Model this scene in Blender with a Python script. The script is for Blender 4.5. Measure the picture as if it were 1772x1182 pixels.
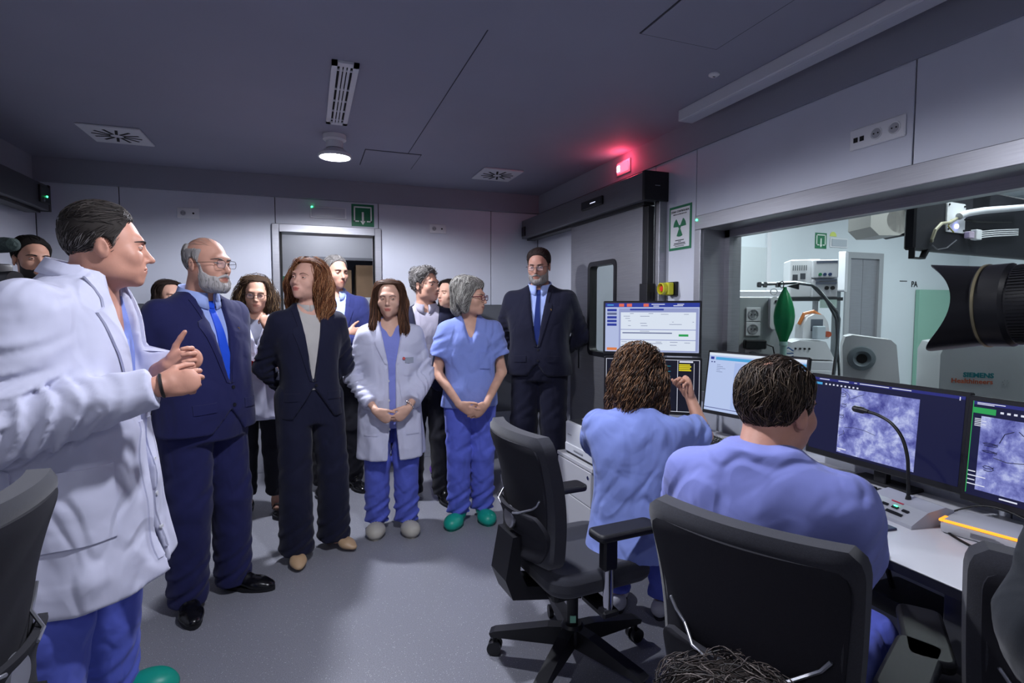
import bpy, bmesh, math, random
import numpy as np
from mathutils import Vector, Matrix, Euler
from mathutils.bvhtree import BVHTree
for o in list(bpy.data.objects): bpy.data.objects.remove(o)
random.seed(7); RNG = np.random.default_rng(7)
SC = bpy.context.scene; COL = SC.collection
R = math.radians
# ---------------------------------------------------------------- camera, world, lamps, exposure
cam = bpy.data.cameras.new('camera'); cam.sensor_width = 36.0; cam.lens = 36.0*938/1772
cam.clip_start = .02
cam_o = bpy.data.objects.new('camera', cam); COL.objects.link(cam_o)
cam_o.location = (0, 0, 1.45); cam_o.rotation_euler = (R(90-3.45), 0, R(-20.6))
SC.camera = cam_o
wd = bpy.data.worlds.new('world'); SC.world = wd; wd.use_nodes = True
wd.node_tree.nodes['Background'].inputs[0].default_value = (.5, .55, .75, 1)
wd.node_tree.nodes['Background'].inputs[1].default_value = .10
SC.view_settings.view_transform = 'Standard'; SC.view_settings.look = 'None'
SC.view_settings.exposure = 0.12; SC.view_settings.gamma = 1.0; SC.view_settings.use_curve_mapping = False
LAMP_W = 135; LAMP_COL = (.86, .89, 1.0)
EXAM_W = 60
# ---------------------------------------------------------------- helpers
def lin(c):
    if isinstance(c, str):
        c = [int(c[i:i+2], 16)/255 for i in (0, 2, 4)]
    return tuple((x/12.92 if x <= .04045 else ((x+.055)/1.055)**2.4) for x in c)
MATS = {}
def mat(name, c, rough=.6, metal=0., var=0., vscale=8., bump=0., bscale=60., fold=0., fscale=7., emit=0., trans=0., alpha=1., stretch=None, crease=0., sheen=0., spec=.5, c2=None, ior=1.45, coat=0.):
    if name in MATS: return MATS[name]
    m = bpy.data.materials.new(name); m.use_nodes = True; MATS[name] = m
    nt = m.node_tree; b = nt.nodes['Principled BSDF']; L = nt.links.new
    col = lin(c); b.inputs['Base Color'].default_value = (*col, 1)
    b.inputs['Roughness'].default_value = rough; b.inputs['Metallic'].default_value = metal
    b.inputs['Specular IOR Level'].default_value = spec; b.inputs['IOR'].default_value = ior
    if sheen: b.inputs['Sheen Weight'].default_value = sheen
    if coat: b.inputs['Coat Weight'].default_value = coat
    if trans: b.inputs['Transmission Weight'].default_value = trans
    if alpha < 1: b.inputs['Alpha'].default_value = alpha
    if emit:
        b.inputs['Emission Color'].default_value = (*col, 1); b.inputs['Emission Strength'].default_value = emit
    if var or bump or fold or c2:
        tc = nt.nodes.new('ShaderNodeTexCoord'); mp = nt.nodes.new('ShaderNodeMapping')
        L(tc.outputs['Object'], mp.inputs[0])
        if stretch: mp.inputs['Scale'].default_value = stretch
    if var or c2:
        n = nt.nodes.new('ShaderNodeTexNoise'); n.inputs['Scale'].default_value = vscale; n.inputs['Detail'].default_value = 5
        L(mp.outputs[0], n.inputs['Vector'])
        r = nt.nodes.new('ShaderNodeValToRGB'); L(n.outputs['Fac'], r.inputs[0])
        e = r.color_ramp.elements; e[0].position = .32; e[1].position = .68
        if c2: k2 = lin(c2); e[0].color = (*col, 1); e[1].color = (*k2, 1)
        else:
            e[0].color = (*[max(0, x*(1-var)) for x in col], 1); e[1].color = (*[min(1, x*(1+var)) for x in col], 1)
        L(r.outputs[0], b.inputs['Base Color'])
        if emit: L(r.outputs[0], b.inputs['Emission Color'])
    last = None
    for s, sc, d, det in ((fold, fscale, .03, 2), (bump, bscale, .004, 3)):
        if not s: continue
        n = nt.nodes.new('ShaderNodeTexNoise'); n.inputs['Scale'].default_value = sc; n.inputs['Detail'].default_value = det
        if d == .03: n.inputs['Distortion'].default_value = .8; n.inputs['Roughness'].default_value = .35
        L(mp.outputs[0], n.inputs['Vector'])
        bp = nt.nodes.new('ShaderNodeBump'); bp.inputs['Strength'].default_value = s; bp.inputs['Distance'].default_value = d
        L(n.outputs['Fac'], bp.inputs['Height'])
        if last: L(last.outputs[0], bp.inputs['Normal'])
        last = bp
    if crease:
        mp2 = nt.nodes.new('ShaderNodeMapping'); mp2.inputs['Scale'].default_value = (1, 1, .55); mp2.inputs['Rotation'].default_value = (.5, .25, 0); L(tc.outputs['Object'], mp2.inputs[0])
        n = nt.nodes.new('ShaderNodeTexNoise'); n.inputs['Scale'].default_value = fscale*.8; n.inputs['Detail'].default_value = 1.5; n.inputs['Distortion'].default_value = .6; L(mp2.outputs[0], n.inputs['Vector'])
        r = nt.nodes.new('ShaderNodeValToRGB'); r.color_ramp.interpolation = 'EASE'; e = r.color_ramp.elements
        e[0].position = .40; e[0].color = (1, 1, 1, 1); e[1].position = .60; e[1].color = (1, 1, 1, 1); q = e.new(.5); q.color = (0, 0, 0, 1)
        L(n.outputs['Fac'], r.inputs[0]); bp = nt.nodes.new('ShaderNodeBump'); bp.inputs['Strength'].default_value = crease; bp.inputs['Distance'].default_value = .012
        L(r.outputs[0], bp.inputs['Height'])
        if last: L(last.outputs[0], bp.inputs['Normal'])
        last = bp
    if last: L(last.outputs[0], b.inputs['Normal'])
    return m
def tag(o, label=None, cat=None, group=None, kind=None):
    if label: o['label'] = label
    if cat: o['category'] = cat
    if group: o['group'] = group
    if kind: o['kind'] = kind
    return o
def empty(name, loc=(0, 0, 0), rz=0, label=None, cat=None, group=None):
    o = bpy.data.objects.new(name, None); o.empty_display_size = .1; COL.objects.link(o)
    o.location = loc; o.rotation_euler = (0, 0, rz)
    return tag(o, label, cat, group)
def link(name, me, m=None, parent=None, loc=None, rot=None):
    o = bpy.data.objects.new(name, me); COL.objects.link(o)
    if m is not None:
        for x in (m if isinstance(m, (list, tuple)) else [m]): me.materials.append(x)
    if parent: o.parent = parent
    if loc: o.location = loc
    if rot: o.rotation_euler = rot
    return o
class MB:
    """collects shapes in one bmesh; build() links them as one mesh object"""
    def __init__(s): s.bm = bmesh.new(); s.mi = 0; s.M = Matrix()
    def _fin(s, vs, M=None):
        T = s.M @ (M or Matrix())
        for v in vs: v.co = T @ v.co
        fs = set(f for v in vs for f in v.link_faces)
        for f in fs: f.material_index = s.mi
        return s
    def box(s, lo, hi, bev=0., seg=1, M=None):
        c = [(a+b)/2 for a, b in zip(lo, hi)]; d = [abs(b-a) for a, b in zip(lo, hi)]
        r = bmesh.ops.create_cube(s.bm, size=1, matrix=Matrix.Translation(c) @ Matrix.Diagonal((*d, 1)))
        vs = r['verts']
        if bev > 0:
            es = list(set(e for v in vs for e in v.link_edges))
            q = bmesh.ops.bevel(s.bm, geom=es, offset=min(bev, min(d)*.49), segments=seg, affect='EDGES', profile=.5)
            vs = list(set([v for v in vs if v.is_valid] + q['verts']))
        return s._fin(vs, M)
    def tube(s, pts, r, n=8, cap=True, M=None, flat=None, closed=False):
        pts = [Vector(p) for p in pts]; N = len(pts)
        rs = r if isinstance(r, (list, tuple)) else [r]*N
        rings = []; prev = None
        for i, p in enumerate(pts):
            if closed: t = pts[(i+1) % N]-pts[i-1]
            else: t = pts[min(i+1, N-1)]-pts[max(i-1, 0)]
            t = t.normalized() if t.length > 1e-9 else Vector((0, 0, 1))
            if prev is None:
                a = Vector((0, 0, 1)) if abs(t.z) < .9 else Vector((1, 0, 0))
                x = t.cross(a).normalized()
            else:
                x = prev-t*prev.dot(t); x = x.normalized() if x.length > 1e-6 else t.orthogonal().normalized()
            prev = x; y = t.cross(x)
            f = flat if flat else 1
            rings.append([s.bm.verts.new(p+x*rs[i]*math.cos(2*math.pi*k/n)+y*rs[i]*f*math.sin(2*math.pi*k/n)) for k in range(n)])
        for i in range(N if closed else N-1):
            A, B = rings[i], rings[(i+1) % N]
            for k in range(n):
                s.bm.faces.new((A[k], A[(k+1) % n], B[(k+1) % n], B[k]))
        if cap and not closed:
            s.bm.faces.new(rings[0][::-1]); s.bm.faces.new(rings[-1])
        return s._fin([v for q in rings for v in q], M)
    def cyl(s, a, b, r, n=20, r2=None, M=None): return s.tube([a, b], [r, r if r2 is None else r2], n, M=M)
    def lathe(s, prof, n=24, M=None):
        """prof: (radius, z) list"""
        rings = []
        for (r, z) in prof:
            if r < 1e-6: rings.append([s.bm.verts.new((0, 0, z))])
            else: rings.append([s.bm.verts.new((r*math.cos(2*math.pi*k/n), r*math.sin(2*math.pi*k/n), z)) for k in range(n)])
        for A, B in zip(rings, rings[1:]):
            for k in range(n):
                q = [A[k % len(A)], A[(k+1) % len(A)], B[(k+1) % len(B)], B[k % len(B)]]
                q2 = []
                for v in q:
                    if v not in q2: q2.append(v)
                if len(q2) > 2: s.bm.faces.new(q2)
        return s._fin([v for q in rings for v in q], M)
    def prism(s, poly, z0, z1, M=None):
        """polygon in xy extruded along z"""
        A = [s.bm.verts.new((x, y, z0)) for x, y in poly]; B = [s.bm.verts.new((x, y, z1)) for x, y in poly]
        n = len(poly)
        s.bm.faces.new(A[::-1]); s.bm.faces.new(B)
        for k in range(n): s.bm.faces.new((A[k], A[(k+1) % n], B[(k+1) % n], B[k]))
        return s._fin(A+B, M)
    def sphere(s, c, r, u=16, v=10, M=None, scale=(1, 1, 1)):
        q = bmesh.ops.create_uvsphere(s.bm, u_segments=u, v_segments=v, radius=r, matrix=Matrix.Translation(c) @ Matrix.Diagonal((*scale, 1)))
        return s._fin(q['verts'], M)
    def mesh(s, name, smooth=False):
        bmesh.ops.recalc_face_normals(s.bm, faces=s.bm.faces)
        me = bpy.data.meshes.new(name); s.bm.to_mesh(me); s.bm.free()
        if smooth:
            for p in me.polygons: p.use_smooth = True
            try: me.set_sharp_from_angle(angle=R(38))
            except Exception: pass
        return me
    def build(s, name, m, parent=None, smooth=False, loc=None, rot=None):
        return link(name, s.mesh(name, smooth), m, parent, loc, rot)
def rrect(w, h, r, n=4, cx=0, cy=0):
    pts = []
    for (sx, sy, a0) in ((1, 1, 0), (-1, 1, 90), (-1, -1, 180), (1, -1, 270)):
        for i in range(n+1):
            a = R(a0+90*i/n); pts.append((cx+sx*(w/2-r)+r*math.cos(a), cy+sy*(h/2-r)+r*math.sin(a)))
    return pts
def axes(o, x, y, z):
    """matrix with given axes and origin"""
    M = Matrix.Identity(4)
    for i, v in enumerate((x, y, z)):
        for j in range(3): M[j][i] = v[j]
    for j in range(3): M[j][3] = o[j]
    return M
def text(name, body, size, m, parent, M, align='LEFT', ext=.0006, bold=0.):
    cu = bpy.data.curves.new(name, 'FONT'); cu.body = body; cu.size = size; cu.extrude = ext; cu.align_x = align; cu.resolution_u = 2; cu.offset = bold
    t = bpy.data.objects.new(name, cu); COL.objects.link(t)
    bpy.context.view_layer.update()
    me = bpy.data.meshes.new_from_object(t.evaluated_get(bpy.context.evaluated_depsgraph_get()))
    bpy.data.objects.remove(t); bpy.data.curves.remove(cu)
    me.materials.clear(); me.transform(M)
    return link(name, me, m, parent)
def copy_tree(o, parent=None):
    c = o.copy(); COL.objects.link(c); c.parent = parent
    for ch in list(o.children): copy_tree(ch, c)
    return c
# ---------------------------------------------------------------- materials of the room
M_panel = mat('wall_panel_white', 'c2c5d0', .38, var=.03, vscale=3, bump=.02, bscale=180)
M_panel2 = mat('wall_band_grey', '5a5c62', .5, var=.04, vscale=4)
M_skirt = mat('skirting_vinyl', '9a9ca6', .5, var=.05, vscale=40)
M_soffit = mat('soffit_paint', '8d8f9a', .7, var=.03, vscale=3)
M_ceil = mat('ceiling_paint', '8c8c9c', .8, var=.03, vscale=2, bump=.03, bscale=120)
M_steel = mat('brushed_steel', '98989e', .42, .75, var=.08, vscale=6, stretch=(1, 1, 60), bump=.05, bscale=50)
M_steelv = mat('polished_steel', 'a5a5a8', .12, 1., var=.05, vscale=4)
M_black = mat('black_gap', '0a0a0c', .8)
M_blackp = mat('black_plastic', '15151a', .42, bump=.03, bscale=300)
M_white = mat('white_plastic', 'd5d6da', .4)
M_whitem = mat('white_enamel', 'c9cad0', .45, bump=.02, bscale=200)
M_green = mat('sign_green', '0b6b45', .45)
M_cream = mat('sign_white', 'dfe6df', .45)
M_glass = mat('window_glass', 'f2f8f6', .0, trans=1., ior=1.1, spec=.5)
M_cable = mat('black_cable', '0c0c0e', .5)
def floor_mat():
    m = mat('vinyl_floor', '8d8e96', .34, spec=.35); nt = m.node_tree; L = nt.links.new; b = nt.nodes['Principled BSDF']
    tc = nt.nodes.new('ShaderNodeTexCoord')
    n1 = nt.nodes.new('ShaderNodeTexNoise'); n1.inputs['Scale'].default_value = 260; n1.inputs['Detail'].default_value = 4; L(tc.outputs['Object'], n1.inputs['Vector'])
    r1 = nt.nodes.new('ShaderNodeValToRGB'); e = r1.color_ramp.elements; e[0].position = .3; e[1].position = .7
    e[0].color = (*lin('70717a'), 1); e[1].color = (*lin('94959e'), 1); L(n1.outputs['Fac'], r1.inputs[0])
    v = nt.nodes.new('ShaderNodeTexVoronoi'); v.inputs['Scale'].default_value = 75; L(tc.outputs['Object'], v.inputs['Vector'])
    r2 = nt.nodes.new('ShaderNodeValToRGB'); e = r2.color_ramp.elements; e[0].position = .10; e[1].position = .14
    e[0].color = (1, 1, 1, 1); e[1].color = (0, 0, 0, 1); L(v.outputs['Distance'], r2.inputs[0])
    mx = nt.nodes.new('ShaderNodeMix'); mx.data_type = 'RGBA'; L(r2.outputs[0], mx.inputs[0])
    L(r1.outputs[0], mx.inputs[6]); mx.inputs[7].default_value = (*lin('c6c7ce'), 1); L(mx.outputs[2], b.inputs['Base Color'])
    return m
M_floor = floor_mat()
def struct(name, mb, m, parent=None, smooth=False, label=None):
    o = mb.build(name, m, parent, smooth)
    if not parent: o['kind'] = 'structure'
    if label: o['label'] = label
    return o
XL, XR, YB, YN, ZC = -1.93, 2.24, 5.2, -1.6, 2.6      # control room
XE, YE0 = 9.2, -2.2                                    # exam room beyond the window
struct('floor', MB().box((XL-.1, YN-.1, -.08), (XE, YB+2.6, 0)), M_floor)
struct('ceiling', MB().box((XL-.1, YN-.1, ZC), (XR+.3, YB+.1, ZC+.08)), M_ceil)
def seams(axis, fixed, cuts, z0, z1, wall, mt, th=.012, sgn=1, name='panel'):
    """row of wall panels, each its own piece with a 6 mm joint"""
    for a, b in zip(cuts, cuts[1:]):
        lo, hi = min(a, b)+.003, max(a, b)-.003
        if axis == 'x': p = ((lo, fixed-th if sgn < 0 else fixed, z0), (hi, fixed if sgn < 0 else fixed+th, z1))
        else: p = ((fixed-th if sgn < 0 else fixed, lo, z0), (fixed if sgn < 0 else fixed+th, hi, z1))
        MB().box(*p, bev=.002).build(name, mt, wall)
# back wall with the door opening (X -.22...59, z<2.12)
wb = struct('wall_back', MB().box((XL-.1, YB+.012, 0), (-.22, YB+.12, ZC)).box((.59, YB+.012, 0), (XR+.3, YB+.12, ZC)).box((-.22, YB+.012, 2.13), (.59, YB+.12, ZC)), M_black, label='back wall of white panels above a grey band')
seams('x', YB, [XL, -1.39, -.25], 1.49, 2.42, wb, M_panel)
seams('x', YB, [.63, 1.73, XR], 1.49, 2.42, wb, M_panel)
seams('x', YB, [-.25, .63], 2.17, 2.42, wb, M_panel)
for a, b in ((XL, -.25), (.63, XR)):
    MB().box((a, YB-.002, .40), (b, YB+.012, 1.487)).build('protection_band', M_panel2, wb)
    MB().box((a, YB-.006, 0), (b, YB+.012, .397), bev=.003).build('skirting', M_skirt, wb)
MB().box((XL, YB-.05, 2.42), (XR, YB+.012, ZC)).build('soffit', M_soffit, wb)
# right wall: door opening Y 3.17..4.2, window opening Y -.6..2.71, z .93..1.975
XW = XR+.3
wr = struct('wall_right', MB().box((XR+.012, 4.2, 0), (XW, YB+.1, ZC)).box((XR+.012, 3.17, 2.2), (XW, 4.2, ZC)).box((XR+.012, 2.71, 0), (XW, 3.17, ZC)).box((XR+.012, -.6, 1.985), (XW, 2.71, ZC)).box((XR+.012, -.6, 0), (XW, 2.71, .93)).box((XR+.012, YN, 0), (XW, -.6, ZC)), M_black, label='right wall of white panels around the viewing window')
seams('y', XR, [4.2, YB], .4, 2.42, wr, M_panel)
seams('y', XR, [2.755, 3.17], .4, 2.42, wr, M_panel)
seams('y', XR, [1.48, 2.755], 1.985, 2.42, wr, M_panel)
seams('y', XR, [.1, 1.48], 1.985, 2.42, wr, M_panel)
seams('y', XR, [-.6, .1], 1.985, 2.42, wr, M_panel)
seams('y', XR, [YN, -.6], 0, 2.42, wr, M_panel)
seams('y', XR, [-.6, 1.1, 2.755], .0, .93, wr, M_panel)
seams('y', XR, [3.17, 4.2], 2.2, 2.42, wr, M_panel)
MB().box((XR-.006, 2.755, 0), (XR+.012, 3.17, .397)).box((XR-.006, 4.2, 0), (XR+.012, YB, .397)).build('skirting', M_skirt, wr)
MB().box((XR-.012, YN, 2.42), (XR+.012, YB, ZC)).build('soffit', M_soffit, wr)
# left wall and the wall behind the camera
wl = struct('wall_left', MB().box((XL-.12, YN, 0), (XL-.012, YB+.1, ZC)), M_black, label='left wall of white panels')
seams('y', XL, [YN, -.2, 1.0, 2.2, 3.4, 4.3, YB], .4, 2.42, wl, M_panel, sgn=-1)
MB().box((XL-.012, YN, 0), (XL+.006, YB, .397)).build('skirting', M_skirt, wl)
MB().box((XL-.012, YN, 2.42), (XL+.012, YB, ZC)).build('soffit', M_soffit, wl)
wn = struct('wall_near', MB().box((XL-.1, YN-.1, 0), (XW, YN-.012, ZC)), M_black, label='wall behind the camera')
seams('x', YN, [XL, -.6, .6, XR], 0, ZC, wn, M_panel, sgn=-1)
# ------------------------------------------------ ceiling pieces
def square_diffuser(cx, cy, label):
    e = empty('ceiling_diffuser', (cx, cy, ZC), 0, label, 'ceiling vent', 'swirl diffusers in the ceiling')
    MB().box((-.172, -.19, -.012), (.172, .19, 0), bev=.004).build('face_plate', M_whitem, e)
    for k in range(12):
        a = 2*math.pi*k/12
        M = Matrix.Rotation(a, 4, 'Z') @ Matrix.Translation((.085, .018, 0)) @ Matrix.Rotation(R(14), 4, 'Z')
        MB().box((-.05, -.008, -.0135), (.05, .008, -.004), M=M).build('slot', M_black, e)
square_diffuser(-1.155, 4.34, 'square swirl air diffuser in the ceiling above the white-coated doctor')
square_diffuser(1.54, 4.46, 'square swirl air diffuser in the ceiling near the sliding door')
e = empty('linear_vent', (.19, 3.15, ZC), 0, 'long white slotted air vent running along the ceiling', 'ceiling vent')
MB().box((-.062, -.45, -.012), (-.036, .45, 0)).box((.036, -.45, -.012), (.062, .45, 0)).box((-.062, -.45, -.012), (.062, -.41, 0)).box((-.062, .41, -.012), (.062, .45, 0)).build('frame', M_whitem, e)
MB().box((-.05, -.43, -.004), (.05, .43, 0)).build('backing', M_black, e)
for i in range(3): MB().box((-.021+i*.018-.003, -.41, -.011), (-.021+i*.018+.009, .41, -.004)).build('slat', M_whitem, e)
for y in (-.36, -.12, .05, .21, .36): MB().box((-.04, y-.006, -.0105), (.04, y+.006, -.004)).build('crossbar', M_whitem, e)
M_lampglow = mat('lamp_glow', 'ffffff', .4, emit=28)
def downlight(x, y, label, w):
    e = empty('ceiling_downlight', (x, y, ZC), 0, label, 'ceiling lamp', 'round ceiling downlights')
    MB().lathe([(0, 0), (.075, 0), (.075, -.03), (.055, -.04), (.055, -.085), (.0, -.085)], 28).build('mount', M_whitem, e, True)
    MB().lathe([(.04, -.085), (.06, -.09), (.105, -.125), (.108, -.145), (.098, -.145), (.094, -.13), (.05, -.098)], 32).build('shade', M_whitem, e, True)
    MB().lathe([(0, -.139), (.095, -.139), (.095, -.136), (0, -.136)], 32).build('diffuser', M_lampglow, e, True)
    l = bpy.data.lights.new('lamp_light', 'SPOT'); l.energy = w; l.color = LAMP_COL; l.shadow_soft_size = .05
    l.spot_size = R(170); l.spot_blend = .3
    lo = bpy.data.objects.new('lamp_light', l); COL.objects.link(lo); lo.parent = e; lo.location = (0, 0, -.155)
downlight(.19, 3.86, 'lit round white downlight on the ceiling below the long slotted vent', LAMP_W*1.35)
downlight(.42, 1.62, 'round white downlight on the ceiling over the open floor', LAMP_W*.95)
downlight(-1.1, .2, 'added fill downlight, out of view on the ceiling left of the camera', LAMP_W*.16)  # unseen lamp added as fill for the walls and ceiling
downlight(.9, -.9, 'added fill downlight, out of view on the ceiling behind the camera', LAMP_W*.16)  # second unseen fill lamp, added to lift the dark walls
e = empty('ceiling_light_bar', (2.09, .9, ZC), 0, 'unlit white linear ceiling light along the window wall', 'ceiling lamp')
MB().box((-.05, -2.2, -.062), (.05, 1.78, 0), bev=.003).build('housing', M_whitem, e)
MB().box((-.038, -2.19, -.066), (.038, 1.77, -.06), bev=.002).build('diffuser', mat('opal_diffuser', 'b8bac6', .4), e)
e = empty('ceiling_detector', (1.89, 2.21, ZC), 0, 'small round white detector on the ceiling beside the light bar', 'detector')
MB().lathe([(0, 0), (.026, 0), (.026, -.006), (.018, -.012), (0, -.013)], 20).build('body', M_white, e, True)
MB().box((-.006, -.003, -.0145), (.006, .003, -.012)).build('sensor_slot', M_blackp, e)
def hatch(x0, y0, x1, y1, label):
    e = empty('ceiling_hatch', ((x0+x1)/2, (y0+y1)/2, ZC), 0, label, 'access panel', 'access hatches in the ceiling')
    w, h = (x1-x0)/2, (y1-y0)/2
    MB().box((-w, -h, -.003), (w, h, 0)).build('gap_frame', mat('hatch_gap', '3a3a44', .8), e)
    MB().box((-w+.006, -h+.006, -.005), (w-.006, h-.006, -.001)).build('hatch_panel', M_ceil, e)
hatch(.41, 4.1, .82, 4.55, 'flush square access hatch in the ceiling right of the lit downlight')
hatch(1.32, 1.35, 1.72, 2.0, 'flush access hatch in the ceiling near the linear light')
for q, (a, b) in enumerate((((-1.6, 2.2), (-1.6, 3.3)), ((.72, 2.2), (.72, 4.1)))):
    o = MB().box((a[0]-.002, a[1], ZC-.002), (b[0]+.002, b[1], ZC)).build('trim_%d' % (q+1), mat('hatch_gap', '3a3a44', .8)); o['kind'] = 'structure'
# ------------------------------------------------ back door to the store room
d1 = empty('door_1', (.185, YB, 0), 0); d1['kind'] = 'structure'; d1['label'] = 'steel door frame open to the store room'
fr = MB()
for x0, x1 in ((-.465, -.405), (.405, .465)): fr.box((x0, -.035, 0), (x1, .16, 2.19), bev=.004)
fr.box((-.405, -.035, 2.12), (.405, .16, 2.19), bev=.004).build('frame', M_steel, d1)
MB().box((-.405, .0, 0), (-.39, .15, 2.12)).build('gasket', M_black, d1)
MB().box((-.445, -.037, 1.56), (-.428, -.034, 1.62)).build('sticker', M_white, d1)
# store room behind the opening
M_store = mat('store_wall', 'b4b7c0', .5, var=.03, vscale=3)
YS = YB+1.15
ws = struct('wall_store', MB().box((-1.2, YS, 0), (-.02, YS+.08, 2.6)).box((-.02, YS, 2.0), (1.6, YS+.08, 2.6)).box((-1.28, YB+.12, 0), (-1.2, YS+.9, 2.6)).box((1.6, YB+.12, 0), (1.68, YS+.9, 2.6)).box((-.02, YS+.75, 0), (1.6, YS+.85, 2.6)), M_store, label='pale store room wall behind the door')
MB().box((-.03, YS-.01, 0), (0, YS+.1, 2.02)).box((-.03, YS-.01, 1.99), (1.6, YS+.1, 2.02)).build('opening_trim', mat('trim_grey', '7c7f88', .4), ws)
struct('ceiling_store', MB().box((-1.28, YB+.12, 2.6), (1.68, YS+.95, 2.66)), M_ceil)
text('lettering', 'A', .1, M_blackp, ws, axes((-.36, YS-.002, 1.475), (1, 0, 0), (0, 0, 1), (0, -1, 0)), 'RIGHT', bold=.003)
text('lettering', 'RA', .1, M_blackp, ws, axes((-.20, YS-.002, 1.335), (1, 0, 0), (0, 0, 1), (0, -1, 0)), 'RIGHT')
for sx in (-1, 1): MB().box((-.09, -.004, -.02), (.09, 0, .02), M=Matrix.Translation((-.07, YS-.002, 1.43)) @ Matrix.Rotation(R(52*sx), 4, 'Y')).build('logo_stroke', M_blackp, ws)
sg = empty('exit_sign', (-.22, YS-.004, 1.74), 0, 'small green exit sign with running figure and arrow inside the doorway', 'sign')
MB().box((-.13, -.004, -.06), (.13, .0, .06)).build('plate', M_green, sg)
MB().box((.06, -.006, -.052), (.12, -.003, .052)).box((-.03, -.006, -.006), (.025, -.003, .006)).prism([(.02, -.018), (.045, 0), (.02, .018)], .003, .006, M=axes((0, 0, 0), (1, 0, 0), (0, 0, 1), (0, -1, 0))).build('arrow', M_cream, sg)
f = MB().sphere((-.085, -.005, .04), .011, 10, 6, scale=(1, .4, 1))
for a, b in (((-.088, .028), (-.095, -.01)), ((-.095, -.01), (-.07, -.03)), ((-.07, -.03), (-.078, -.05)), ((-.095, -.01), (-.118, -.035)), ((-.088, .022), (-.062, .008)), ((-.088, .022), (-.115, .01))):
    f.tube([(a[0], -.005, a[1]), (b[0], -.005, b[1])], .006, 6)
f.build('figure', M_cream, sg)
downlight(.2, YB+.55, 'round white downlight on the store room ceiling', 22)
# shelf unit with cartons
sh = empty('storage_shelf', (.8, YS+.34, 0), 0, 'pale cupboard in the store room with cartons on top', 'cupboard')
MB().box((-.78, -.3, 0), (.76, .3, 1.58), bev=.004).build('body', mat('cupboard_grey', 'b9bcc6', .45), sh)
for x in (-.26, .26): MB().box((x-.003, -.304, .03), (x+.003, -.299, 1.56)).build('door_gap', M_black, sh)
M_card = mat('cardboard', '7d6650', .8, var=.1, vscale=5, bump=.05, bscale=90)
def carton(x, w, h, dep, label):
    e = empty('carton', (x, YS+.2, 1.58), 0, label, 'carton', 'cartons on the store cupboard')
    MB().box((-w/2, -dep/2, 0), (w/2, dep/2, h), bev=.003).build('box_body', M_card, e)
    MB().box((-w/2-.001, -dep/2-.001, h-.004), (w/2+.001, -.004, h+.004)).box((-w/2-.001, .004, h-.004), (w/2+.001, dep/2+.001, h+.004)).build('flap', mat('cardboard_flap', '86705a', .8), e)
carton(.26, .42, .30, .3, 'left brown carton with a loose top on the store cupboard')
carton(.74, .44, .36, .3, 'tallest brown carton in the middle of the store cupboard')
carton(1.20, .36, .24, .3, 'small dark brown carton right on the store cupboard')
# ------------------------------------------------ back wall fittings
def socket_pair(M, parent_label, n, kinds, w=.075, nm='wall_socket'):
    e = empty(nm, (0, 0, 0), 0, parent_label, 'socket'); e.matrix_world = M
    W = w*n
    MB().box((-W/2-.006, -.010, -.044), (W/2+.006, 0, .044), bev=.004).build('cover_plate', M_white, e)
    for i, k in enumerate(kinds):
        x = -W/2+w*(i+.5)
        if k == 's':
            MB().lathe([(.021, .0), (.023, .003), (.026, .003), (.026, 0)], 20, M=axes((x, -.010, 0), (1, 0, 0), (0, 0, 1), (0, -1, 0))).build('socket_rim', M_white, e, True)
            MB().lathe([(0, .0006), (.02, .0006), (.02, 0), (0, 0)], 20, M=axes((x, -.010, 0), (1, 0, 0), (0, 0, 1), (0, -1, 0))).build('socket_well', mat('socket_grey', '9a9ba2', .5), e)
            for s in (-1, 1): MB().cyl((x+s*.009, -.0125, 0), (x+s*.009, -.0105, 0), .003, 8).build('pin_hole', M_black, e)
        elif k == 'c': MB().cyl((x, -.0125, 0), (x, -.009, 0), .008, 12).build('aerial_hole', M_black, e)
        elif k == 'd':
            for s in (-1, 1): MB().box((x+s*.014-.009, -.0125, -.014), (x+s*.014+.009, -.009, .006)).build('data_port', M_black, e)
    return e
def onY(x, y, z): return Matrix.Translation((x, y, z))
def onX(x, y, z): return Matrix.Translation((x, y, z)) @ Matrix.Rotation(R(-90), 4, 'Z')
socket_pair(onY(-.91, YB, 2.24), 'white wall socket plate high on the back wall, left of the door', 2, 'sc')
socket_pair(onY(1.19, YB, 2.22), 'white wall socket plate high on the back wall, right of the door', 2, 'sc')
socket_pair(onX(XR, 1.625, 2.18), 'long white socket plate with two sockets and data ports above the window', 3, 'dss')
em = empty('emergency_light', (.19, YB, 2.31), 0, 'flat white emergency light with green indicator above the door', 'emergency light')
MB().box((-.155, -.012, -.052), (.155, 0, .052), bev=.004).build('frame', M_white, em)
MB().box((-.142, -.016, -.04), (.142, -.01, .04), bev=.003).build('lens', mat('emergency_lens', 'aeb0bb', .3), em)
MB().cyl((-.138, -.018, .044), (-.138, -.01, .044), .006, 10).build('indicator', mat('led_green', '30ff90', .4, emit=12), em)
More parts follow.
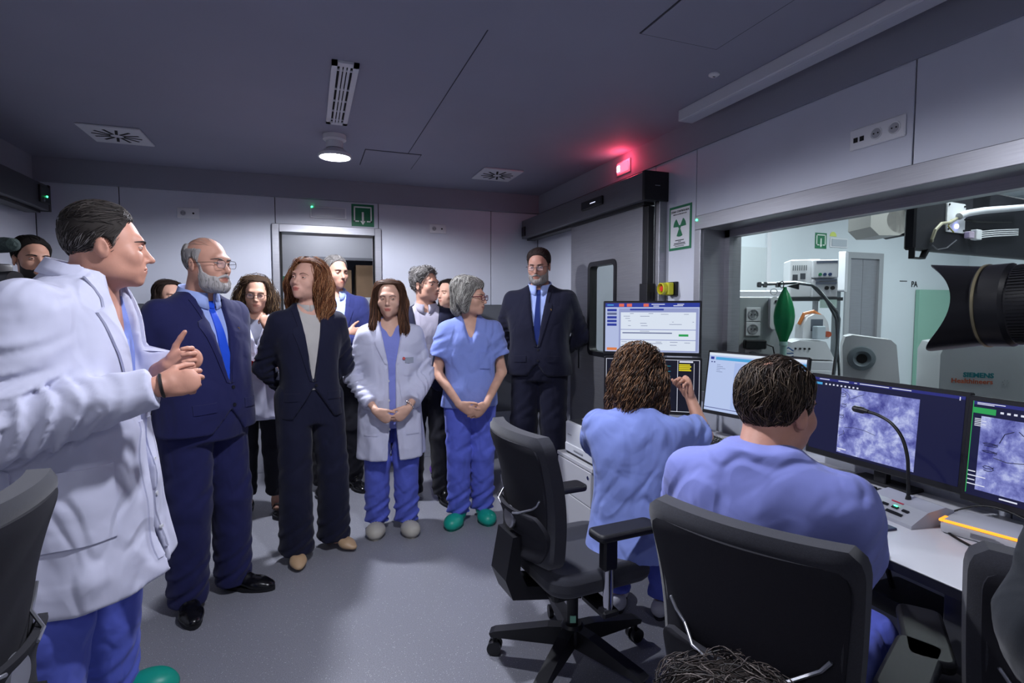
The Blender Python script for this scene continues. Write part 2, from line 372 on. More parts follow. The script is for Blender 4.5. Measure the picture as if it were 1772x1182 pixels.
def exit_down(M, label, w=.2):
    e = empty('exit_sign', (0, 0, 0), 0, label, 'sign', 'green emergency exit plates'); e.matrix_world = M
    MB().box((-w/2, -.004, -w/2), (w/2, 0, w/2)).build('plate', M_green, e)
    k = w/.2
    g = MB()
    for lo, hi in (((-.08, .068), (.08, .08)), ((-.08, -.06), (-.068, .08)), ((.068, -.06), (.08, .08)), ((-.08, -.06), (-.035, -.048)), ((.035, -.06), (.08, -.048)), ((-.009, -.055), (.009, .03))):
        g.box((lo[0]*k, -.007, lo[1]*k), (hi[0]*k, -.003, hi[1]*k))
    g.prism([(-.024*k, -.05*k), (0, -.085*k), (.024*k, -.05*k)], .003, .007, M=axes((0, 0, 0), (1, 0, 0), (0, 0, 1), (0, -1, 0)))
    g.build('pictogram', M_cream, e)
exit_down(onY(.49, YB, 2.305), 'square green exit sign with a down arrow above the store room door')
def dispenser(x, label, z=1.47):
    e = empty('soap_dispenser', (x, YB-.006, z), 0, label, 'dispenser', 'white dispensers on the back wall')
    MB().prism(rrect(.22, .36, .05, 6), 0, .11, M=axes((0, 0, 0), (1, 0, 0), (0, 0, 1), (0, -1, 0))).build('shell', M_whitem, e, True)
    MB().sphere((0, -.11, -.02), .026, 16, 10, scale=(1, .25, 1.5)).build('sight_glass', mat('smoked_green', '31463f', .2), e, True)
dispenser(-.60, 'white wall dispenser with dark oval window behind the bearded man')
dispenser(.95, 'white wall dispenser with dark oval window behind the grey-haired man in a blazer')
# ------------------------------------------------ sliding doors
def slider(side):
    s = 1 if side == 'r' else -1
    return s
d2 = empty('door_2', (XR, 3.68, 0), 0); d2['kind'] = 'structure'; d2['label'] = 'brushed steel sliding door with a small window'
lf = MB(); x0, x1 = -.115, -.055
for lo, hi in (((-.53, .01), (-.19, 2.2)), ((.2, .01), (.53, 2.2)), ((-.19, .01), (.2, 1.1)), ((-.19, 1.8), (.2, 2.2))): lf.box((x0, lo[0], lo[1]), (x1, hi[0], hi[1]))
lf.build('leaf', M_steel, d2)
fr = MB(); P = rrect(.43, .74, .05, 5, .005, 1.45); Q = rrect(.36, .67, .03, 5, .005, 1.45)
n = len(P); A = [fr.bm.verts.new((x0-.008, a, b)) for a, b in P]; B = [fr.bm.verts.new((x0-.008, a, b)) for a, b in Q]; A2 = [fr.bm.verts.new((x1, a, b)) for a, b in P]; B2 = [fr.bm.verts.new((x1, a, b)) for a, b in Q]
for k in range(n):
    j = (k+1) % n
    for q in ((A[k], A[j], B[j], B[k]), (B[k], B[j], B2[j], B2[k]), (A[k], A[j], A2[j], A2[k])): fr.bm.faces.new(q)
fr.build('window_gasket', M_blackp, d2)
MB().box((-.09, -.18, 1.1), (-.084, .19, 1.8)).build('window_pane', M_glass, d2)
MB().box((-.125, .36, .95), (-.1, .375, 1.25), bev=.004).build('handle', M_steelv, d2)
hd = empty('sliding_door_header', (XR, 4.1, 2.25), 0, 'dark steel sliding door header box over the steel door', 'door header')
M_dark = mat('header_dark_steel', '6a6a70', .4, .35, var=.06, vscale=5, stretch=(1, 1, 30))
MB().box((-.185, -1.05, -.09), (0, 1.08, .09), bev=.004).build('housing', M_dark, hd)
MB().box((-.19, -1.075, -.095), (.0, -1.048, .095), bev=.003).build('end_cap', M_blackp, hd)
MB().box((-.196, .98, -.07), (-.183, 1.06, .02)).build('control_unit', M_blackp, hd)
MB().box((-.205, -.55, -.03), (-.18, -.23, .035), bev=.006).build('sensor', M_blackp, hd)
MB().box((-.207, -.46, .0), (-.204, -.38, .005)).build('sensor_light', mat('sensor_white', 'dfe2ff', .3, emit=1.2), hd)
MB().box((-.11, -1.0775, .0), (-.07, -1.074, .006)).build('maker_plate', M_steelv, hd)
MB().box((-.14, -1.0, -.11), (-.06, 1.05, -.09)).build('track', M_blackp, hd)
po = empty('cable_duct', (XR, 3.12, 0), 0, 'black vertical cable duct beside the sliding door', 'cable duct')
MB().box((-.11, -.025, 1.6), (-.06, .03, 2.135), bev=.003).build('pole', M_blackp, po)
MB().box((-.125, -.045, .0), (-.05, .045, 1.62), bev=.003).build('lower_channel', M_blackp, po)
for i in range(4):
    for j in range(2): MB().box((-.10+j*.026, -.047, 1.32+i*.065), (-.088+j*.026, -.044, 1.365+i*.065)).build('slot', M_black, po)
MB().box((XR+.012, 4.19, 0), (XW, 4.2, 2.2)).box((XR+.012, 3.17, 0), (XW, 3.18, 2.2)).box((XR+.012, 3.18, 2.19), (XW, 4.19, 2.2)).build('door_lining', M_panel, wr)
jb = empty('trim_3', (XR, 3.07, 0)); jb['kind'] = 'structure'
MB().box((-.06, -.03, 0), (0, .03, 2.16), bev=.003).build('jamb', M_steel, jb)
hl = empty('sliding_door_header', (XL, 3.9, 2.25), 0, 'dark sliding door header box high on the left wall', 'door header')
MB().box((0, -2.0, -.09), (.185, 1.02, .09), bev=.004).build('housing', mat('header_dark_brown', '44454b', .4, .3), hl)
MB().box((.0, 1.018, -.095), (.19, 1.045, .095), bev=.003).build('end_cap', M_blackp, hl)
MB().box((.05, -2.0, -.11), (.14, 1.0, -.09)).build('track', M_blackp, hl)
MB().box((.13, .86, -.05), (.2, 1.0, .07), bev=.004).build('control_unit', M_blackp, hl)
MB().cyl((.2, .9, -.03), (.204, .9, -.03), .014, 12).build('key_switch', M_steelv, hl)
MB().cyl((.2, .95, .0), (.205, .95, .0), .006, 8).build('indicator', mat('led_green', '30ff90', .4, emit=12), hl)
d3 = empty('door_3', (XL, 2.9, 0), 0); d3['kind'] = 'structure'
MB().box((.05, -.6, .01), (.1, .7, 2.16)).build('leaf', M_panel, d3)
# red warning lamp
wlp = empty('warning_lamp', (XR-.012, 3.55, 2.5), 0, 'glowing red warning light on the wall above the sliding door', 'warning light')
MB().box((-.012, -.09, -.05), (0, .09, .05), bev=.004).build('frame', M_white, wlp)
MB().box((-.022, -.075, -.036), (-.01, .075, .036), bev=.006).build('lens', mat('red_glow', 'ff3040', .3, emit=9), wlp)
MB().box((-.026, .03, -.024), (-.02, .065, .02), bev=.003).build('bulb_window', mat('white_glow', 'f0e0ff', .3, emit=22), wlp)
l = bpy.data.lights.new('red_light', 'POINT'); l.energy = 1.6; l.color = (1, .07, .14); l.shadow_soft_size = .04
lo = bpy.data.objects.new('red_light', l); COL.objects.link(lo); lo.parent = wlp; lo.location = (-.07, -.06, .03)
# radiation sign
rs = empty('radiation_sign', (0, 0, 0), 0, 'green bordered radiation warning sign beside the window', 'sign'); rs.matrix_world = onX(XR, 2.90, 1.968)
MB().box((-.11, -.003, -.14), (.11, 0, .14)).build('border', M_green, rs)
MB().box((-.094, -.005, -.124), (.094, -.002, .124)).build('panel', M_white, rs)
tre = MB(); MT = axes((0, -.005, .005), (1, 0, 0), (0, 0, 1), (0, -1, 0))
for k in range(3):
    a0 = 60+120*k; a = [R(a0-27+54*i/8) for i in range(9)]
    a = [x+R(90-60-30) for x in a]
    tre.prism([(.012*math.cos(a[0]), .012*math.sin(a[0]))]+[(.062*math.cos(x), .062*math.sin(x)) for x in a]+[(.012*math.cos(a[-1]), .012*math.sin(a[-1]))], 0, .002, M=MT @ Matrix.Rotation(R(-30+0), 4, 'Z'))
tre.prism([(.011*math.cos(2*math.pi*k/14), .011*math.sin(2*math.pi*k/14)) for k in range(14)], 0, .0025, M=MT).build('trefoil', M_green, rs)
text('lettering', 'ZONA CONTROLADA', .0175, M_blackp, rs, axes((0, -.0055, .099), (1, 0, 0), (0, 0, 1), (0, -1, 0)), 'CENTER', bold=.0004)
text('lettering', 'RIESGO DE IRRADIACION', .0115, M_blackp, rs, axes((0, -.0055, .083), (1, 0, 0), (0, 0, 1), (0, -1, 0)), 'CENTER')
for i, (w, h) in enumerate(((.085, .006), (.03, .004), (.11, .006), (.12, .004), (.09, .004))):
    MB().box((-w/2, -.0058, -.076-i*.0095-h), (w/2, -.005, -.076-i*.0095)).build('print_line', mat('print_dark', '3a3d40', .6), rs)
# emergency stop
es = empty('emergency_stop', (0, 0, 0), 0, 'yellow emergency stop switch with red button beside the door', 'switch'); es.matrix_world = onX(XR, 2.955, 1.58)
M_yel = mat('safety_yellow', 'c9c52a', .4)
MB().box((-.04, -.02, -.045), (.045, 0, .045)).build('back_box', M_blackp, es)
MB().box((-.045, -.065, -.04), (.03, -.02, .04), bev=.006).build('housing', M_yel, es)
MB().lathe([(.034, 0), (.038, .004), (.038, .03), (.033, .034), (.03, .03), (.03, 0)], 24, M=axes((-.012, -.065, 0), (1, 0, 0), (0, 0, 1), (0, -1, 0))).build('guard_ring', M_yel, es, True)
MB().lathe([(0, .028), (.016, .026), (.02, .018), (.02, .010), (.012, .008), (.012, 0), (0, 0)], 20, M=axes((-.012, -.065, 0), (1, 0, 0), (0, 0, 1), (0, -1, 0))).build('button', mat('button_red', 'd0321f', .35), es, True)
# ------------------------------------------------ viewing window
w1 = empty('window_1', (XR, 1.05, 0), 0); w1['kind'] = 'structure'; w1['label'] = 'wide steel framed viewing window to the exam room'
y0, y1, z0, z1 = -1.65, 1.66, .93, 1.985
MB().box((-.012, y0, z1-.055), (.012, y1+.04, z1+.03), bev=.003).box((-.012, y1-.015, z0-.03), (.012, y1+.04, z1-.055), bev=.003).box((-.012, y0, z0-.04), (.012, y1+.04, z0+.02), bev=.003).build('face_frame', M_steel, w1)
MB().box((.01, y1-.02, z0), (.30, y1, z1)).box((.01, y0, z1-.055), (.30, y1, z1-.04)).box((.01, y0, z0), (.30, y1, z0+.015)).build('reveal', M_steel, w1)
MB().box((.17, y1-.06, z0), (.23, y1-.015, z1-.04)).box((.17, y0, z1-.10), (.23, y1-.015, z1-.04)).box((.17, y0, z0), (.23, y1-.015, z0+.04)).build('inner_frame', M_steel, w1)
MB().box((.195, y0, z0+.03), (.203, y1-.05, z1-.09)).build('pane', M_glass, w1)
MB().cyl((-.016, y1+.02, z1+.005), (-.01, y1+.02, z1+.005), .006, 10).build('indicator', mat('led_green', '30ff90', .4, emit=12), w1)
# ---------------------------------------------------------------- exam room beyond the window
ZE = 3.0
M_examw = mat('exam_wall', 'c3cad0', .4, var=.02, vscale=2)
we = struct('wall_exam', MB().box((XW, YB, 0), (6.72, YB+.1, ZE)).box((7.30, YB, 0), (XE, YB+.1, ZE)).box((6.72, YB, 2.16), (7.30, YB+.1, ZE)).box((XE, YE0, 0), (XE+.1, YB+.1, ZE)).box((XW, YE0-.1, 0), (XE, YE0, ZE)), M_examw, label='pale exam room walls seen through the window')
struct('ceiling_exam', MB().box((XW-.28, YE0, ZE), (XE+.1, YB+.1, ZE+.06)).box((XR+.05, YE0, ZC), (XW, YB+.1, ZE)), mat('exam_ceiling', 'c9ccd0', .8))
MB().box((XW, YB-.012, 1.0), (5.3, YB, 2.2)).build('wall_sheet', mat('exam_sheet', 'b6bcc0', .4), we)
MB().box((5.3, YB-.02, 0), (5.36, YB, ZE)).build('wall_post', M_whitem, we)
o = struct('door_4', MB().box((6.74, YB+.01, 0), (7.0, YB+.05, 2.14)).box((7.005, YB+.01, 0), (7.28, YB+.05, 2.14)), M_steel)
MB().box((6.66, YB-.02, 0), (6.74, YB+.08, 2.2)).box((7.28, YB-.02, 0), (7.36, YB+.08, 2.2)).box((6.74, YB-.02, 2.12), (7.28, YB+.08, 2.2)).build('frame', mat('frame_grey', '9a9ca0', .4, .3), o)
exit_down(onY(6.205, YB, 2.325), 'green exit sign on the far wall of the exam room')
em = empty('emergency_light', (6.52, YB, 2.31), 0, 'flat white emergency light on the exam room wall', 'emergency light')
MB().box((-.155, -.012, -.062), (.155, 0, .062), bev=.004).build('frame', M_white, em)
MB().box((-.135, -.018, -.045), (.135, -.01, .045)).build('lens', mat('exam_lens', 'a9b0b8', .3), em)
o = MB().prism([(.06*math.cos(a), .06*math.sin(a)) for a in [math.pi*i/10 for i in range(11)]], 0, .004, M=axes((6.42, YB, 2.39), (1, 0, 0), (0, 0, 1), (0, -1, 0))).build('wall_sticker', mat('sticker_yellow', 'c8d36a', .5)); tag(o, 'yellow half-round sticker above the exam room emergency light', 'sticker')
gp = empty('glazed_partition', (8.55, YB-.04, 0), 0, 'pale green glazed panel with a door handle in the exam room', 'panel')
MB().box((-.5, -.02, 0), (.6, .03, 1.72)).build('sheet', mat('pale_green', '7fa898', .25), gp)
MB().tube([(-.40, -.03, .98), (-.40, -.06, .98), (-.30, -.06, .98)], .012, 8).build('handle', M_steelv, gp)
text('lettering', 'PA', .11, M_blackp, we, axes((7.96, YB-.002, 1.76), (1, 0, 0), (0, 0, 1), (0, -1, 0)), bold=.004)
MB().box((7.72, YB-.003, 1.83), (7.87, YB-.001, 1.842)).build('lettering_dash', M_blackp, we)
def at(px, py, d):
    """point of the room seen at photo pixel px,py at depth d (placement aid only)"""
    y, p = R(20.6), R(3.45)
    fw = Vector((math.sin(y)*math.cos(p), math.cos(y)*math.cos(p), -math.sin(p))); rt = Vector((math.cos(y), -math.sin(y), 0)); up = rt.cross(fw)
    return Vector((0, 0, 1.45))+(fw+rt*((px-886)/938)-up*((py-591)/938))*d
RZ = R(-20.6)
# exam lamp panels
def exam_panel(x, y, w, label):
    e = empty('ceiling_panel_light', (x, y, ZE), 0, label, 'ceiling lamp', 'exam room ceiling panels')
    MB().box((-.62, -.62, -.03), (.62, .62, 0), bev=.005).build('frame', M_whitem, e)
    MB().box((-.58, -.58, -.034), (.58, .58, -.028)).build('diffuser', mat('panel_glow', 'f4fbff', .4, emit=3), e)
    l = bpy.data.lights.new('panel_light', 'AREA'); l.shape = 'SQUARE'; l.size = 1.1; l.energy = w; l.color = (.88, .96, 1)
    lo = bpy.data.objects.new('panel_light', l); COL.objects.link(lo); lo.parent = e; lo.location = (0, 0, -.05)
exam_panel(4.2, 3.9, EXAM_W, 'square lit ceiling panel over the anaesthesia trolley in the exam room')
exam_panel(3.7, 1.6, EXAM_W*.6, 'added fill light panel, unseen on the exam room ceiling just behind the window')  # extra unseen panel, added to brighten the window-side faces of the equipment
exam_panel(7.2, 3.2, EXAM_W, 'square lit ceiling panel near the exam room door')
# wall supply column (left)
p = at(1310, 620, 3.95)
sc = empty('supply_column', (p.x, p.y, 0), RZ+R(-8), 'grey medical supply column with sockets behind the window', 'supply column')
M_col = mat('column_grey', 'a6abae', .4)
MB().box((-.15, -.05, 0), (.19, .32, 1.535), bev=.01, seg=2).build('body', M_col, sc)
MB().box((-.19, -.03, 0), (-.15, .32, 1.53)).build('side_cheek', mat('column_dark', '82888b', .4), sc)
for i in range(3):
    z = 1.41-.105*i-(.09 if i == 2 else 0)
    pl = MB().box((-.10, -.062, z-.05), (.0, -.05, z+.05), bev=.004).build('socket_plate', M_white, sc)
    MB().lathe([(0, 0), (.03, 0), (.03, .004), (.036, .004), (.036, 0)], 18, M=axes((-.05, -.062, z), (1, 0, 0), (0, 0, 1), (0, -1, 0))).build('socket_well', mat('socket_grey', '9a9ba2', .5), pl, True)
    for s in (-1, 1): MB().cyl((-.05+s*.012, -.067, z), (-.05+s*.012, -.062, z), .004, 8).build('pin_hole', M_black, pl)
MB().box((-.115, -.12, 1.165), (.03, -.055, 1.23), bev=.008).build('power_adapter', M_blackp, sc)
MB().tube([(.03, -.09, 1.2), (.08, -.09, 1.18), (.10, -.09, 1.08), (.11, -.09, .95)], .005, 6).build('power_cable', M_cable, sc)
MB().prism(rrect(.055, .23, .025, 4), 0, .05, M=axes((.08, -.05, 1.42), (1, 0, 0), (0, 0, 1), (0, -1, 0))).build('handset', M_white, sc, True)
MB().cyl((.09, -.105, 1.5), (.09, -.1, 1.5), .012, 12).build('handset_key', M_steelv, sc)
# pendant box left of column, behind
p = at(1300, 480, 5.0)
wx = empty('supply_box', (p.x, p.y, 0), RZ, 'white wall cabinet behind the medical supply column', 'cabinet')
MB().box((-.3, 0, 0), (.34, .3, 1.62), bev=.01).build('body', M_whitem, wx)
MB().box((-.24, -.012, .9), (.3, 0, 1.56), bev=.004).build('door', mat('cab_white', 'b9bfc2', .4), wx)
MB().box((.25, -.02, 1.2), (.265, -.01, 1.3)).build('handle', M_steelv, wx)
# bent drip pole and green breathing bag
p = at(1356, 620, 3.5)
an = empty('bag_stand', (p.x, p.y, 0), RZ, 'bent metal tube arm carrying the green breathing bag', 'tube arm')
def rel(px, py, d=3.5, o=None):
    q = at(px, py, d)-Vector((o.location.x, o.location.y, 0)); return Matrix.Rotation(-o.rotation_euler.z, 4, 'Z') @ q
M_tube = mat('tube_steel', '8a8f92', .25, .9)
MB().tube([rel(1312, 492, o=an), rel(1340, 491, o=an), rel(1375, 489, o=an), rel(1405, 493, o=an), rel(1415, 500, o=an), rel(1448, 540, o=an), rel(1452, 552, o=an), rel(1449, 600, o=an), rel(1441, 660, o=an), rel(1441, 1400, o=an)*1.0], .011, 10).build('tube', M_tube, an, True)
MB().tube([rel(1406, 495, o=an), rel(1430, 520, o=an), rel(1447, 552, o=an), rel(1452, 640, o=an), rel(1470, 1400, o=an)], .008, 8).build('second_tube', M_tube, an, True)
for x in (1314, 1324, 1346): MB().box(tuple(rel(x, 492, o=an)-Vector((.012, .012, .02))), tuple(rel(x, 492, o=an)+Vector((.012, .012, .014))), bev=.004).build('clamp', M_steelv, an)
p = at(1356, 585, 3.5)
bg = empty('breathing_bag', (p.x, p.y-.0, p.z), RZ, 'dark green rubber breathing bag hanging behind the window', 'breathing bag')
k = 3.5/938
prof = [(.010, 88*k), (.012, 84*k), (.028, 76*k), (.045, 64*k), (.058, 50*k), (.063, 38*k), (.060, 26*k), (.050, 14*k), (.036, 4*k), (.026, -4*k), (.024, -6*k)]
def ribbed(prof, n, amp):
    b = MB(); rings = []
    for r, z in prof: rings.append([b.bm.verts.new((r*(1+amp*math.cos(8*2*math.pi*q/n))*math.cos(2*math.pi*q/n), r*(1+amp*math.cos(8*2*math.pi*q/n))*math.sin(2*math.pi*q/n), z)) for q in range(n)])
    for A, B in zip(rings, rings[1:]):
        for q in range(n): b.bm.faces.new((A[q], A[(q+1) % n], B[(q+1) % n], B[q]))
    b.bm.faces.new(rings[0]); b.bm.faces.new(rings[-1][::-1]); return b
ribbed(prof, 48, .03).build('bag', mat('bag_green', '0c7a48', .35, var=.1, vscale=4), bg, True)
MB().lathe([(.024, -6*k), (.026, -7*k), (.026, -13*k), (.020, -14*k), (.020, -40*k)], 20).build('connector', mat('connector_teal', '9cc0b8', .3), bg, True)
MB().tube([(0.012*math.cos(t)-.02, 0, 92*k+.022*math.sin(t)) for t in [i*.7 for i in range(10)]], .003, 6).build('hanging_loop', M_cable, bg)
MB().tube([(-.07+.022*math.cos(t), 0, 80*k+.02*math.sin(t)) for t in [i*.7 for i in range(10)]], .0035, 6).build('tag_ring', M_white, bg)
MB().prism([(0, 0), (.07, .02), (.07, -.02)], -.01, .01, M=axes((.01, -.01, 89*k), (1, 0, 0), (0, 0, 1), (0, -1, 0))).build('clip', M_blackp, bg)
# anaesthesia monitor rack
p = at(1408, 515, 5.0); k = 5.0/938
rk = empty('monitor_rack', (p.x, p.y, 0), R(-36), 'white stacked patient monitor rack with knobs in the exam room', 'monitor rack')
z = p.z
MB().box((-38*k, 0, z), (10*k, .3, z+66*k), bev=.01).build('main_unit', M_white, rk)
MB().box((-5*k, -.06, z+33*k), (34*k, .2, z+64*k), bev=.008).build('gas_module', M_whitem, rk)
MB().box((-5*k, -.05, z), (34*k, .2, z+31*k), bev=.008).build('lower_module', M_whitem, rk)
for x in (6, 13, 21): MB().cyl((x*k, -.075, z+39*k), (x*k, -.058, z+39*k), .014, 12).build('knob', mat('knob_blue', '2c3d66', .4) if x > 8 else mat('knob_green', '2a7a50', .4), rk)
for x in (17, 26): MB().cyl((x*k, -.065, z+16*k), (x*k, -.048, z+16*k), .018, 12).build('dial', M_blackp, rk)
for i in range(7): MB().box(((-34+3.4*i)*k, -.004, z+47*k), ((-32.6+3.4*i)*k, .002, z+56*k)).build('vent_slot', mat('slot_grey', '6a6f74', .6), rk)
for zz in (58, 28, 22): MB().box((0*k, -.063, z+zz*k), (32*k, -.048, z+(zz+4)*k)).build('display_strip', mat('strip_dark', '5a6070', .4), rk)
for (a, b) in ((-34, 30), (-22, 32)): MB().box((a*k, -.006, z+b*k), ((a+8)*k, .001, z+(b+10)*k)).build('port', mat('port_dark', '44484e', .5), rk)
MB().box((-42*k, -.1, z-.03), (40*k, .3, z)).build('shelf', mat('shelf_dark', '33363b', .4), rk)
MB().box((4*k, .05, 0), (10*k, .12, z)).build('post', M_whitem, rk)
MB().box((5*k, -.12, z-18*k), (30*k, -.1, z-4*k)).build('status_screen', mat('dim_screen', '93a7a3', .2, emit=.2), rk)
p = at(1452, 505, 5.6); k = 5.6/938
o = MB().prism(rrect(30*k, 68*k, .02, 3), 0, .06, M=axes((0, 0, 34*k), (.9, .43, 0), (0, 0, 1), (.43, -.9, 0))).build('flat_panel_back', M_whitem, loc=tuple(p)); o.rotation_euler = (0, 0, RZ+R(25)); tag(o, 'white flat panel on an arm behind the patient monitor rack', 'panel')
MB().box((-.03, .0, -p.z+.02), (.03, .05, .1)).build('post', M_tube, o)
# small pump / defibrillator monitor
p = at(1395, 585, 4.3); k = 4.3/938
pm = empty('transport_monitor', (p.x, p.y, 0), RZ, 'small white rounded monitor with carry handle on the exam trolley', 'monitor'); z = p.z
MB().prism([(x*k, y*k) for x, y in ((-20, 0), (-19, 22), (-12, 36), (0, 42), (14, 40), (22, 28), (26, 6), (24, 0))], 0, .12, M=axes((0, 0, z), (1, 0, 0), (0, 0, 1), (0, -1, 0))).build('shell', M_white, pm, True)
MB().box((-7*k, -.124, z+13*k), (13*k, -.118, z+33*k)).build('screen', mat('screen_slate', '5d6470', .2), pm)
MB().tube([(-20*k, -.06, z+24*k), (-12*k, -.06, z+42*k), (4*k, -.06, z+46*k), (20*k, -.06, z+36*k)], .014, 8).build('handle', mat('handle_orange', 'c8773c', .4), pm, True)
MB().cyl((20*k, -.15, z+8*k), (20*k, -.12, z+8*k), .022, 12).build('red_knob', mat('knob_red', 'b4573c', .4), pm)
MB().box((-6*k, -.2, z), (9*k, -.13, z+22*k), bev=.006).build('canister', mat('canister', 'b8c3cc', .2), pm)
# trolley
p = at(1395, 650, 4.2); k = 4.2/938
tr = empty('anaesthesia_trolley', (p.x, p.y, 0), R(-38), 'white anaesthesia trolley with sloping top in the exam room', 'trolley'); z = p.z
MB().prism([(x*k, y*k) for x, y in ((-28, 30), (-28, 58), (-16, 62), (24, 60), (38, 30))], -.2, .1, M=axes((0, 0, z), (1, 0, 0), (0, 0, 1), (0, -1, 0))).build('top_unit', M_white, tr)
MB().box((-36*k, -.12, .1), (50*k, .3, z+28*k), bev=.01).build('body', M_whitem, tr)
for i in range(3): MB().box((-8*k, -.132, .2+.28*i), (46*k, -.12, .43+.28*i), bev=.004).build('drawer', M_white, tr)
for i in range(4): MB().cyl(((-22+7*i)*k, -.11, z+48*k), ((-22+7*i)*k, -.1, z+48*k), .008, 8).build('port', M_blackp, tr)
for sx in (-30, 44):
    for yy in (-.06, .24): MB().cyl((sx*k-.02, yy, .05), (sx*k+.02, yy, .05), .05, 14).build('caster', M_blackp, tr)
for i in range(5): MB().tube([(-40*k, -.1, z+(34+3*i)*k), (-34*k, -.14, z+(30+5*i)*k), (-26*k, -.12, z+(36+2*i)*k)], .006, 6).build('coiled_hose', M_white if i % 2 else mat('hose_blue', '3b5a86', .4), tr, True)
# mobile device with round lens
p = at(1500, 660, 3.6); k = 3.6/938
mv = empty('tilted_device', (p.x, p.y, 0), R(-48), 'white tilted device with a round grey lens in the exam room', 'medical device'); z = p.z
MB().prism([(x*k, y*k) for x, y in ((-36, -30), (-40, 62), (-36, 78), (-26, 81), (28, 74), (36, 66), (46, -30))], 0, .22, M=axes((0, .1, z), (1, 0, 0), (0, 0, 1), (0, -1, 0))).build('shell', M_white, mv, True)
MB().lathe([(.0, .02), (.03, .02), (.05, .035), (.075, .03), (.08, 0)], 24, M=axes((-12*k, -.12, z+42*k), (1, 0, 0), (0, 0, 1), (0, -1, 0))).build('lens_ring', mat('ring_grey', '7b858c', .3), mv, True)
MB().cyl((-12*k, -.145, z+42*k), (-12*k, -.142, z+42*k), .03, 16).build('lens', M_black, mv)
MB().box((-.15, -.1, 0), (.17, .1, z-25*k)).build('stand', M_whitem, mv)
# bed linen / red cloth low behind the window
p = at(1270, 640, 3.6)
rd = MB().sphere((0, 0, 0), 1, 18, 12, scale=(.13, .1, .16)).build('red_cloth', mat('red_cloth', 'a3142c', .8, fold=.8, fscale=20), None, True, loc=(p.x, p.y, 1.0)); tag(rd, 'crumpled dark red cloth behind the window sill', 'cloth')
p = at(1238, 585, 4.75)
cr = empty('exam_chair', (p.x, p.y, 0), RZ, 'cream padded chair behind the left end of the window', 'chair')
MB().box((-.16, -.05, .95), (.2, .06, 1.28), bev=.04, seg=3).build('backrest', mat('cream_pad', 'b5ae9c', .6), cr, True)
MB().box((-.2, -.4, .5), (.24, .06, .6), bev=.04, seg=3).build('seat', mat('cream_pad', 'b5ae9c', .6), cr, True)
MB().cyl((.02, -.15, 0), (.02, -.15, .5), .04).box((-.25, -.4, 0), (.29, .1, .05), bev=.02).build('pedestal', M_tube, cr)
MB().box((0, .0, .6), (.06, .04, 1.0)).build('back_post', M_tube, cr)
# ceiling mounted C-arm joint and arm
p = at(1532, 385, 4.0); k = 4.0/938
ca = empty('ceiling_suspension_unit', (p.x, p.y, p.z), RZ, 'beige jointed ceiling arm with a round hub in the exam room', 'ceiling arm')
M_beige = mat('arm_beige', 'a5a3a1', .45)
MB().lathe([(0, .03), (22*k, .03), (24*k, .02), (24*k, -.2), (0, -.2)], 36, M=axes((4*k, -.1, 0), (1, 0, 0), (0, 0, 1), (0, -1, 0))).build('hub', M_beige, ca, True)
MB().prism([(x*k, y*k) for x, y in ((-45, 34), (-45, -12), (-30, -26), (4, -26), (30, -10), (26, 10), (6, 34))], -.18, .08, M=axes((0, -.05, 0), (1, 0, 0), (0, 0, 1), (0, -1, 0))).build('knuckle', mat('arm_beige_light', 'b9b7b3', .45), ca, True)
MB().cyl((16*k, -.16, 16*k), (16*k, -.12, 16*k), 5*k, 14).build('hub_knob', M_steelv, ca)
MB().prism([(x*k, y*k) for x, y in ((2, 34), (50, 80), (100, 96), (100, 60), (58, 34), (26, 0), (10, 4))], -.2, .05, M=axes((0, -.02, 0), (1, 0, 0), (0, 0, 1), (0, -1, 0))).build('lower_arm', M_beige, ca, True)
MB().box((70*k, -.1, 40*k), (108*k, .2, ZE-p.z)).build('ceiling_column', M_beige, ca)
MB().prism([(x*k, y*k) for x, y in ((20, -26), (44, -12), (30, 4), (10, -22))], -.16, .04, M=axes((0, -.05, 0), (1, 0, 0), (0, 0, 1), (0, -1, 0))).build('bumper', M_blackp, ca)
# back of the ceiling monitor boom
p = at(1582, 447, 3.0); k = 3.0/938
bb = empty('monitor_boom', (p.x, p.y, p.z), R(6), 'black rear panel of a ceiling monitor boom with cabling', 'monitor boom')
MB().box((0, 0, .05), (2.0, .06, 100*k+.12), bev=.01).build('rear_panel', mat('boom_black', '1b1b22', .5), bb)
MB().box((0, 0, 0), (.11, .03, .008)).box((0, 0, 0), (.008, .03, .06)).prism([(.10, 0), (.112, 0), (.16, .055), (.135, .055)], -.03, 0, M=axes((0, 0, 0), (1, 0, 0), (0, 0, 1), (0, -1, 0))).build('handle_rail', M_blackp, bb)
pl = MB().prism(rrect(.2, .17, .012, 3), 0, .008, M=axes((.4, -.001, .25), (1, 0, 0), (0, 0, 1), (0, -1, 0))).build('mount_plate', M_white, bb)
for sx in (-1, 1):
    for sz in (-1, 1): MB().cyl((.4+sx*.085, -.014, .25+sz*.07), (.4+sx*.085, -.008, .25+sz*.07), .006, 8).build('screw', M_blackp, pl)
MB().tube([(.36, -.04, .25), (.42, -.05, .27), (.6, -.05, .30), (1.1, -.05, .36)], .02, 10).build('conduit', M_whitem, bb, True)
MB().tube([(.36, -.03, .24), (.28, -.03, .21), (.2, -.03, .20), (.14, -.03, .16), (.13, -.02, .11), (.15, -.01, .10)], .009, 8).build('cable', mat('cable_cream', '9a9580', .5), bb, True)
MB().tube([(.36, -.03, .235), (.3, -.03, .225), (.27, -.03, .19), (.33, -.03, .16)], .004, 6).build('cable', mat('cable_yellow', 'a59a3a', .5), bb, True)
MB().tube([(.45, -.03, .24), (.6, -.03, .235), (1.0, -.03, .26)], .006, 6).build('cable', M_cable, bb, True)
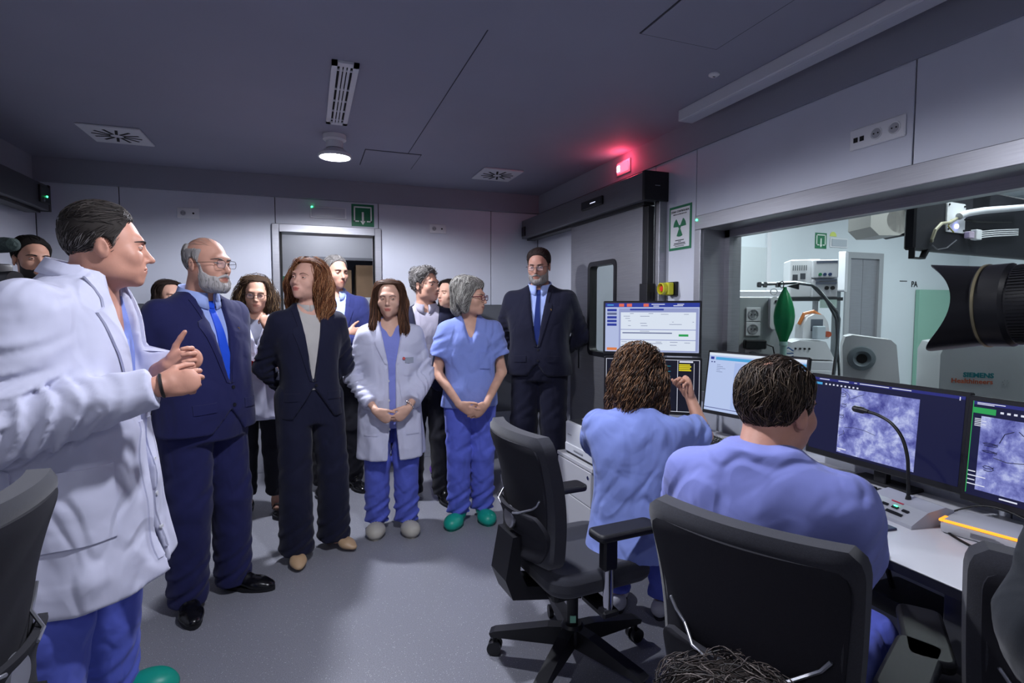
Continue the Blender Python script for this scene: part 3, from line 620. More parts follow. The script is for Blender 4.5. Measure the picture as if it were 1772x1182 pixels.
MB().tube([(.15, -.01, .08), (.2, -.015, .055), (.3, -.015, .07), (.4, -.015, .12)], .004, 6).build('cable', mat('cable_grey', '4a4a50', .5), bb, True)
MB().box((.49, -.04, .135), (.545, -.01, .175), bev=.004).build('plug', mat('plug_pink', 'b3a4b8', .4), bb)
MB().box((.56, -.045, .13), (.62, -.01, .19), bev=.004).build('connector_block', M_white, bb)
for i in range(4): MB().tube([(.62, -.03, .145+.012*i), (.8, -.03, .165+.012*i), (1.1, -.03, .19+.012*i)], .004, 6).build('wire', M_white, bb, True)
MB().cyl((.4, -.018, .2), (.4, -.008, .2), .012, 12).build('indicator', mat('led_violet', '9a9aff', .3, emit=14), bb)
MB().box((.6, .0, 100*k), (.8, .06, ZE-p.z)).build('suspension', M_blackp, bb)
# white gantry covers with maker's lettering
p = at(1608, 660, 3.1); k = 3.1/938
gt = empty('gantry_cover', (p.x, p.y, 0), R(-46), 'white rounded imaging gantry cover with maker lettering', 'imaging gantry')
M_gan = mat('gantry_white', 'bfc3c6', .35)
MB().prism([(0, -p.z+.0), (0, .17), (.02, .22), (.3, .28), (.36, .2), (.36, -p.z)], 0, .5, M=axes((0, .3, p.z), (1, 0, 0), (0, 0, 1), (0, -1, 0))).build('front_cover', M_gan, gt, True)
MB().prism([(.37, -p.z), (.38, .2), (.44, .32), (.6, .4), (1.2, .42), (1.2, -p.z)], 0, .6, M=axes((0, .3, p.z), (1, 0, 0), (0, 0, 1), (0, -1, 0))).build('side_cover', M_gan, gt, True)
text('lettering', 'SIEMENS', .034, mat('logo_teal', '1a8088', .4), gt, axes((.10, -.203, p.z+.055), (1, 0, 0), (0, 0, 1), (0, -1, 0)), bold=.0015)
text('lettering', 'Healthineers', .034, mat('logo_orange', 'c05a3a', .4), gt, axes((.05, -.203, p.z+.022), (1, 0, 0), (0, 0, 1), (0, -1, 0)), bold=.0008)
for i in range(6): MB().sphere((.275+.012*math.cos(i), -.203, p.z+.035+.012*math.sin(i)), .003, 6, 4).build('logo_dot', mat('logo_grey', '9c9ea2', .4), gt)
# ---------------------------------------------------------------- desk and what stands on it
DZ = .74
M_desk = mat('desk_white', 'cfcfd6', .32, var=.02, vscale=3)
dk = empty('desk', (1.53, 1.1, 0), 0, 'long white desk under the viewing window', 'desk')
MB().box((0, -1.5, DZ-.028), (.69, 1.62, DZ), bev=.003).build('worktop', M_desk, dk)
MB().box((-.004, -1.5, DZ-.027), (.001, 1.62, DZ-.001)).build('edge_band', M_blackp, dk)
M_leg = mat('desk_leg', '55565c', .4, .5)
for y in (-.21, 1.5, -1.45):
    MB().box((.06, y-.03, .02), (.12, y+.03, DZ-.028), bev=.005).build('leg', M_leg, dk)
    MB().box((.02, y-.035, 0), (.62, y+.035, .02), bev=.004).build('foot', M_leg, dk)
MB().box((.60, -1.45, .12), (.62, 1.58, DZ-.06)).build('modesty_panel', mat('modesty_grey', '7d8090', .5), dk)
tb = empty('cable_tray', (1.74, 1.05, 0), 0, 'black cable tray hanging under the desk', 'cable tray')
MB().box((-.08, -.16, .50), (.1, .16, .56), bev=.02, seg=2).build('tray', M_blackp, tb, True)
for y in (-.1, .1): MB().tube([(.0, y, .55), (-.03, y, .62), (-.02, y, .711)], .008, 6).build('hanger', M_blackp, tb)
# printer cabinet and printer
M_cabw = mat('cabinet_white', 'c2c2c6', .4)
cb = empty('printer_cabinet', (1.56, 3.0, 0), 0, 'low white pedestal cabinet under the printer', 'cabinet')
MB().box((.012, -.2, 0), (.53, .26, .475)).build('body', M_cabw, cb)
MB().box((-.005, -.21, .475), (.54, .27, .5), bev=.003).build('top', M_cabw, cb)
dr = MB().box((-.006, -.195, .26), (.012, .255, .47), bev=.003).build('drawer', M_cabw, cb)
MB().cyl((-.010, -.165, .435), (-.005, -.165, .435), .012, 14).build('lock', M_steelv, dr)
MB().box((-.006, -.195, .03), (.012, .255, .255), bev=.003).build('drawer', M_cabw, cb)
MB().box((.03, -.2012, .39), (.11, -.2, .46)).build('green_label', mat('label_green', '8fc9a4', .5), cb)
text('lettering', 'HP', .02, mat('print_dark', '3a3d40', .6), cb, axes((.04, -.2015, .415), (1, 0, 0), (0, 0, 1), (0, -1, 0)))
pr = empty('printer', (1.58, 3.0, .5), 0, 'white office laser printer on the low cabinet', 'printer')
M_prw = mat('printer_white', 'd3d5da', .4); M_prg = mat('printer_grey', '3c3e44', .5)
MB().box((.0, -.185, .02), (.40, .2, .215), bev=.012, seg=2).build('body', M_prw, pr, True)
MB().box((.01, -.18, .0), (.39, .19, .022)).build('foot', M_prg, pr)
MB().box((-.006, -.175, .02), (.006, .19, .075), bev=.004).build('paper_drawer', M_prw, pr)
MB().box((-.011, -.06, .04), (-.004, .06, .052), bev=.003).build('drawer_grip', mat('grip_grey', '8b8d94', .5), pr)
MB().box((.02, -.165, .205), (.39, .185, .218)).build('output_well', M_prg, pr)
MB().prism([(.10, .216), (.16, .216), (.39, .236), (.39, .244), (.12, .226)], -.15, .13, M=axes((0, .02, 0), (1, 0, 0), (0, 0, 1), (0, -1, 0))).build('paper_stop', M_prw, pr)
MB().lathe([(0, .002), (.016, .002), (.016, 0)], 20, M=axes((-.001, -.05, .155), (0, -1, 0), (0, 0, 1), (-1, 0, 0))).build('maker_disc', M_prg, pr)
text('lettering', 'hp', .019, M_white, pr, axes((-.004, -.05, .150), (0, -1, 0), (0, 0, 1), (-1, 0, 0)), 'CENTER')
MB().box((-.002, .11, .13), (.0, .16, .135)).build('model_plate', mat('grip_grey', '8b8d94', .5), pr)
# ---------------------------------------------------------------- screens
def emis(name, c, e=1.0):
    m = mat(name, c, .35, emit=e*.78, spec=.3); m.node_tree.nodes['Principled BSDF'].inputs['Base Color'].default_value = (.01, .01, .012, 1); return m
S_BL = emis('ui_pale_blue', 'c9d6ff', .85); S_WH = emis('ui_white', 'e6f0ff', 1.0); S_NAV = emis('ui_navy', '2b3fb0', .8); S_IND = emis('ui_indigo', '2a2f8a', .8)
S_OR = emis('ui_orange', 'f08a4a', .9); S_RD = emis('ui_red', 'f0705a', .9); S_GN = emis('ui_green', '2fae5c', .9); S_DK = emis('ui_dark', '14162e', .5); S_GR = emis('ui_grey', '7480b0', .7)
S_CY = emis('ui_cyan', '35c4e0', .9); S_YE = emis('ui_yellow', 'f0e020', .9); S_NV = emis('ui_midnight', '12164a', .6); S_LB = emis('ui_sky', '4fb2f0', .9); S_TX = emis('ui_text', 'e8ecff', 1.0)
def monitor(name, c, w, h, rz, tilt, label, screen, bez=.012, base=True, parts=None, thick=.04):
    """c: centre of the screen; local frame x right, z up, -y toward the viewer"""
    e = empty(name, (c[0], c[1], c[2]), rz, label, 'monitor')
    T = Matrix.Rotation(tilt, 4, 'X')
    MB().box((-w/2-bez, -.002, -h/2-bez*1.6), (w/2+bez, thick*.5, h/2+bez), bev=.004, M=T).box((-w*.3, thick*.4, -h*.3), (w*.3, thick, h*.3), bev=.01, M=T).build('casing', M_blackp, e)
    s = MB().box((-w/2, -.0032, -h/2), (w/2, -.002, h/2), M=T).build('screen', screen, e)
    if base:
        zb = DZ-c[2]
        MB().box((-.025, thick*.6, zb+.01), (.025, thick*.6+.035, .02), bev=.004).box((-.12, .015, zb), (.12, .11, zb+.014), bev=.005).build('stand', M_blackp, e)
    def ui(x0, y0, x1, y1, m, layer=1, nm='interface_block'):
        MB().box((-w/2+x0*w, -.0032-.0003*layer, h/2-y1*h), (-w/2+x1*w, -.0030, h/2-y0*h), M=T).build(nm, m, s)
    return e, s, ui, T
def face_rz(a, b):
    """rotation for a screen whose left edge is a and right edge b (seen from the front)"""
    return math.atan2(b[1]-a[1], b[0]-a[0])
# upper wide screen with forms
A, B = (1.60, 2.72), (2.0, 2.42); rz = face_rz(A, B); cx, cy = (A[0]+B[0])/2, (A[1]+B[1])/2
e, s, ui, T = monitor('monitor', (cx, cy, 1.345), .51, .275, rz, 0, 'upper bright monitor showing a pale blue form', S_BL, base=False)
ui(0, 0, 1, .085, S_NAV, 1)
for x in (.15, .235, .415): ui(x, .012, x+.055, .075, S_RD, 2)
ui(.02, .03, .09, .05, S_LB, 2); ui(.5, .02, .64, .035, S_TX, 2); ui(.52, .055, .58, .07, S_TX, 2); ui(.77, .02, .84, .035, S_TX, 2); ui(.73, .05, .83, .065, S_TX, 2)
for i in range(5): ui(.02, .12+.075*i, .125, .17+.075*i, S_NAV if i != 1 else S_GR, 2)
ui(.02, .92, .13, .975, S_OR, 2)
ui(.15, .11, .99, .985, emis('ui_lavender', 'a9b4e8', .8), 1)
ui(.27, .115, .63, .15, S_NAV, 3); ui(.17, .19, .965, .535, S_WH, 2); ui(.17, .55, .965, .745, S_WH, 2); ui(.17, .76, .965, .965, S_WH, 2)
ui(.19, .60, .72, .622, S_GR, 3); ui(.79, .63, .89, .675, S_GN, 3)
for (x, y, l) in ((.27, .21, .04), (.47, .21, .05), (.6, .225, .08), (.84, .225, .05), (.2, .265, .07), (.38, .265, .1), (.22, .31, .05), (.25, .36, .03), (.25, .46, .03), (.38, .41, .07), (.39, .46, .07), (.69, .43, .13), (.72, .38, .015), (.93, .38, .015), (.38, .57, .1), (.18, .79, .06), (.35, .8, .06), (.5, .82, .12), (.55, .79, .06), (.7, .79, .08), (.85, .8, .06), (.18, .85, .04), (.33, .86, .06), (.7, .85, .07), (.18, .92, .04), (.5, .92, .06)): ui(x, y, x+l, y+.008, S_GR, 3)
po = empty('monitor_pole', (cx+.115, cy+.15, DZ), rz, 'black double monitor pole behind the two stacked screens', 'monitor stand')
MB().cyl((0, 0, .01), (0, 0, .72), .02).box((-.1, -.05, 0), (.1, .1, .012), bev=.004).build('pole', M_blackp, po)
for z in (.60, .27): MB().box((-.03, -.128, z-.03), (.03, .02, z+.03)).build('bracket', M_blackp, po)
# lower dark screen with panels
e, s, ui, T = monitor('monitor', (cx+.005, cy-.005, 1.022), .51, .29, rz, 0, 'lower dark monitor with white line panels below the form screen', S_DK, base=False)
for q in ((.0, .0, 1, .008), (.0, .992, 1, 1), (0, 0, .005, 1), (.995, 0, 1, 1), (.77, 0, .775, 1), (.94, .06, .944, .95)): ui(*q, S_TX, 2)
for i in range(6): ui(.06, .10+.06*i, .1, .135+.06*i, S_TX if i != 3 else S_OR, 2)
for i in range(7): ui(.115, .15+.09*i, .128, .17+.09*i, S_TX, 2)
ui(.15, .02, .26, .08, S_CY, 2); ui(.3, .02, .4, .08, S_CY, 2); ui(.79, .02, .93, .05, S_TX, 2)
for i in range(4): ui(.785, .08+.035*i, .9+.012*(i % 2), .105+.035*i, S_YE, 2)
for i in range(3):
    for j in range(6): ui(.14+.1*j, .12+.1*i, .145+.1*j, .2+.1*i, S_CY, 2); ui(.14+.1*j, .12+.1*i, .2+.1*j, .126+.1*i, S_CY, 2)
ui(.6, .9, .7, .96, S_TX, 2)
# pale blue viewer, tilted
A, B = (2.03, 2.37), (2.14, 1.86); rz = face_rz(A, B)
e, s, ui, T = monitor('monitor', ((A[0]+B[0])/2, (A[1]+B[1])/2, 1.06), .53, .31, rz, R(-8), 'pale blue bright monitor partly behind the seated man', emis('ui_frost', 'c4d6ff', .95))
ui(0, .0, 1, .045, S_WH, 1); ui(.08, .07, 1, .12, S_LB, 1); ui(.02, .07, .06, .115, S_NAV, 1); ui(.03, .15, .045, .17, S_IND, 1); ui(.06, .15, .075, .17, S_IND, 1)
for i in range(5): ui(.1, .2+.03*i, .1+.04+.03*(i % 3), .206+.03*i, S_GR, 1)
ui(.3, .15, 1, .93, emis('ui_ice', 'b3c8fa', .95), 1)
for (x, y) in ((.33, .36), (.34, .54), (.36, .76)): ui(x, y, x+.08, y+.02, S_GR, 2)
for (x, y) in ((.33, .42), (.34, .6), (.36, .68), (.36, .83)): ui(x, y, x+.2, y+.006, S_GR, 2)
ui(.0, .945, 1, .955, S_IND, 1)
def xray(name, sc, seed):
    m = mat(name, '8fa0ff', .35, emit=1.0, spec=.3); nt = m.node_tree; L = nt.links.new; b = nt.nodes['Principled BSDF']
    tc = nt.nodes.new('ShaderNodeTexCoord'); mp = nt.nodes.new('ShaderNodeMapping'); mp.inputs['Location'].default_value = (seed, seed*2, seed*.7); L(tc.outputs['Object'], mp.inputs[0])
    n = nt.nodes.new('ShaderNodeTexNoise'); n.inputs['Scale'].default_value = sc; n.inputs['Detail'].default_value = 6; n.inputs['Distortion'].default_value = .25; n.inputs['Roughness'].default_value = .68; L(mp.outputs[0], n.inputs['Vector'])
    r = nt.nodes.new('ShaderNodeValToRGB'); e = r.color_ramp.elements; e[0].position = .36; e[0].color = (*lin('3f4290'), 1); e[1].position = .66; e[1].color = (*lin('d3dcff'), 1)
    q = e.new(.5); q.color = (*lin('8087cc'), 1); L(n.outputs['Fac'], r.inputs[0])
    L(r.outputs[0], b.inputs['Emission Color']); b.inputs['Base Color'].default_value = (.02, .02, .04, 1); b.inputs['Emission Strength'].default_value = .8
    return m
M_wire = emis('xray_wire', '26264a', .4)
def squiggle(s, T, pts, w, h, r=.0009):
    MB().tube([T @ Vector((-w/2+x*w, -.0055, h/2-y*h)) for x, y in pts], r, 5).build('contrast_line', M_wire, s)
def coils(x, y, n, rx, ry, dy): return [(x+rx*math.cos(i*.8), y+dy*i+ry*math.sin(i*.8)) for i in range(n)]
# left x-ray monitor
XM = 2.11; w, h = .60, .315
e, s, ui, T = monitor('monitor', (XM, 1.485, .99), w, h, R(-90), R(-4), 'wide dark monitor with one greyish x-ray image in its middle', S_NV, bez=.016)
ui(0, 0, 1, .035, S_IND, 1); ui(.0, .035, 1, .06, S_NV, 1); ui(.02, .065, .075, .095, S_LB, 2)
for i in range(9): ui(.1+.03*i, .07, .112+.03*i, .09, S_TX, 2)
for (x, l) in ((.05, .08), (.2, .08), (.32, .02), (.36, .2), (.58, .12)): ui(x, .012, x+l, .022, S_TX, 2)
ui(.97, .01, .975, .05, S_TX, 2)
ui(.23, .105, .755, .97, xray('xray_left', 13, 3.1), 1, 'xray_image')
for q in (coils(.25, .16, 12, .02, .02, .004), coils(.26, .3, 14, .018, .015, .004), coils(.25, .45, 12, .015, .015, .004), [(.24, .12), (.28, .16), (.3, .2), (.29, .24), (.32, .22), (.36, .18), (.4, .15)], [(.28, .62), (.35, .6), (.43, .61), (.5, .64)], [(.24, .75), (.28, .7), (.27, .66)]): squiggle(s, T, q, w, h)
ui(.235, .91, .3, .925, S_TX, 2); ui(.235, .935, .26, .95, S_TX, 2); ui(.4, .77, .403, .785, S_TX, 2)
# right x-ray monitor
e, s, ui, T = monitor('monitor', (XM-.03, .845, .985), w, h, R(-90), R(-4), 'x-ray monitor with a green button and catheter outline at the right edge', S_NV, bez=.016)
ui(0, 0, 1, .035, S_IND, 1); ui(.005, .065, .11, .125, S_GN, 2)
for i in range(8): ui(.13+.03*i, .08, .145+.03*i, .1, S_TX, 2)
ui(0, 0, .004, .98, S_GN, 2); ui(.02, .01, .15, .018, S_TX, 2); ui(.02, .025, .1, .032, S_TX, 2)
ui(.045, .15, .88, .93, xray('xray_right', 12, 8.3), 1, 'xray_image')
for q in (coils(.1, .42, 12, .035, .012, .002), coils(.1, .5, 10, .035, .012, .002), coils(.1, .66, 12, .025, .02, .003), [(.12, .56), (.18, .58), (.25, .56), (.3, .5), (.34, .44), (.32, .4), (.36, .37), (.42, .36), (.5, .38)], [(.14, .4), (.16, .3), (.2, .26)], [(.22, .25), (.25, .3), (.3, .33)]): squiggle(s, T, q, w, h, .0012)
for i in range(5): ui(.015, .18+.018*i, .05+.02*(i % 2), .188+.018*i, S_TX, 3)
for i in range(4): ui(.005, .74+.045*i, .04+.05*(i % 2), .75+.045*i, S_TX, 3)
ui(.16, .955, .24, .97, S_TX, 2)
# keyboards
M_key = mat('keycap_black', '1c1c22', .35)
key_me = MB().box((-.0078, -.0078, 0), (.0078, .0078, .008), bev=.0025).mesh('key')
key_me.materials.append(M_key)
def keyboard(c, rz, label, n=18, w=.44):
    e = empty('keyboard', c, rz, label, 'keyboard', 'black desk keyboards')
    MB().prism([(-.075, .0), (.075, .0), (.075, .022), (-.075, .012)], -w/2, w/2, M=axes((0, 0, 0), (0, 1, 0), (0, 0, 1), (1, 0, 0))).build('tray', M_blackp, e)
    for r in range(6):
        for q in range(n):
            if r == 5 and 3 < q < 9: continue
            k = bpy.data.objects.new('key', key_me); COL.objects.link(k); k.parent = e
            y = .062-r*.0215-(.004 if r else 0); k.location = (-w/2+.022+q*(w-.044)/(n-1), y, .0165+.066*y)
    sp = MB().box((-.055, -.007, 0), (.055, .007, .008), bev=.0025).build('space_bar', M_key, e, loc=(-.06, -.0495, .0135))
    return e
keyboard((1.965, 1.60, DZ), R(-92), 'black keyboard in front of the wide x-ray monitor')
keyboard((1.955, 2.13, DZ), R(-95), 'black keyboard on the far part of the desk beside papers')
keyboard((1.955, .60, DZ), R(-90), 'black keyboard below the right-hand x-ray monitor')
# desk microphone
M_mic = mat('mic_grey', 'a7a9b2', .42)
mc = empty('desk_microphone', (1.90, 1.235, DZ), R(-98), 'grey desk paging microphone with a long black gooseneck', 'microphone')
MB().prism([(-.085, 0), (.085, 0), (.085, .05), (.05, .062), (-.02, .05), (-.085, .012)], -.105, .105, M=axes((0, 0, 0), (0, 1, 0), (0, 0, 1), (1, 0, 0))).build('base', M_mic, mc)
G = lambda x, y: (x, y, .012+(y+.085)*.585+.0012)
for i in range(4): MB().box((-.012, -.0055, 0), (.012, .0055, .004), bev=.0015, M=Matrix.Translation(G(-.065+.038*i, -.046)) @ Matrix.Rotation(R(30), 4, 'X')).build('button', M_blackp, mc)
for i in range(2): MB().box((-.03, -.006, 0), (.03, .006, .004), bev=.0015, M=Matrix.Translation(G(-.05+.075*i, -.066)) @ Matrix.Rotation(R(30), 4, 'X')).build('talk_bar', M_blackp, mc)
for i in (0, 1): MB().box((-.006, -.0015, .004), (.006, .0015, .0055), M=Matrix.Translation(G(-.065+.038*i*2, -.042)) @ Matrix.Rotation(R(30), 4, 'X')).build('status_light', mat('led_green', '30ff90', .4, emit=12), mc)
MB().box((-.022, -.0025, 0), (.022, .0025, .001), M=Matrix.Translation(G(.0, -.024)) @ Matrix.Rotation(R(30), 4, 'X')).build('maker_strip', mat('strip_red', 'b0344a', .5), mc)
gn = [(.0, .02, .055), (-.004, .02, .13), (-.012, .022, .2), (-.035, .022, .262), (-.075, .018, .305), (-.125, .012, .325), (-.165, .008, .33)]
def spl(p, n=6):
    p = [Vector(q) for q in p]; o = []
    for i in range(len(p)-1):
        a, b, c, d = p[max(i-1, 0)], p[i], p[i+1], p[min(i+2, len(p)-1)]
        for k in range(n):
            t = k/n; o.append(.5*((2*b)+(c-a)*t+(2*a-5*b+4*c-d)*t*t+(-a+3*b-3*c+d)*t**3))
    return o+[p[-1]]
MB().tube(spl(gn), .0058, 10).cyl((0, .02, .05), (0, .02, .068), .011, 14, .007).build('gooseneck', M_blackp, mc, True)
MB().tube([(-.160, .008, .33), (-.175, .007, .331), (-.182, .006, .331), (-.215, .002, .333), (-.221, .001, .333)], [.007, .009, .0125, .0125, .009], 14).build('capsule', M_blackp, mc, True)
# router
ro = empty('router', (1.965, 1.0, DZ), R(-78), 'grey network box with a glowing orange edge', 'network box')
MB().box((-.12, -.075, 0), (.16, .085, .045), bev=.012, seg=2).build('casing', mat('router_grey', 'b4b5ba', .4), ro, True)
MB().box((-.11, -.077, .037), (.10, -.071, .0455), bev=.002).box((-.1215, -.077, .037), (-.11, -.03, .0455), bev=.002).build('light_strip', mat('amber_glow', 'ff9a28', .3, emit=1.3), ro)
for i in range(5): MB().box((-.04, -.0765, .012+.003*i), (.06-.01*i, -.0745, .0135+.003*i)).build('print_line', mat('print_grey', '7c7d84', .6), ro)
# mouse, cables, papers, box, glove
ms = MB().sphere((0, 0, .0), 1, 20, 12, scale=(.062, .034, .04)).build('computer_mouse', M_blackp, None, True, loc=(1.78, .90, DZ+.002)); ms.rotation_euler = (0, 0, R(20)); tag(ms, 'large black computer mouse at the near end of the desk', 'mouse')
for v in ms.data.vertices: v.co.z = max(v.co.z, 0)
def cable(pts, label, r=.003):
    o = MB().tube(spl(pts), r, 7).build('cable', M_cable, None, True); tag(o, label, 'cable', 'loose black cables on the desk')
cable([(2.0, 1.145, DZ+.006), (1.93, 1.135, DZ+.004), (1.86, 1.05, DZ+.004), (1.80, .9, DZ+.004), (1.78, .84, DZ+.004)], 'black cable crossing the desk past the orange-lit box', .004)
cable([(2.06, 1.19, DZ+.004), (2.065, 1.1, DZ+.06), (2.065, 1.0, DZ+.065), (2.06, .84, DZ+.004)], 'thin black cable arching behind the orange-lit box')
cable([(2.02, 2.42, DZ+.004), (1.95, 2.46, DZ+.004), (1.86, 2.43, DZ+.012), (1.92, 2.385, DZ+.004), (2.0, 2.40, DZ+.02)], 'tangled black cable on the desk below the stacked monitors', .004)
pp = MB().box((-.13, -.09, 0), (.13, .09, .003)).build('paper_stack', mat('paper', 'd2d2dc', .7), None, loc=(1.72, 2.16, DZ)); pp.rotation_euler = (0, 0, R(-38)); tag(pp, 'white paper sheets on the far part of the desk', 'paper')
fo = empty('folder', (1.72, 1.30, DZ), R(-96), 'dark blue folder with a yellow edge on the desk', 'folder')
MB().box((-.14, -.05, 0), (.14, .05, .008), bev=.002).build('cover', mat('folder_blue', '2c3350', .5), fo)
MB().box((-.14, -.06, 0), (.14, -.05, .006)).build('edge', mat('folder_yellow', 'b39a3c', .5), fo)
gl = MB().box((-.05, -.035, 0), (.05, .035, .09), bev=.004).build('glove_box', mat('teal_card', '1f9e86', .6), None, loc=(1.66, 2.42, DZ)); gl.rotation_euler = (0, 0, R(-30)); tag(gl, 'small teal box on the desk beside the curly-haired woman', 'box')
gl = MB().box((-.02, -.045, 0), (.02, .045, .02), bev=.004).build('green_sponge', mat('bright_green', '24b060', .6), None, loc=(2.03, 1.86, DZ)); tag(gl, 'bright green pad on the desk left of the wide x-ray monitor', 'pad')
# ---------------------------------------------------------------- office chairs
M_fab = mat('chair_fabric', '2b2c35', .9, var=.15, vscale=250, bump=.25, bscale=900, sheen=.25)
M_fabd = mat('chair_back_fabric', '1d1d25', .85, var=.1, vscale=250, bump=.15, bscale=900)
M_chr = mat('chrome', 'c8c8d0', .12, 1.); M_sil = mat('silver_badge', 'a9aab2', .3, .8)
def curved_back(w0, w1, z0, z1, th, bend, rec, nz=28, nx=16, inset=0., yo=0., rnd=.06):
    """padded backrest: grid of front and back surfaces, bowed and reclined"""
    b = MB(); F, K = [], []
    for i in range(nz+1):
        t = i/nz; z = z0+(z1-z0)*t; w = w0+(w1-w0)*t
        ez = min(t, 1-t)*(z1-z0); cr = max(0., 1-ez/rnd); wz = w-rnd*(1-math.sqrt(max(0, 1-cr*cr)))
        fr, kr = [], []
        for j in range(nx+1):
            s = (j/nx)*2-1; x = s*(wz-inset)/2
            ed = min((1-abs(s))*wz/2, ez); pud = th*(.55+.45*min(1, ed/.035)**.6)
            y = rec*(z-z0)+bend*(s*s)*-1+.03*math.sin(math.pi*t)*-1+yo
            fr.append(b.bm.verts.new((x, y-pud/2, z))); kr.append(b.bm.verts.new((x, y+pud/2, z)))
        F.append(fr); K.append(kr)
    for i in range(nz):
        for j in range(nx):
            b.bm.faces.new((F[i][j], F[i][j+1], F[i+1][j+1], F[i+1][j])); b.bm.faces.new((K[i][j+1], K[i][j], K[i+1][j], K[i+1][j+1]))
        b.bm.faces.new((F[i][0], F[i+1][0], K[i+1][0], K[i][0])); b.bm.faces.new((F[i+1][nx], F[i][nx], K[i][nx], K[i+1][nx]))
    for j in range(nx):
        b.bm.faces.new((F[0][j+1], F[0][j], K[0][j], K[0][j+1])); b.bm.faces.new((F[nz][j], F[nz][j+1], K[nz][j+1], K[nz][j]))
    return b
def bvh_simple(o): return BVHTree.FromPolygons([v.co[:] for v in o.data.vertices], [p.vertices[:] for p in o.data.polygons])
def office_chair(loc, rz, label, arm_rot=0., base_rot=0., badge=True):
    """local frame: sitter faces -y, seat centre over the origin"""
    e = empty('office_chair', (loc[0], loc[1], 0), rz, label, 'chair', 'black office swivel chairs')
    rec = .13
    curved_back(.40, .46, .50, 1.0, .085, .035, rec, yo=.215).build('backrest', M_fab, e, True)
    bp = curved_back(.36, .42, .56, .965, .02, .035, rec, yo=.262, rnd=.05).build('back_panel', M_fabd, e, True)
    lum = curved_back(.37, .405, .52, .70, .03, .035, rec, yo=.268, rnd=.09).build('lumbar_shell', M_fabd, e, True)
    tr_ = [bvh_simple(bp), bvh_simple(lum)]
    def yb(x, z):
        ys = [h[0].y for h in (t.ray_cast(Vector((x, 1, z)), Vector((0, -1, 0))) for t in tr_) if h[0] is not None]
        return max(ys) if ys else .28+rec*(z-.5)
    for s in (-1, 1):
        MB().tube([(s*x, yb(s*x, z)+.002, z) for x, z in ((.172, .765), (.155, .74), (.13, .72), (.09, .70), (.055, .69))], .0045, 6).build('piping', M_sil, e, True)
    if badge:
        MB().lathe([(0, .014), (.036, .013), (.042, .008), (.043, 0), (0, 0)], 28, M=axes((0, yb(0, .655)-.002, .655), (-1, 0, 0), (0, 0, 1), (0, 1, 0))).build('badge', M_sil, e, True)
    MB().prism([(.0, .30), (.30, .36), (.33, .44), (.30, .60), (.26, .60), (.27, .46), (.24, .40), (.0, .35)], -.07, .07, M=axes((0, 0, 0), (0, 1, 0), (0, 0, 1), (1, 0, 0))).build('back_carrier', M_blackp, e)
    bv = e.children[-1].modifiers.new('round', 'BEVEL'); bv.width = .018; bv.segments = 3; bv.limit_method = 'ANGLE'; bv.angle_limit = R(25)
    MB().prism(rrect(.47, .46, .09, 6), 0, .085, M=Matrix.Translation((0, -.02, .40))).build('seat', M_fab, e, True)
    ss = e.children[-1]; bv = ss.modifiers.new('round', 'BEVEL'); bv.width = .028; bv.segments = 3; bv.limit_method = 'ANGLE'; bv.angle_limit = R(50)
    MB().box((-.13, -.14, .335), (.13, .16, .40), bev=.02, seg=2).build('mechanism', M_blackp, e)
    for s in (-1, 1):
        a = empty('armrest_carrier', (0, 0, 0)); bpy.data.objects.remove(a)
        ar = MB().box((s*.25-.022, -.03, .50), (s*.25+.022, .03, .62), bev=.008).build('arm_sleeve', M_blackp, e)
        MB().cyl((s*.25, 0, .345), (s*.25, 0, .52), .019, 16).build('arm_post', M_chr, e, True)
        MB().box((min(s*.12, s*.275), -.035, .325), (max(s*.12, s*.275), .035, .355), bev=.008).build('arm_bracket', M_blackp, e)
        pad = MB().prism(rrect(.10, .27, .025, 4), -.015, .015, M=Matrix.Translation((s*.25, -.07, .635)) @ Matrix.Rotation(arm_rot*s, 4, 'Z')).build('arm_pad', mat('arm_pad_black', '1a1a20', .55), e, True)
        bv = pad.modifiers.new('round', 'BEVEL'); bv.width = .01; bv.segments = 2; bv.limit_method = 'ANGLE'; bv.angle_limit = R(50)
    MB().cyl((0, 0, .12), (0, 0, .345), .024, 18).build('gas_column', M_blackp, e, True)
    MB().cyl((0, 0, .25), (0, 0, .34), .014, 14).build('piston', M_chr, e, True)
    MB().box((-.012, -.0245, .175), (.012, -.0225, .205), M=Matrix.Rotation(-rz+R(-20), 4, 'Z')).build('tag', mat('tag_green', '8fd0b0', .5), e)
    hub = MB().lathe([(0, .08), (.045, .08), (.05, .10), (.05, .15), (.038, .165), (0, .165)], 24).build('hub', M_blackp, e, True)
    for k in range(5):
        an = base_rot+2*math.pi*k/5; M = Matrix.Rotation(an, 4, 'Z')
        sp = MB().prism([(.03, .075), (.03, .155), (.10, .15), (.325, .105), (.345, .095), (.34, .08)], -.024, .024, M=M @ axes((0, 0, 0), (1, 0, 0), (0, 0, 1), (0, -1, 0))).build('base_spoke', M_blackp, e)
        MB().cyl((.325*math.cos(an), .325*math.sin(an), .05), (.325*math.cos(an), .325*math.sin(an), .09), .012, 10).build('caster_stem', M_blackp, sp)
        for s in (-1, 1):
            MB().cyl((.325, s*.008, .029), (.325, s*.028, .029), .029, 18, M=M).build('caster_wheel', M_blackp, sp, True)
    return e
office_chair((.99, 1.93), R(90+4), 'black office chair with round silver badge under the curly-haired woman', base_rot=R(-16))
office_chair((1.09, .985), R(90+23.6), 'black office chair supporting the seated man, back toward the camera', base_rot=R(20))
office_chair((1.52, .62), R(90+38), 'dark office chair at the right end of the desk beside the seated man', base_rot=R(-14))
office_chair((-.85, 1.36), R(266), 'dark office chair at the left edge in front of the doctor', base_rot=R(40)).scale = (1, 1, 1.08)
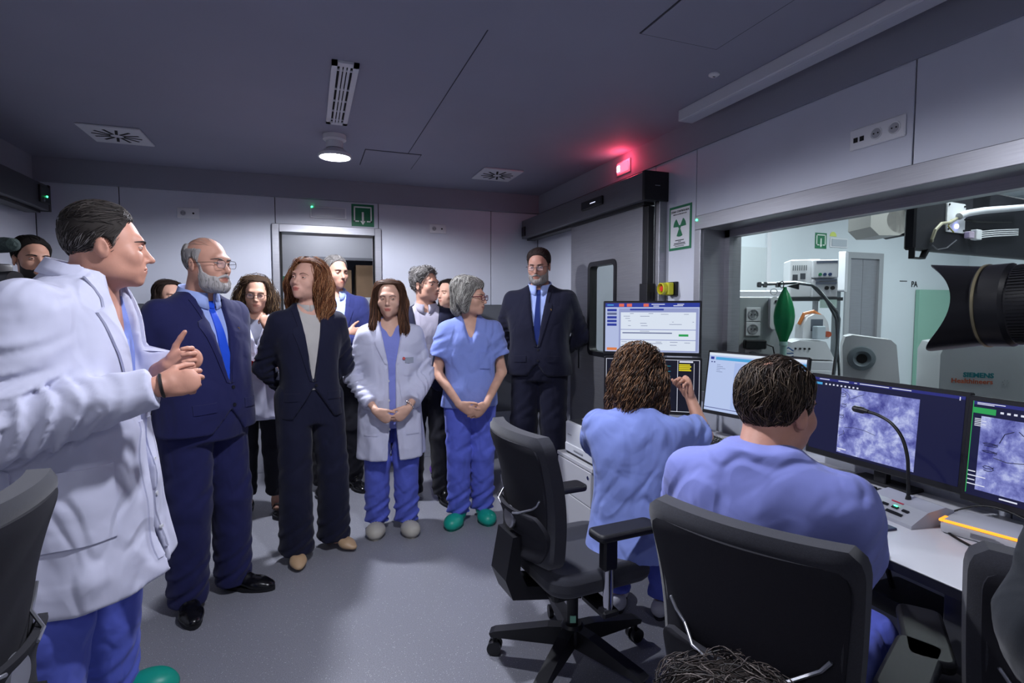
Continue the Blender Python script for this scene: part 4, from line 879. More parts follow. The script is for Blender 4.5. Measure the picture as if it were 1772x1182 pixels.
# ---------------------------------------------------------------- figure modelling: distance fields meshed by surface nets
def mkaxis(lo, hi, h, fine=()):
    x = [lo]
    while x[-1] < hi:
        c = x[-1]; st = h
        for a, b, hf in fine:
            if a-1e-6 <= c < b: st = min(st, hf)
            elif c < a < c+st: st = max(hf, a-c)
        x.append(c+st)
    return np.array(x, dtype=np.float32)
class Grid:
    def __init__(s, lo, hi, h, fx=(), fy=(), fz=()):
        h = h if isinstance(h, (tuple, list)) else (h, h, h)
        s.ax = [mkaxis(lo[i], hi[i], h[i], f) for i, f in enumerate((fx, fy, fz))]
        s.n = tuple(len(a) for a in s.ax)
    def new(s): return np.full(s.n, 1.0, np.float32)
    def sub(s, lo, hi):
        sl = []
        for i in range(3):
            a = int(np.searchsorted(s.ax[i], lo[i])); b = int(np.searchsorted(s.ax[i], hi[i]))
            sl.append(slice(max(a-1, 0), min(b+1, s.n[i])))
        return tuple(sl)
    def P(s, sl=None):
        sl = sl or (slice(None),)*3
        return s.ax[0][sl[0]][:, None, None], s.ax[1][sl[1]][None, :, None], s.ax[2][sl[2]][None, None, :]
def smin(a, b, k):
    if k <= 0: return np.minimum(a, b)
    h = np.maximum(k-np.abs(a-b), 0)/k
    return np.minimum(a, b)-h*h*k*.25
def cone(V, G, a, b, ra, rb, k=.02, flat=None, fold=None, op=0, m=.05):
    a = np.array(a, np.float32); b = np.array(b, np.float32); r = max(ra, rb)+m
    if flat: r = max(ra, rb)*max(1, 1)+m
    sl = G.sub(np.minimum(a, b)-r, np.maximum(a, b)+r)
    if any(q.stop <= q.start for q in sl): return
    X, Y, Z = G.P(sl); px, py, pz = X-a[0], Y-a[1], Z-a[2]; ba = b-a; L2 = float(ba@ba)+1e-9
    if flat:
        n = np.array(flat[0], np.float32); n = n-ba*(n@ba)/L2; n = n/np.linalg.norm(n)
        q = (px*n[0]+py*n[1]+pz*n[2])*(1/flat[1]-1)
        px, py, pz = px+q*n[0], py+q*n[1], pz+q*n[2]
    t = np.clip((px*ba[0]+py*ba[1]+pz*ba[2])/L2, 0, 1)
    dx, dy, dz = px-ba[0]*t, py-ba[1]*t, pz-ba[2]*t
    d = np.sqrt(dx*dx+dy*dy+dz*dz)-(ra+(rb-ra)*t)
    if flat: d = d*(.5+.5*flat[1])
    if fold:                       # (amplitude, folds per metre, skew, centre 0..1, spread)
        am, fq, sk, c0, sp = fold; Ln = L2**.5
        pr = np.cross(ba/Ln, (0.3, .8, .52)); pr = pr/np.linalg.norm(pr)
        s = (dx*pr[0]+dy*pr[1]+dz*pr[2])
        u = t*Ln+sk*s
        d = d-am*(np.sin(6.283*fq*u+9*s)+.5*np.sin(6.283*fq*1.73*u+2-14*s))*np.exp(-((t-c0)/sp)**2)
    W = V[sl]
    V[sl] = smin(W, d, k) if op == 0 else -smin(-W, d, k)
def ell(V, G, c, r, k=.01, op=0, rot=None, m=.04):
    c = np.array(c, np.float32); R3 = max(r)+m
    sl = G.sub(c-R3, c+R3)
    if any(q.stop <= q.start for q in sl): return
    X, Y, Z = G.P(sl); p = [X-c[0], Y-c[1], Z-c[2]]
    if rot is not None:
        M = np.array(rot, np.float32)[:3, :3]
        p = [p[0]*M[0, i]+p[1]*M[1, i]+p[2]*M[2, i] for i in range(3)]
    k0 = np.sqrt((p[0]/r[0])**2+(p[1]/r[1])**2+(p[2]/r[2])**2)+1e-6
    k1 = np.sqrt((p[0]/r[0]**2)**2+(p[1]/r[1]**2)**2+(p[2]/r[2]**2)**2)+1e-6
    d = k0*(k0-1)/k1
    W = V[sl]
    V[sl] = smin(W, d, k) if op == 0 else -smin(-W, d, k)
def loft(G, sec, p=2.3, sig=.025, off=0., wav=None):
    """sections (z, cx, cy, half width, front depth, back depth) -> field on the whole grid"""
    sec = sorted(sec); z = np.array([q[0] for q in sec]); zd = np.arange(z[0]-.2, z[-1]+.2, .005)
    ker = np.exp(-.5*(np.arange(-16, 17)*.005/sig)**2); ker /= ker.sum()
    def f(i):
        v = np.interp(zd, z, [q[i] for q in sec]); v = np.convolve(np.pad(v, 16, 'edge'), ker, 'valid')
        return np.interp(G.ax[2], zd, v).astype(np.float32)[None, None, :]
    X, Y, Z = G.P(); cx, cy, w, df, db = f(1), f(2), f(3)+off, f(4)+off, f(5)+off
    x, y = X-cx, Y-cy
    dp = np.where(y < 0, df, db)
    if wav:                         # vertical skirt folds (amplitude, count, below z, phase)
        am, n, zt, ph = wav; th = np.arctan2(y, x)
        fz = np.clip((zt-Z)/.45, 0, 1)
        g = 1+am*fz*(np.sin(n*th+ph)+.5*np.sin((n*1.7)*th+1.3+ph))
        w = w*g; dp = dp*g
    r = ((np.abs(x)/w)**p+(np.abs(y)/dp)**p)**(1/p)+1e-6
    rad = np.sqrt(x*x+y*y)
    d = rad*(1-1/r)
    d = np.where(rad < 1e-4, -.05, d)
    return np.maximum(d, np.maximum(Z-z[-1], z[0]-Z)).astype(np.float32)
def noise3(G, sc, seed, oct=3, zs=1., ridge=False):
    X, Y, Z = G.P(); Z = Z*zs; r = np.random.default_rng(seed); v = 0; a = 1
    for i in range(oct):
        for j in range(3):
            k = r.normal(size=3); k = k/np.linalg.norm(k)*sc*(1.7**i)*6.283*(.7+.6*r.random())
            v = v+a*np.sin(X*k[0]+Y*k[1]+Z*k[2]+r.random()*6.28+ .8*np.sin(Z*k[0]*.6+X*k[2]*.5))
        a *= .55
    v = v/3
    if ridge: v = 1-1.6*np.sqrt(v*v+.01)
    return v.astype(np.float32)
def snet(V, G):
    V = V.copy()
    for q in (0, -1): V[q] = np.maximum(V[q], .01); V[:, q] = np.maximum(V[:, q], .01); V[:, :, q] = np.maximum(V[:, :, q], .01)
    I = V < 0; nx, ny, nz = V.shape
    C = [(i, j, k) for i in (0, 1) for j in (0, 1) for k in (0, 1)]
    cnt = sum(I[i:nx-1+i, j:ny-1+j, k:nz-1+k].astype(np.int8) for i, j, k in C)
    act = np.nonzero((cnt > 0) & (cnt < 8)); N = len(act[0])
    if N == 0: return np.zeros((0, 3)), np.zeros((0, 4), np.int64)
    vid = np.full(cnt.shape, -1, np.int32); vid[act] = np.arange(N)
    vals = {c: V[act[0]+c[0], act[1]+c[1], act[2]+c[2]] for c in C}
    S = np.zeros((N, 3), np.float32); w = np.zeros(N, np.float32)
    for c in C:
        for axi in range(3):
            if c[axi]: continue
            e = list(c); e[axi] = 1; e = tuple(e); A, B = vals[c], vals[e]
            x = (A < 0) != (B < 0); t = np.where(x, A/(A-B+1e-12), 0)
            for q in range(3): S[:, q] += np.where(x, (t if q == axi else c[q]), 0)
            w += x
    S /= w[:, None]
    co = np.stack([G.ax[q][act[q]]*(1-S[:, q])+G.ax[q][act[q]+1]*S[:, q] for q in range(3)], 1)
    fs = []
    for axi in range(3):
        s0 = [slice(1, -1)]*3; s0[axi] = slice(0, -1); s1 = list(s0); s1[axi] = slice(1, None)
        A, B = I[tuple(s0)], I[tuple(s1)]; x = np.nonzero(A != B)
        g = [x[q]+(0 if q == axi else 1) for q in range(3)]; u, v = [q for q in range(3) if q != axi]
        def cell(du, dv):
            h = [a.copy() for a in g]; h[u] -= du; h[v] -= dv; return vid[tuple(h)]
        q4 = np.stack([cell(1, 1), cell(0, 1), cell(0, 0), cell(1, 0)], 1)
        fl = A[x] if axi != 1 else ~A[x]
        q4[~fl] = q4[~fl][:, ::-1]; fs.append(q4)
    F = np.concatenate(fs); F = F[(F >= 0).all(1)]
    return co, F
def npmesh(name, co, F, smooth=True, mi=None):
    me = bpy.data.meshes.new(name); co = np.asarray(co, np.float32); F = np.asarray(F, np.int32); k = F.shape[1] if len(F) else 4
    me.vertices.add(len(co)); me.vertices.foreach_set('co', co.ravel())
    me.loops.add(F.size); me.loops.foreach_set('vertex_index', F.ravel())
    me.polygons.add(len(F)); me.polygons.foreach_set('loop_start', np.arange(0, F.size, k, dtype=np.int32))
    me.polygons.foreach_set('use_smooth', np.full(len(F), smooth))
    if mi is not None: me.polygons.foreach_set('material_index', np.asarray(mi, np.int32))
    me.update(calc_edges=True); me.validate()
    return me
def relax(co, F, it=1, lam=.5):
    E = np.concatenate([F[:, [0, 1]], F[:, [1, 2]], F[:, [2, 3]], F[:, [3, 0]]])
    for _ in range(it):
        s = np.zeros_like(co); c = np.zeros(len(co), np.float32)
        for a, b in ((0, 1), (1, 0)):
            np.add.at(s, E[:, a], co[E[:, b]]); np.add.at(c, E[:, a], 1)
        co = co*(1-lam)+lam*s/np.maximum(c, 1)[:, None]
    return co
def xf(M, co):
    A = np.array(M, np.float32); return co@A[:3, :3].T+A[:3, 3]
def field_mesh(name, V, G, m, parent, it=1, M=None, mifn=None):
    co, F = snet(V, G)
    if it: co = relax(co, F, it)
    mi = mifn(co[F].mean(1)) if mifn else None
    if M is not None: co = xf(M, co)
    me = npmesh(name, co, F, True, mi)
    o = link(name, me, m, parent); o['nf'] = len(F); del o['nf']
    return o
def bvh(o): return BVHTree.FromPolygons([v.co[:] for v in o.data.vertices], [p.vertices[:] for p in o.data.polygons])
class Skin:
    """projects patches onto a garment along a horizontal direction"""
    def __init__(s, o): s.t = bvh(o)
    def hit(s, x, z, yaw=0., off=.004, far=1.):
        Rm = Matrix.Rotation(yaw, 3, 'Z'); d = Rm @ Vector((0, 1, 0)); o = Rm @ Vector((x, -far, 0)); o.z = z
        h = s.t.ray_cast(o, d)
        return (h[0]-d*off) if h[0] is not None else None
def strip(name, sk, A, B, m, parent, off=.005, th=.004, cols=4, rows=10, yaw=0., smooth=True):
    """patch between two polylines A and B given as (x, z), laid on the surface"""
    def res(L):
        L = [Vector((*q, 0)) for q in L]; d = [0]
        for i in range(1, len(L)): d.append(d[-1]+(L[i]-L[i-1]).length)
        out = []
        for k in range(rows+1):
            t = d[-1]*k/rows; i = max(j for j in range(len(d)) if d[j] <= t+1e-9); i = min(i, len(L)-2)
            f = (t-d[i])/max(d[i+1]-d[i], 1e-9); out.append(L[i].lerp(L[i+1], f))
        return out
    a, b = res(A), res(B); pts = []; last = None
    dn = Matrix.Rotation(yaw, 3, 'Z') @ Vector((0, 1, 0))
    for i in range(rows+1):
        for j in range(cols+1):
            q = a[i].lerp(b[i], j/cols); h = sk.hit(q.x, q.y, yaw, off)
            if h is None:
                h = Matrix.Rotation(yaw, 3, 'Z') @ Vector((q.x, last if last is not None else -.1, 0)); h.z = q.y
            else: last = (Matrix.Rotation(-yaw, 3, 'Z') @ h).y
            pts.append(h)
    n = len(pts); W = cols+1; V = pts+[p+dn*(th+.003) for p in pts]; F = []
    for i in range(rows):
        for j in range(cols):
            q = [i*W+j, i*W+j+1, (i+1)*W+j+1, (i+1)*W+j]; F.append(q); F.append([n+x for x in q[::-1]])
    rim = [j for j in range(W)]+[i*W+cols for i in range(1, rows+1)]+[rows*W+j for j in range(cols-1, -1, -1)]+[i*W for i in range(rows-1, 0, -1)]
    for i in range(len(rim)):
        p, q = rim[i], rim[(i+1) % len(rim)]; F.append([q, p, n+p, n+q])
    b_ = MB(); vs = [b_.bm.verts.new(v) for v in V]
    for f in F:
        try: b_.bm.faces.new([vs[i] for i in f])
        except ValueError: pass
    return b_.build(name, m, parent, smooth)
def disc_on(name, sk, x, z, r, m, parent, yaw=0., th=.004, n=12):
    h = sk.hit(x, z, yaw, .0)
    if h is None: return
    dn = Matrix.Rotation(yaw, 3, 'Z') @ Vector((0, -1, 0))
    return MB().cyl(h-dn*.004, h+dn*th, r, n).build(name, m, parent, True)
# ---------------------------------------------------------------- head, hands
def head_prims(V, G, T, hp):
    """head in its own frame (origin between the ears at eye height, face toward -y); T maps into grid space"""
    sc = hp.get('s', 1.); A = np.array(T, np.float32); Rm = A[:3, :3]
    q = lambda p: (Rm@(np.array(p, np.float32)*sc)+A[:3, 3])
    jw = hp.get('jaw', 1.); fat = hp.get('fat', 0.); ns = hp.get('nose', 1.); rot = Rm
    E = lambda c, r, k=.02, op=0, rx=None: ell(V, G, q(c), [x*sc for x in r], k*sc, op, rot if rx is None else Rm@np.array(rx.to_3x3(), np.float32))
    Kc = lambda a, b, ra, rb, k=.01, op=0: cone(V, G, q(a), q(b), ra*sc, rb*sc, k*sc, op=op)
    E((0, .014, .030), (.0765, .097, .087), .03)
    E((0, -.032, -.028), (.063*(.9+.1*jw)+fat*.4, .066, .085), .03)
    E((0, -.040, -.078), (.046*jw+fat, .050, .038+fat*.5), .03)
    E((0, -.080, -.104), (.021*jw, .017, .016), .022)
    for s in (-1, 1):
        E((s*.044, -.060, -.030), (.022+fat*.5, .022, .022), .025)
        E((s*.041*jw, -.012, -.070), (.016, .028, .024), .03)
        E((s*.080, .012, -.014), (.0075, .019, .032), .008, 0, Matrix.Rotation(R(-14), 4, 'X') @ Matrix.Rotation(R(s*16), 4, 'Z'))
        E((s*.089, .008, -.010), (.0055, .009, .016), .005, 1)
    Kc((-.034, -.083, .021), (.034, -.083, .021), .012, .012, .02)
    for s in (-1, 1): E((s*.0325, -.099, .0), (.019, .014, .0125), .014, 1)
    Kc((0, -.088, .010), (0, -.106-.006*ns, -.030), .0075, .0098*ns**.5, .012)
    E((0, -.109-.007*ns, -.036), (.0092*ns**.5, .011, .009), .008)
    for s in (-1, 1): E((s*.0100, -.099, -.040), (.0072, .011, .0070), .006)
    E((0, -.088, -.070), (.026, .0145, .021), .018)
    E((0, -.0985, -.0635), (.022*hp.get('lip', 1), .0085, .0050), .004); E((0, -.0975, -.0745), (.0195*hp.get('lip', 1), .0085, .0060), .004)
    Kc((-.024, -.0985, -.069), (.024, -.0985, -.069), .0022, .0022, .003, 1)
def eyes(M, hp, parent, look=(0, 0), iris='5a3c26', skin=None, brow='3a2a20', browt=.0035, lid=.45):
    sc = hp.get('s', 1.)
    mw = mat('eye_white', 'bdb6b2', .3); mi = mat('iris_'+iris, iris, .2); mp = mat('pupil', '050505', .15)
    for s in (-1, 1):
        c = Vector((s*.0325, -.0795, .0005))*sc; r = .0120*sc
        b = MB(); b.mi = 0
        q = Matrix.Translation(c) @ Matrix.Rotation(look[0], 4, 'Z') @ Matrix.Rotation(look[1], 4, 'X')
        prof = [(0, r), (r*.2, r*.982), (r*.21, r*.978), (r*.48, r*.877), (r*.5, r*.866)]+[(r*math.sin(a), r*math.cos(a)) for a in [R(x) for x in (42, 55, 70, 90, 110, 135, 160)]]+[(0, -r)]
        b.lathe(prof, 18, M=M @ q @ axes((0, 0, 0), (1, 0, 0), (0, 0, 1), (0, -1, 0)))
        Mi = (M @ q @ axes((0, 0, 0), (1, 0, 0), (0, 0, 1), (0, -1, 0))).inverted()
        for f in b.bm.faces:
            z = (Mi @ f.calc_center_median()).z/r
            f.material_index = 2 if z > .975 else (1 if z > .868 else 0)
        eo = b.build('eye', [mw, mi, mp], parent, True)
        # lids: slightly larger sphere patches with an open slit
        lb = MB(); rl = r*1.12; nu, nv = 14, 5
        for sgn, a0, a1 in ((1, R(9+6*(1-lid)), R(95)), (-1, R(13), R(90))):
            g = []
            for i in range(nu+1):
                u = R(-88+176*i/nu); row = []
                op = math.cos(u*.98)**.8
                for j in range(nv+1):
                    v = (a0*op)+(a1-a0*op)*j/nv
                    row.append(lb.bm.verts.new((rl*math.cos(v)*math.sin(u), -rl*math.cos(v)*math.cos(u), sgn*rl*math.sin(v))))
                g.append(row)
            for i in range(nu):
                for j in range(nv): lb.bm.faces.new((g[i][j], g[i+1][j], g[i+1][j+1], g[i][j+1]))
        bmesh.ops.transform(lb.bm, matrix=M @ Matrix.Translation(c), verts=lb.bm.verts)
        lb.build('eyelid', skin, eo, True)
def brows(M, hp, parent, t, m, thick=.0035, arch=.0):
    sc = hp.get('s', 1.)
    for s in (-1, 1):
        pts = []
        for x, z in ((.013, .0165), (.022, .0195+arch*.5), (.034, .0215+arch), (.046, .0195+arch*.6), (.053, .0155)):
            p = Vector((s*x, 0, z))*sc; o = M @ Vector((p.x, -.2, p.z)); d = (M.to_3x3() @ Vector((0, 1, 0)))
            h = t.ray_cast(o, d); pts.append((h[0] if h[0] is not None else M @ Vector((p.x, -.09, p.z)))-d*.0008)
        MB().tube(pts, [thick*.8, thick*1.15, thick, thick*.8, thick*.35], 6, flat=.7).build('eyebrow', m, parent, True)
def hand(V, G, w, u, n, side, curl=(.5, .5, .5, .5), th=(.5, .3), sc=1., spread=.06, k=.0035, seg2=1.0):
    """w wrist, u toward the fingers, n palm normal (out of the palm); side +1 when the thumb lies toward u x n"""
    w = np.array(w, float); u = np.array(u, float); u /= np.linalg.norm(u); n = np.array(n, float); n -= u*(n@u); n /= np.linalg.norm(n)
    v = np.cross(u, n)*side
    P = lambda a, b, c: w+(u*a+v*b+n*c)*sc
    cone(V, G, P(-.01, 0, 0), P(.03, .002, 0), .026*sc, .033*sc, .012, flat=(n, .62), m=.02)
    cone(V, G, P(.03, .004, 0), P(.078, .0, -.002), .034*sc, .040*sc, .01, flat=(n, .34), m=.02)
    cone(V, G, P(.02, .022, .008), P(.055, .028, .008), .015*sc, .011*sc, .012, m=.02)
    cone(V, G, P(.02, -.022, .006), P(.06, -.028, .004), .013*sc, .011*sc, .012, m=.02)
    for i, (kv, L, rr) in enumerate(((.030, .070, .0090), (.0105, .078, .0092), (-.010, .073, .0088), (-.0295, .058, .0078))):
        p = P(.084-(.006 if i in (0, 2) else 0)-(.014 if i == 3 else 0), kv, -.002); a = 0; ang = spread*(1.5-i)/1.5
        c = curl[i]
        for j, (f, cc) in enumerate(((.47, .8), (.30, 1.1*seg2), (.23, .75*seg2))):
            a += c*cc
            d = u*math.cos(a)*math.cos(ang)+v*math.sin(ang)*(1 if j == 0 else .6)+n*math.sin(a)
            d /= np.linalg.norm(d)
            q = p+d*L*f*sc; cone(V, G, p, q, rr*sc*(1-.06*j), rr*sc*(.94-.08*j), k if j == 0 else .003, m=.015); p = q
    t0 = P(.022, .026, .006); a1, a2 = th
    d = u*math.cos(a1)*.8+v*math.sin(a1+.35)+n*.35*a2
    d /= np.linalg.norm(d); p1 = t0+d*.040*sc; d2 = d+u*.35*(1-a2)-v*a2*.6+n*a2*.4; d2 /= np.linalg.norm(d2); p2 = p1+d2*.032*sc
    d3 = d2-v*a2*.4+u*.1; d3 /= np.linalg.norm(d3); p3 = p2+d3*.024*sc
    cone(V, G, t0, p1, .0135*sc, .0108*sc, .012, m=.015); cone(V, G, p1, p2, .0102*sc, .0096*sc, .004, m=.015); cone(V, G, p2, p3, .0096*sc, .0078*sc, .003, m=.015)
    return [w+u*.09*sc]
def sub_ell(c, r): return lambda co: (((co-np.array(c))/np.array(r))**2).sum(1) < 1
# ---------------------------------------------------------------- hair
def zline(hl, x, y):
    az = np.abs(np.degrees(np.arctan2(x, -y)))
    return np.interp(az, [q[0] for q in hl], [q[1] for q in hl])
SHORT = [(0, .084), (22, .082), (40, .072), (56, .050), (74, .012), (80, -.028), (88, -.034), (96, -.006), (112, -.012), (125, -.055), (150, -.078), (180, -.082)]
def hair_cap(parent, M, hp, hl, th, m, name='hair', h=.0045, extra=None, nz=.25, nsc=22, seed=1, lo=(-.16, -.19, -.2), hi=(.16, .2, .2), cut=None, it=2, ears=True):
    sc = hp.get('s', 1.); G = Grid([a*sc for a in lo], [a*sc for a in hi], h); V = G.new()
    head_prims(V, G, Matrix(), hp); X, Y, Z = G.P(); x, y, z = X/sc, Y/sc, Z/sc
    zl = zline(hl, np.broadcast_to(x, V.shape), np.broadcast_to(y, V.shape)).astype(np.float32)
    edge = np.clip((z-zl)/.045, 0, 1); up = np.clip((z-.02)/.07, 0, 1)
    t = th[0]+(th[1]-th[0])*up
    N = noise3(G, nsc/6.283, seed, 3)
    t = t*(1+nz*N)*(edge+.004)**.6
    D = np.maximum(V-t*sc, (zl-z)*sc)
    if ears:
        for q in (-1, 1):
            Ee = G.new(); ell(Ee, G, (q*.088*sc, .008*sc, -.014*sc), (.03*sc, .025*sc, .036*sc), 0); D = np.maximum(D, -Ee)
    if extra is not None:
        W = G.new(); extra(W, G, X, Y, Z)
        W = W-.004*N
        D = smin(D, W, .02)
    if cut is not None: D = np.maximum(D, cut(X, Y, Z))
    return field_mesh(name, D.astype(np.float32), G, m, parent, it, M)
def strands(parent, M, src, n, flow, mats, steps=8, step=.012, r=.0016, lift=.002, jit=.25, seed=3, keep=None, curl=None, name='hair_strands', taper=.3, sides=3, fall=None):
    """fine locks laid over the hair surface; src: mesh object already in parent space, M: head frame"""
    rg = random.Random(seed); t = bvh(src); vs = src.data.vertices; Mi = M.inverted(); R3 = M.to_3x3()
    V, F, mi = [], [], []; got = 0; tries = 0
    while got < n and tries < n*8:
        tries += 1
        v = vs[rg.randrange(len(vs))]; p = v.co.copy(); lp = Mi @ p
        if keep and not keep(lp): continue
        got += 1; pts = []; ph = rg.random()*6.28; L = steps+rg.randint(-2, 2); bias = Vector((rg.gauss(0, jit), rg.gauss(0, jit), rg.gauss(0, jit)))
        lf = lift*(.4+1.2*rg.random()); free = False; lastd = None
        for k in range(max(3, L)):
            h = t.find_nearest(p)
            if h[0] is None: break
            nrm = h[1]; lp = Mi @ p
            if fall and k > fall*L: free = True
            q = h[0]+nrm*lf if not free else p
            off = Vector((0, 0, 0))
            d = R3 @ (Vector(flow(lp))+bias)
            d = (d-nrm*d.dot(nrm)) if not free else (lastd*.5+R3 @ Vector((0, 0, -.8)))
            d = d.normalized() if d.length > 1e-6 else Vector((0, 0, -1)); lastd = d
            if curl:
                b = nrm.cross(d); a = ph+k*curl[1]; off = b*math.cos(a)*curl[0]+nrm*(math.sin(a)*curl[0]+curl[0]*.5)
            pts.append(q+off); p = q+d*step
        if len(pts) < 3: continue
        b0 = len(V); m0 = rg.randrange(len(mats)); NP = len(pts); pv = None
        for k, q in enumerate(pts):
            tg = (pts[min(k+1, NP-1)]-pts[max(k-1, 0)]).normalized()
            x = tg.orthogonal().normalized() if pv is None else (pv-tg*pv.dot(tg)).normalized(); pv = x; y = tg.cross(x)
            rr = r*(1-(1-taper)*abs(2*k/(NP-1)-.8)/1.2)
            for a in range(sides): V.append(q+x*rr*math.cos(6.283*a/sides)+y*rr*math.sin(6.283*a/sides))
        for k in range(NP-1):
            for a in range(sides):
                c = (a+1) % sides; F.append((b0+k*sides+a, b0+k*sides+c, b0+(k+1)*sides+c, b0+(k+1)*sides+a)); mi.append(m0)
    if not F: return
    me = npmesh(name, np.array([q[:] for q in V]), np.array(F), True, mi)
    return link(name, me, mats, parent)
def hairmats(base, cols): return [mat('%s_%d' % (base, i), c, .5, spec=.4) for i, c in enumerate(cols)]
FL_BACK = lambda p: (p.x*1.5, .35+(.5 if p.y < 0 else 0), -.9 if p.y > .04 or abs(p.x) > .06 else -.15)
FL_DOWN = lambda p: (p.x*2.5, p.y*1.5, -1)
# ---------------------------------------------------------------- things worn
def glasses(M, hp, parent, m, w=.046, hgt=.034, y=-.113, rim=.0013, z=-.004, tint=None):
    sc = hp.get('s', 1.); g = empty('glasses', (0, 0, 0)); g.parent = parent
    for s in (-1, 1):
        lp = [M @ Vector(((s*.034+a)*sc, (y+.35*abs(a+s*.034)**2*10*.3)*sc, (z+b)*sc)) for a, b in rrect(w, hgt, hgt*.38, 4)]
        MB().tube(lp, rim, 6, closed=True).build('rim', m, g, True)
        MB().tube([M @ Vector((s*x*sc, yy*sc, zz*sc)) for x, yy, zz in ((.057, y+.006, z+.008), (.078, y+.03, z+.006), (.083, -.02, z+.002), (.084, .01, z), (.082, .03, z-.02))], rim*1.1, 6).build('temple', m, g, True)
        b = MB(); f = [b.bm.verts.new(p) for p in lp]; b.bm.faces.new(f)
        b.build('lens', mat('spectacle_lens', 'dfe6ff', .03, alpha=.10), g)
    MB().tube([M @ Vector((x*sc, (y-.002)*sc, (z+.006)*sc)) for x in (-.012, -.004, .004, .012)], rim, 6).build('bridge', m, g, True)
    return g
def shirt_collar(parent, c, r, m, h=.035, gap=.28, tilt=.25, drop=.03, flare=.016, yaw=0., name='collar', ey=1.0):
    b = MB(); N = 28; rows = []
    for i in range(N+1):
        a = gap+(2*math.pi-2*gap)*i/N
        f = abs(math.cos(a/2)); pt = max(0, f**6)
        ca, sa = math.sin(a+yaw), -math.cos(a+yaw)
        zz = tilt*sa*r
        dr = drop*pt
        prof = ((r-.002, -.02), (r, h), (r+.004, h+.004), (r+flare*.6, h*.55-dr*.5), (r+flare, h*.1-dr))
        rows.append([b.bm.verts.new((c[0]+q*ca, c[1]+q*sa*ey, c[2]+z+zz)) for q, z in prof])
    for A, B in zip(rows, rows[1:]):
        for j in range(4): b.bm.faces.new((A[j], A[j+1], B[j+1], B[j]))
    o = b.build(name, m, parent, True); sd = o.modifiers.new('cloth', 'SOLIDIFY'); sd.thickness = .003; sd.offset = 0
    return o
def shoe(parent, ankle, ang, m, L=.28, w=.048, kind='oxford', sole='15151a', h=.0045, heel=0.):
    """ankle: ground point under the ankle, ang: toe direction (local), built in its own frame then placed"""
    G = Grid((-.07, -.25, -.01), (.07, .12, .15), h); V = G.new(); k = L/.28
    z0 = .012
    cone(V, G, (0, -.13*k, .035+heel*.25), (0, .02, .045+heel), w*.92, w*.72, .03, flat=((0, 0, 1), .62))
    cone(V, G, (0, -.175*k, .028), (0, -.12*k, .034), w*(.72 if kind != 'pump' else .55), w*.95, .03, flat=((0, 0, 1), .6))
    if kind == 'clog':
        ell(V, G, (0, -.13*k, .045), (w*1.08, .075, .042), .03); cone(V, G, (0, .0, .04), (0, .035, .05), w*.85, w*.8, .02)
    elif kind == 'oxford':
        cone(V, G, (0, .015, .04), (0, .02, .085), w*.78, w*.74, .03); cone(V, G, (0, -.07, .06), (0, .0, .085), .03, .035, .03)
    elif kind == 'pump':
        ell(V, G, (0, -.06, .085+heel*.7), (.034, .075, .05), .012, 1); cone(V, G, (0, .03, .02+heel), (0, .035, .07+heel), w*.62, w*.6, .02)
        if heel: cone(V, G, (0, .04, .0), (0, .035, .05+heel), .017, .026, .01)
    X, Y, Z = G.P(); V = np.maximum(V, z0*.2-Z)
    Mr = Matrix.Translation((ankle[0], ankle[1], 0)) @ Matrix.Rotation(ang, 4, 'Z')
    o = field_mesh('shoe', V.astype(np.float32), G, m, parent, 2, Mr)
    if kind != 'pump':
        n = 20; P = []
        for i in range(n):
            a = 2*math.pi*i/n; yy = -.075*k+.135*k*math.sin(a); ww = w*(1.04 if yy < -.04 else .86)
            P.append((ww*math.cos(a), yy))
        MB().prism(P, 0, .02, M=Mr).build('sole', mat('sole_'+sole, sole, .6), o, True)
        if kind == 'oxford':
            for q in range(4): MB().tube([Mr @ Vector((-.016, -.085+.018*q, .087+.008*q)), Mr @ Vector((0, -.087+.018*q, .094+.008*q)), Mr @ Vector((.016, -.085+.018*q, .087+.008*q))], .0022, 5).build('lace', mat('lace_black', '0a0a0c', .7), o)
    return o
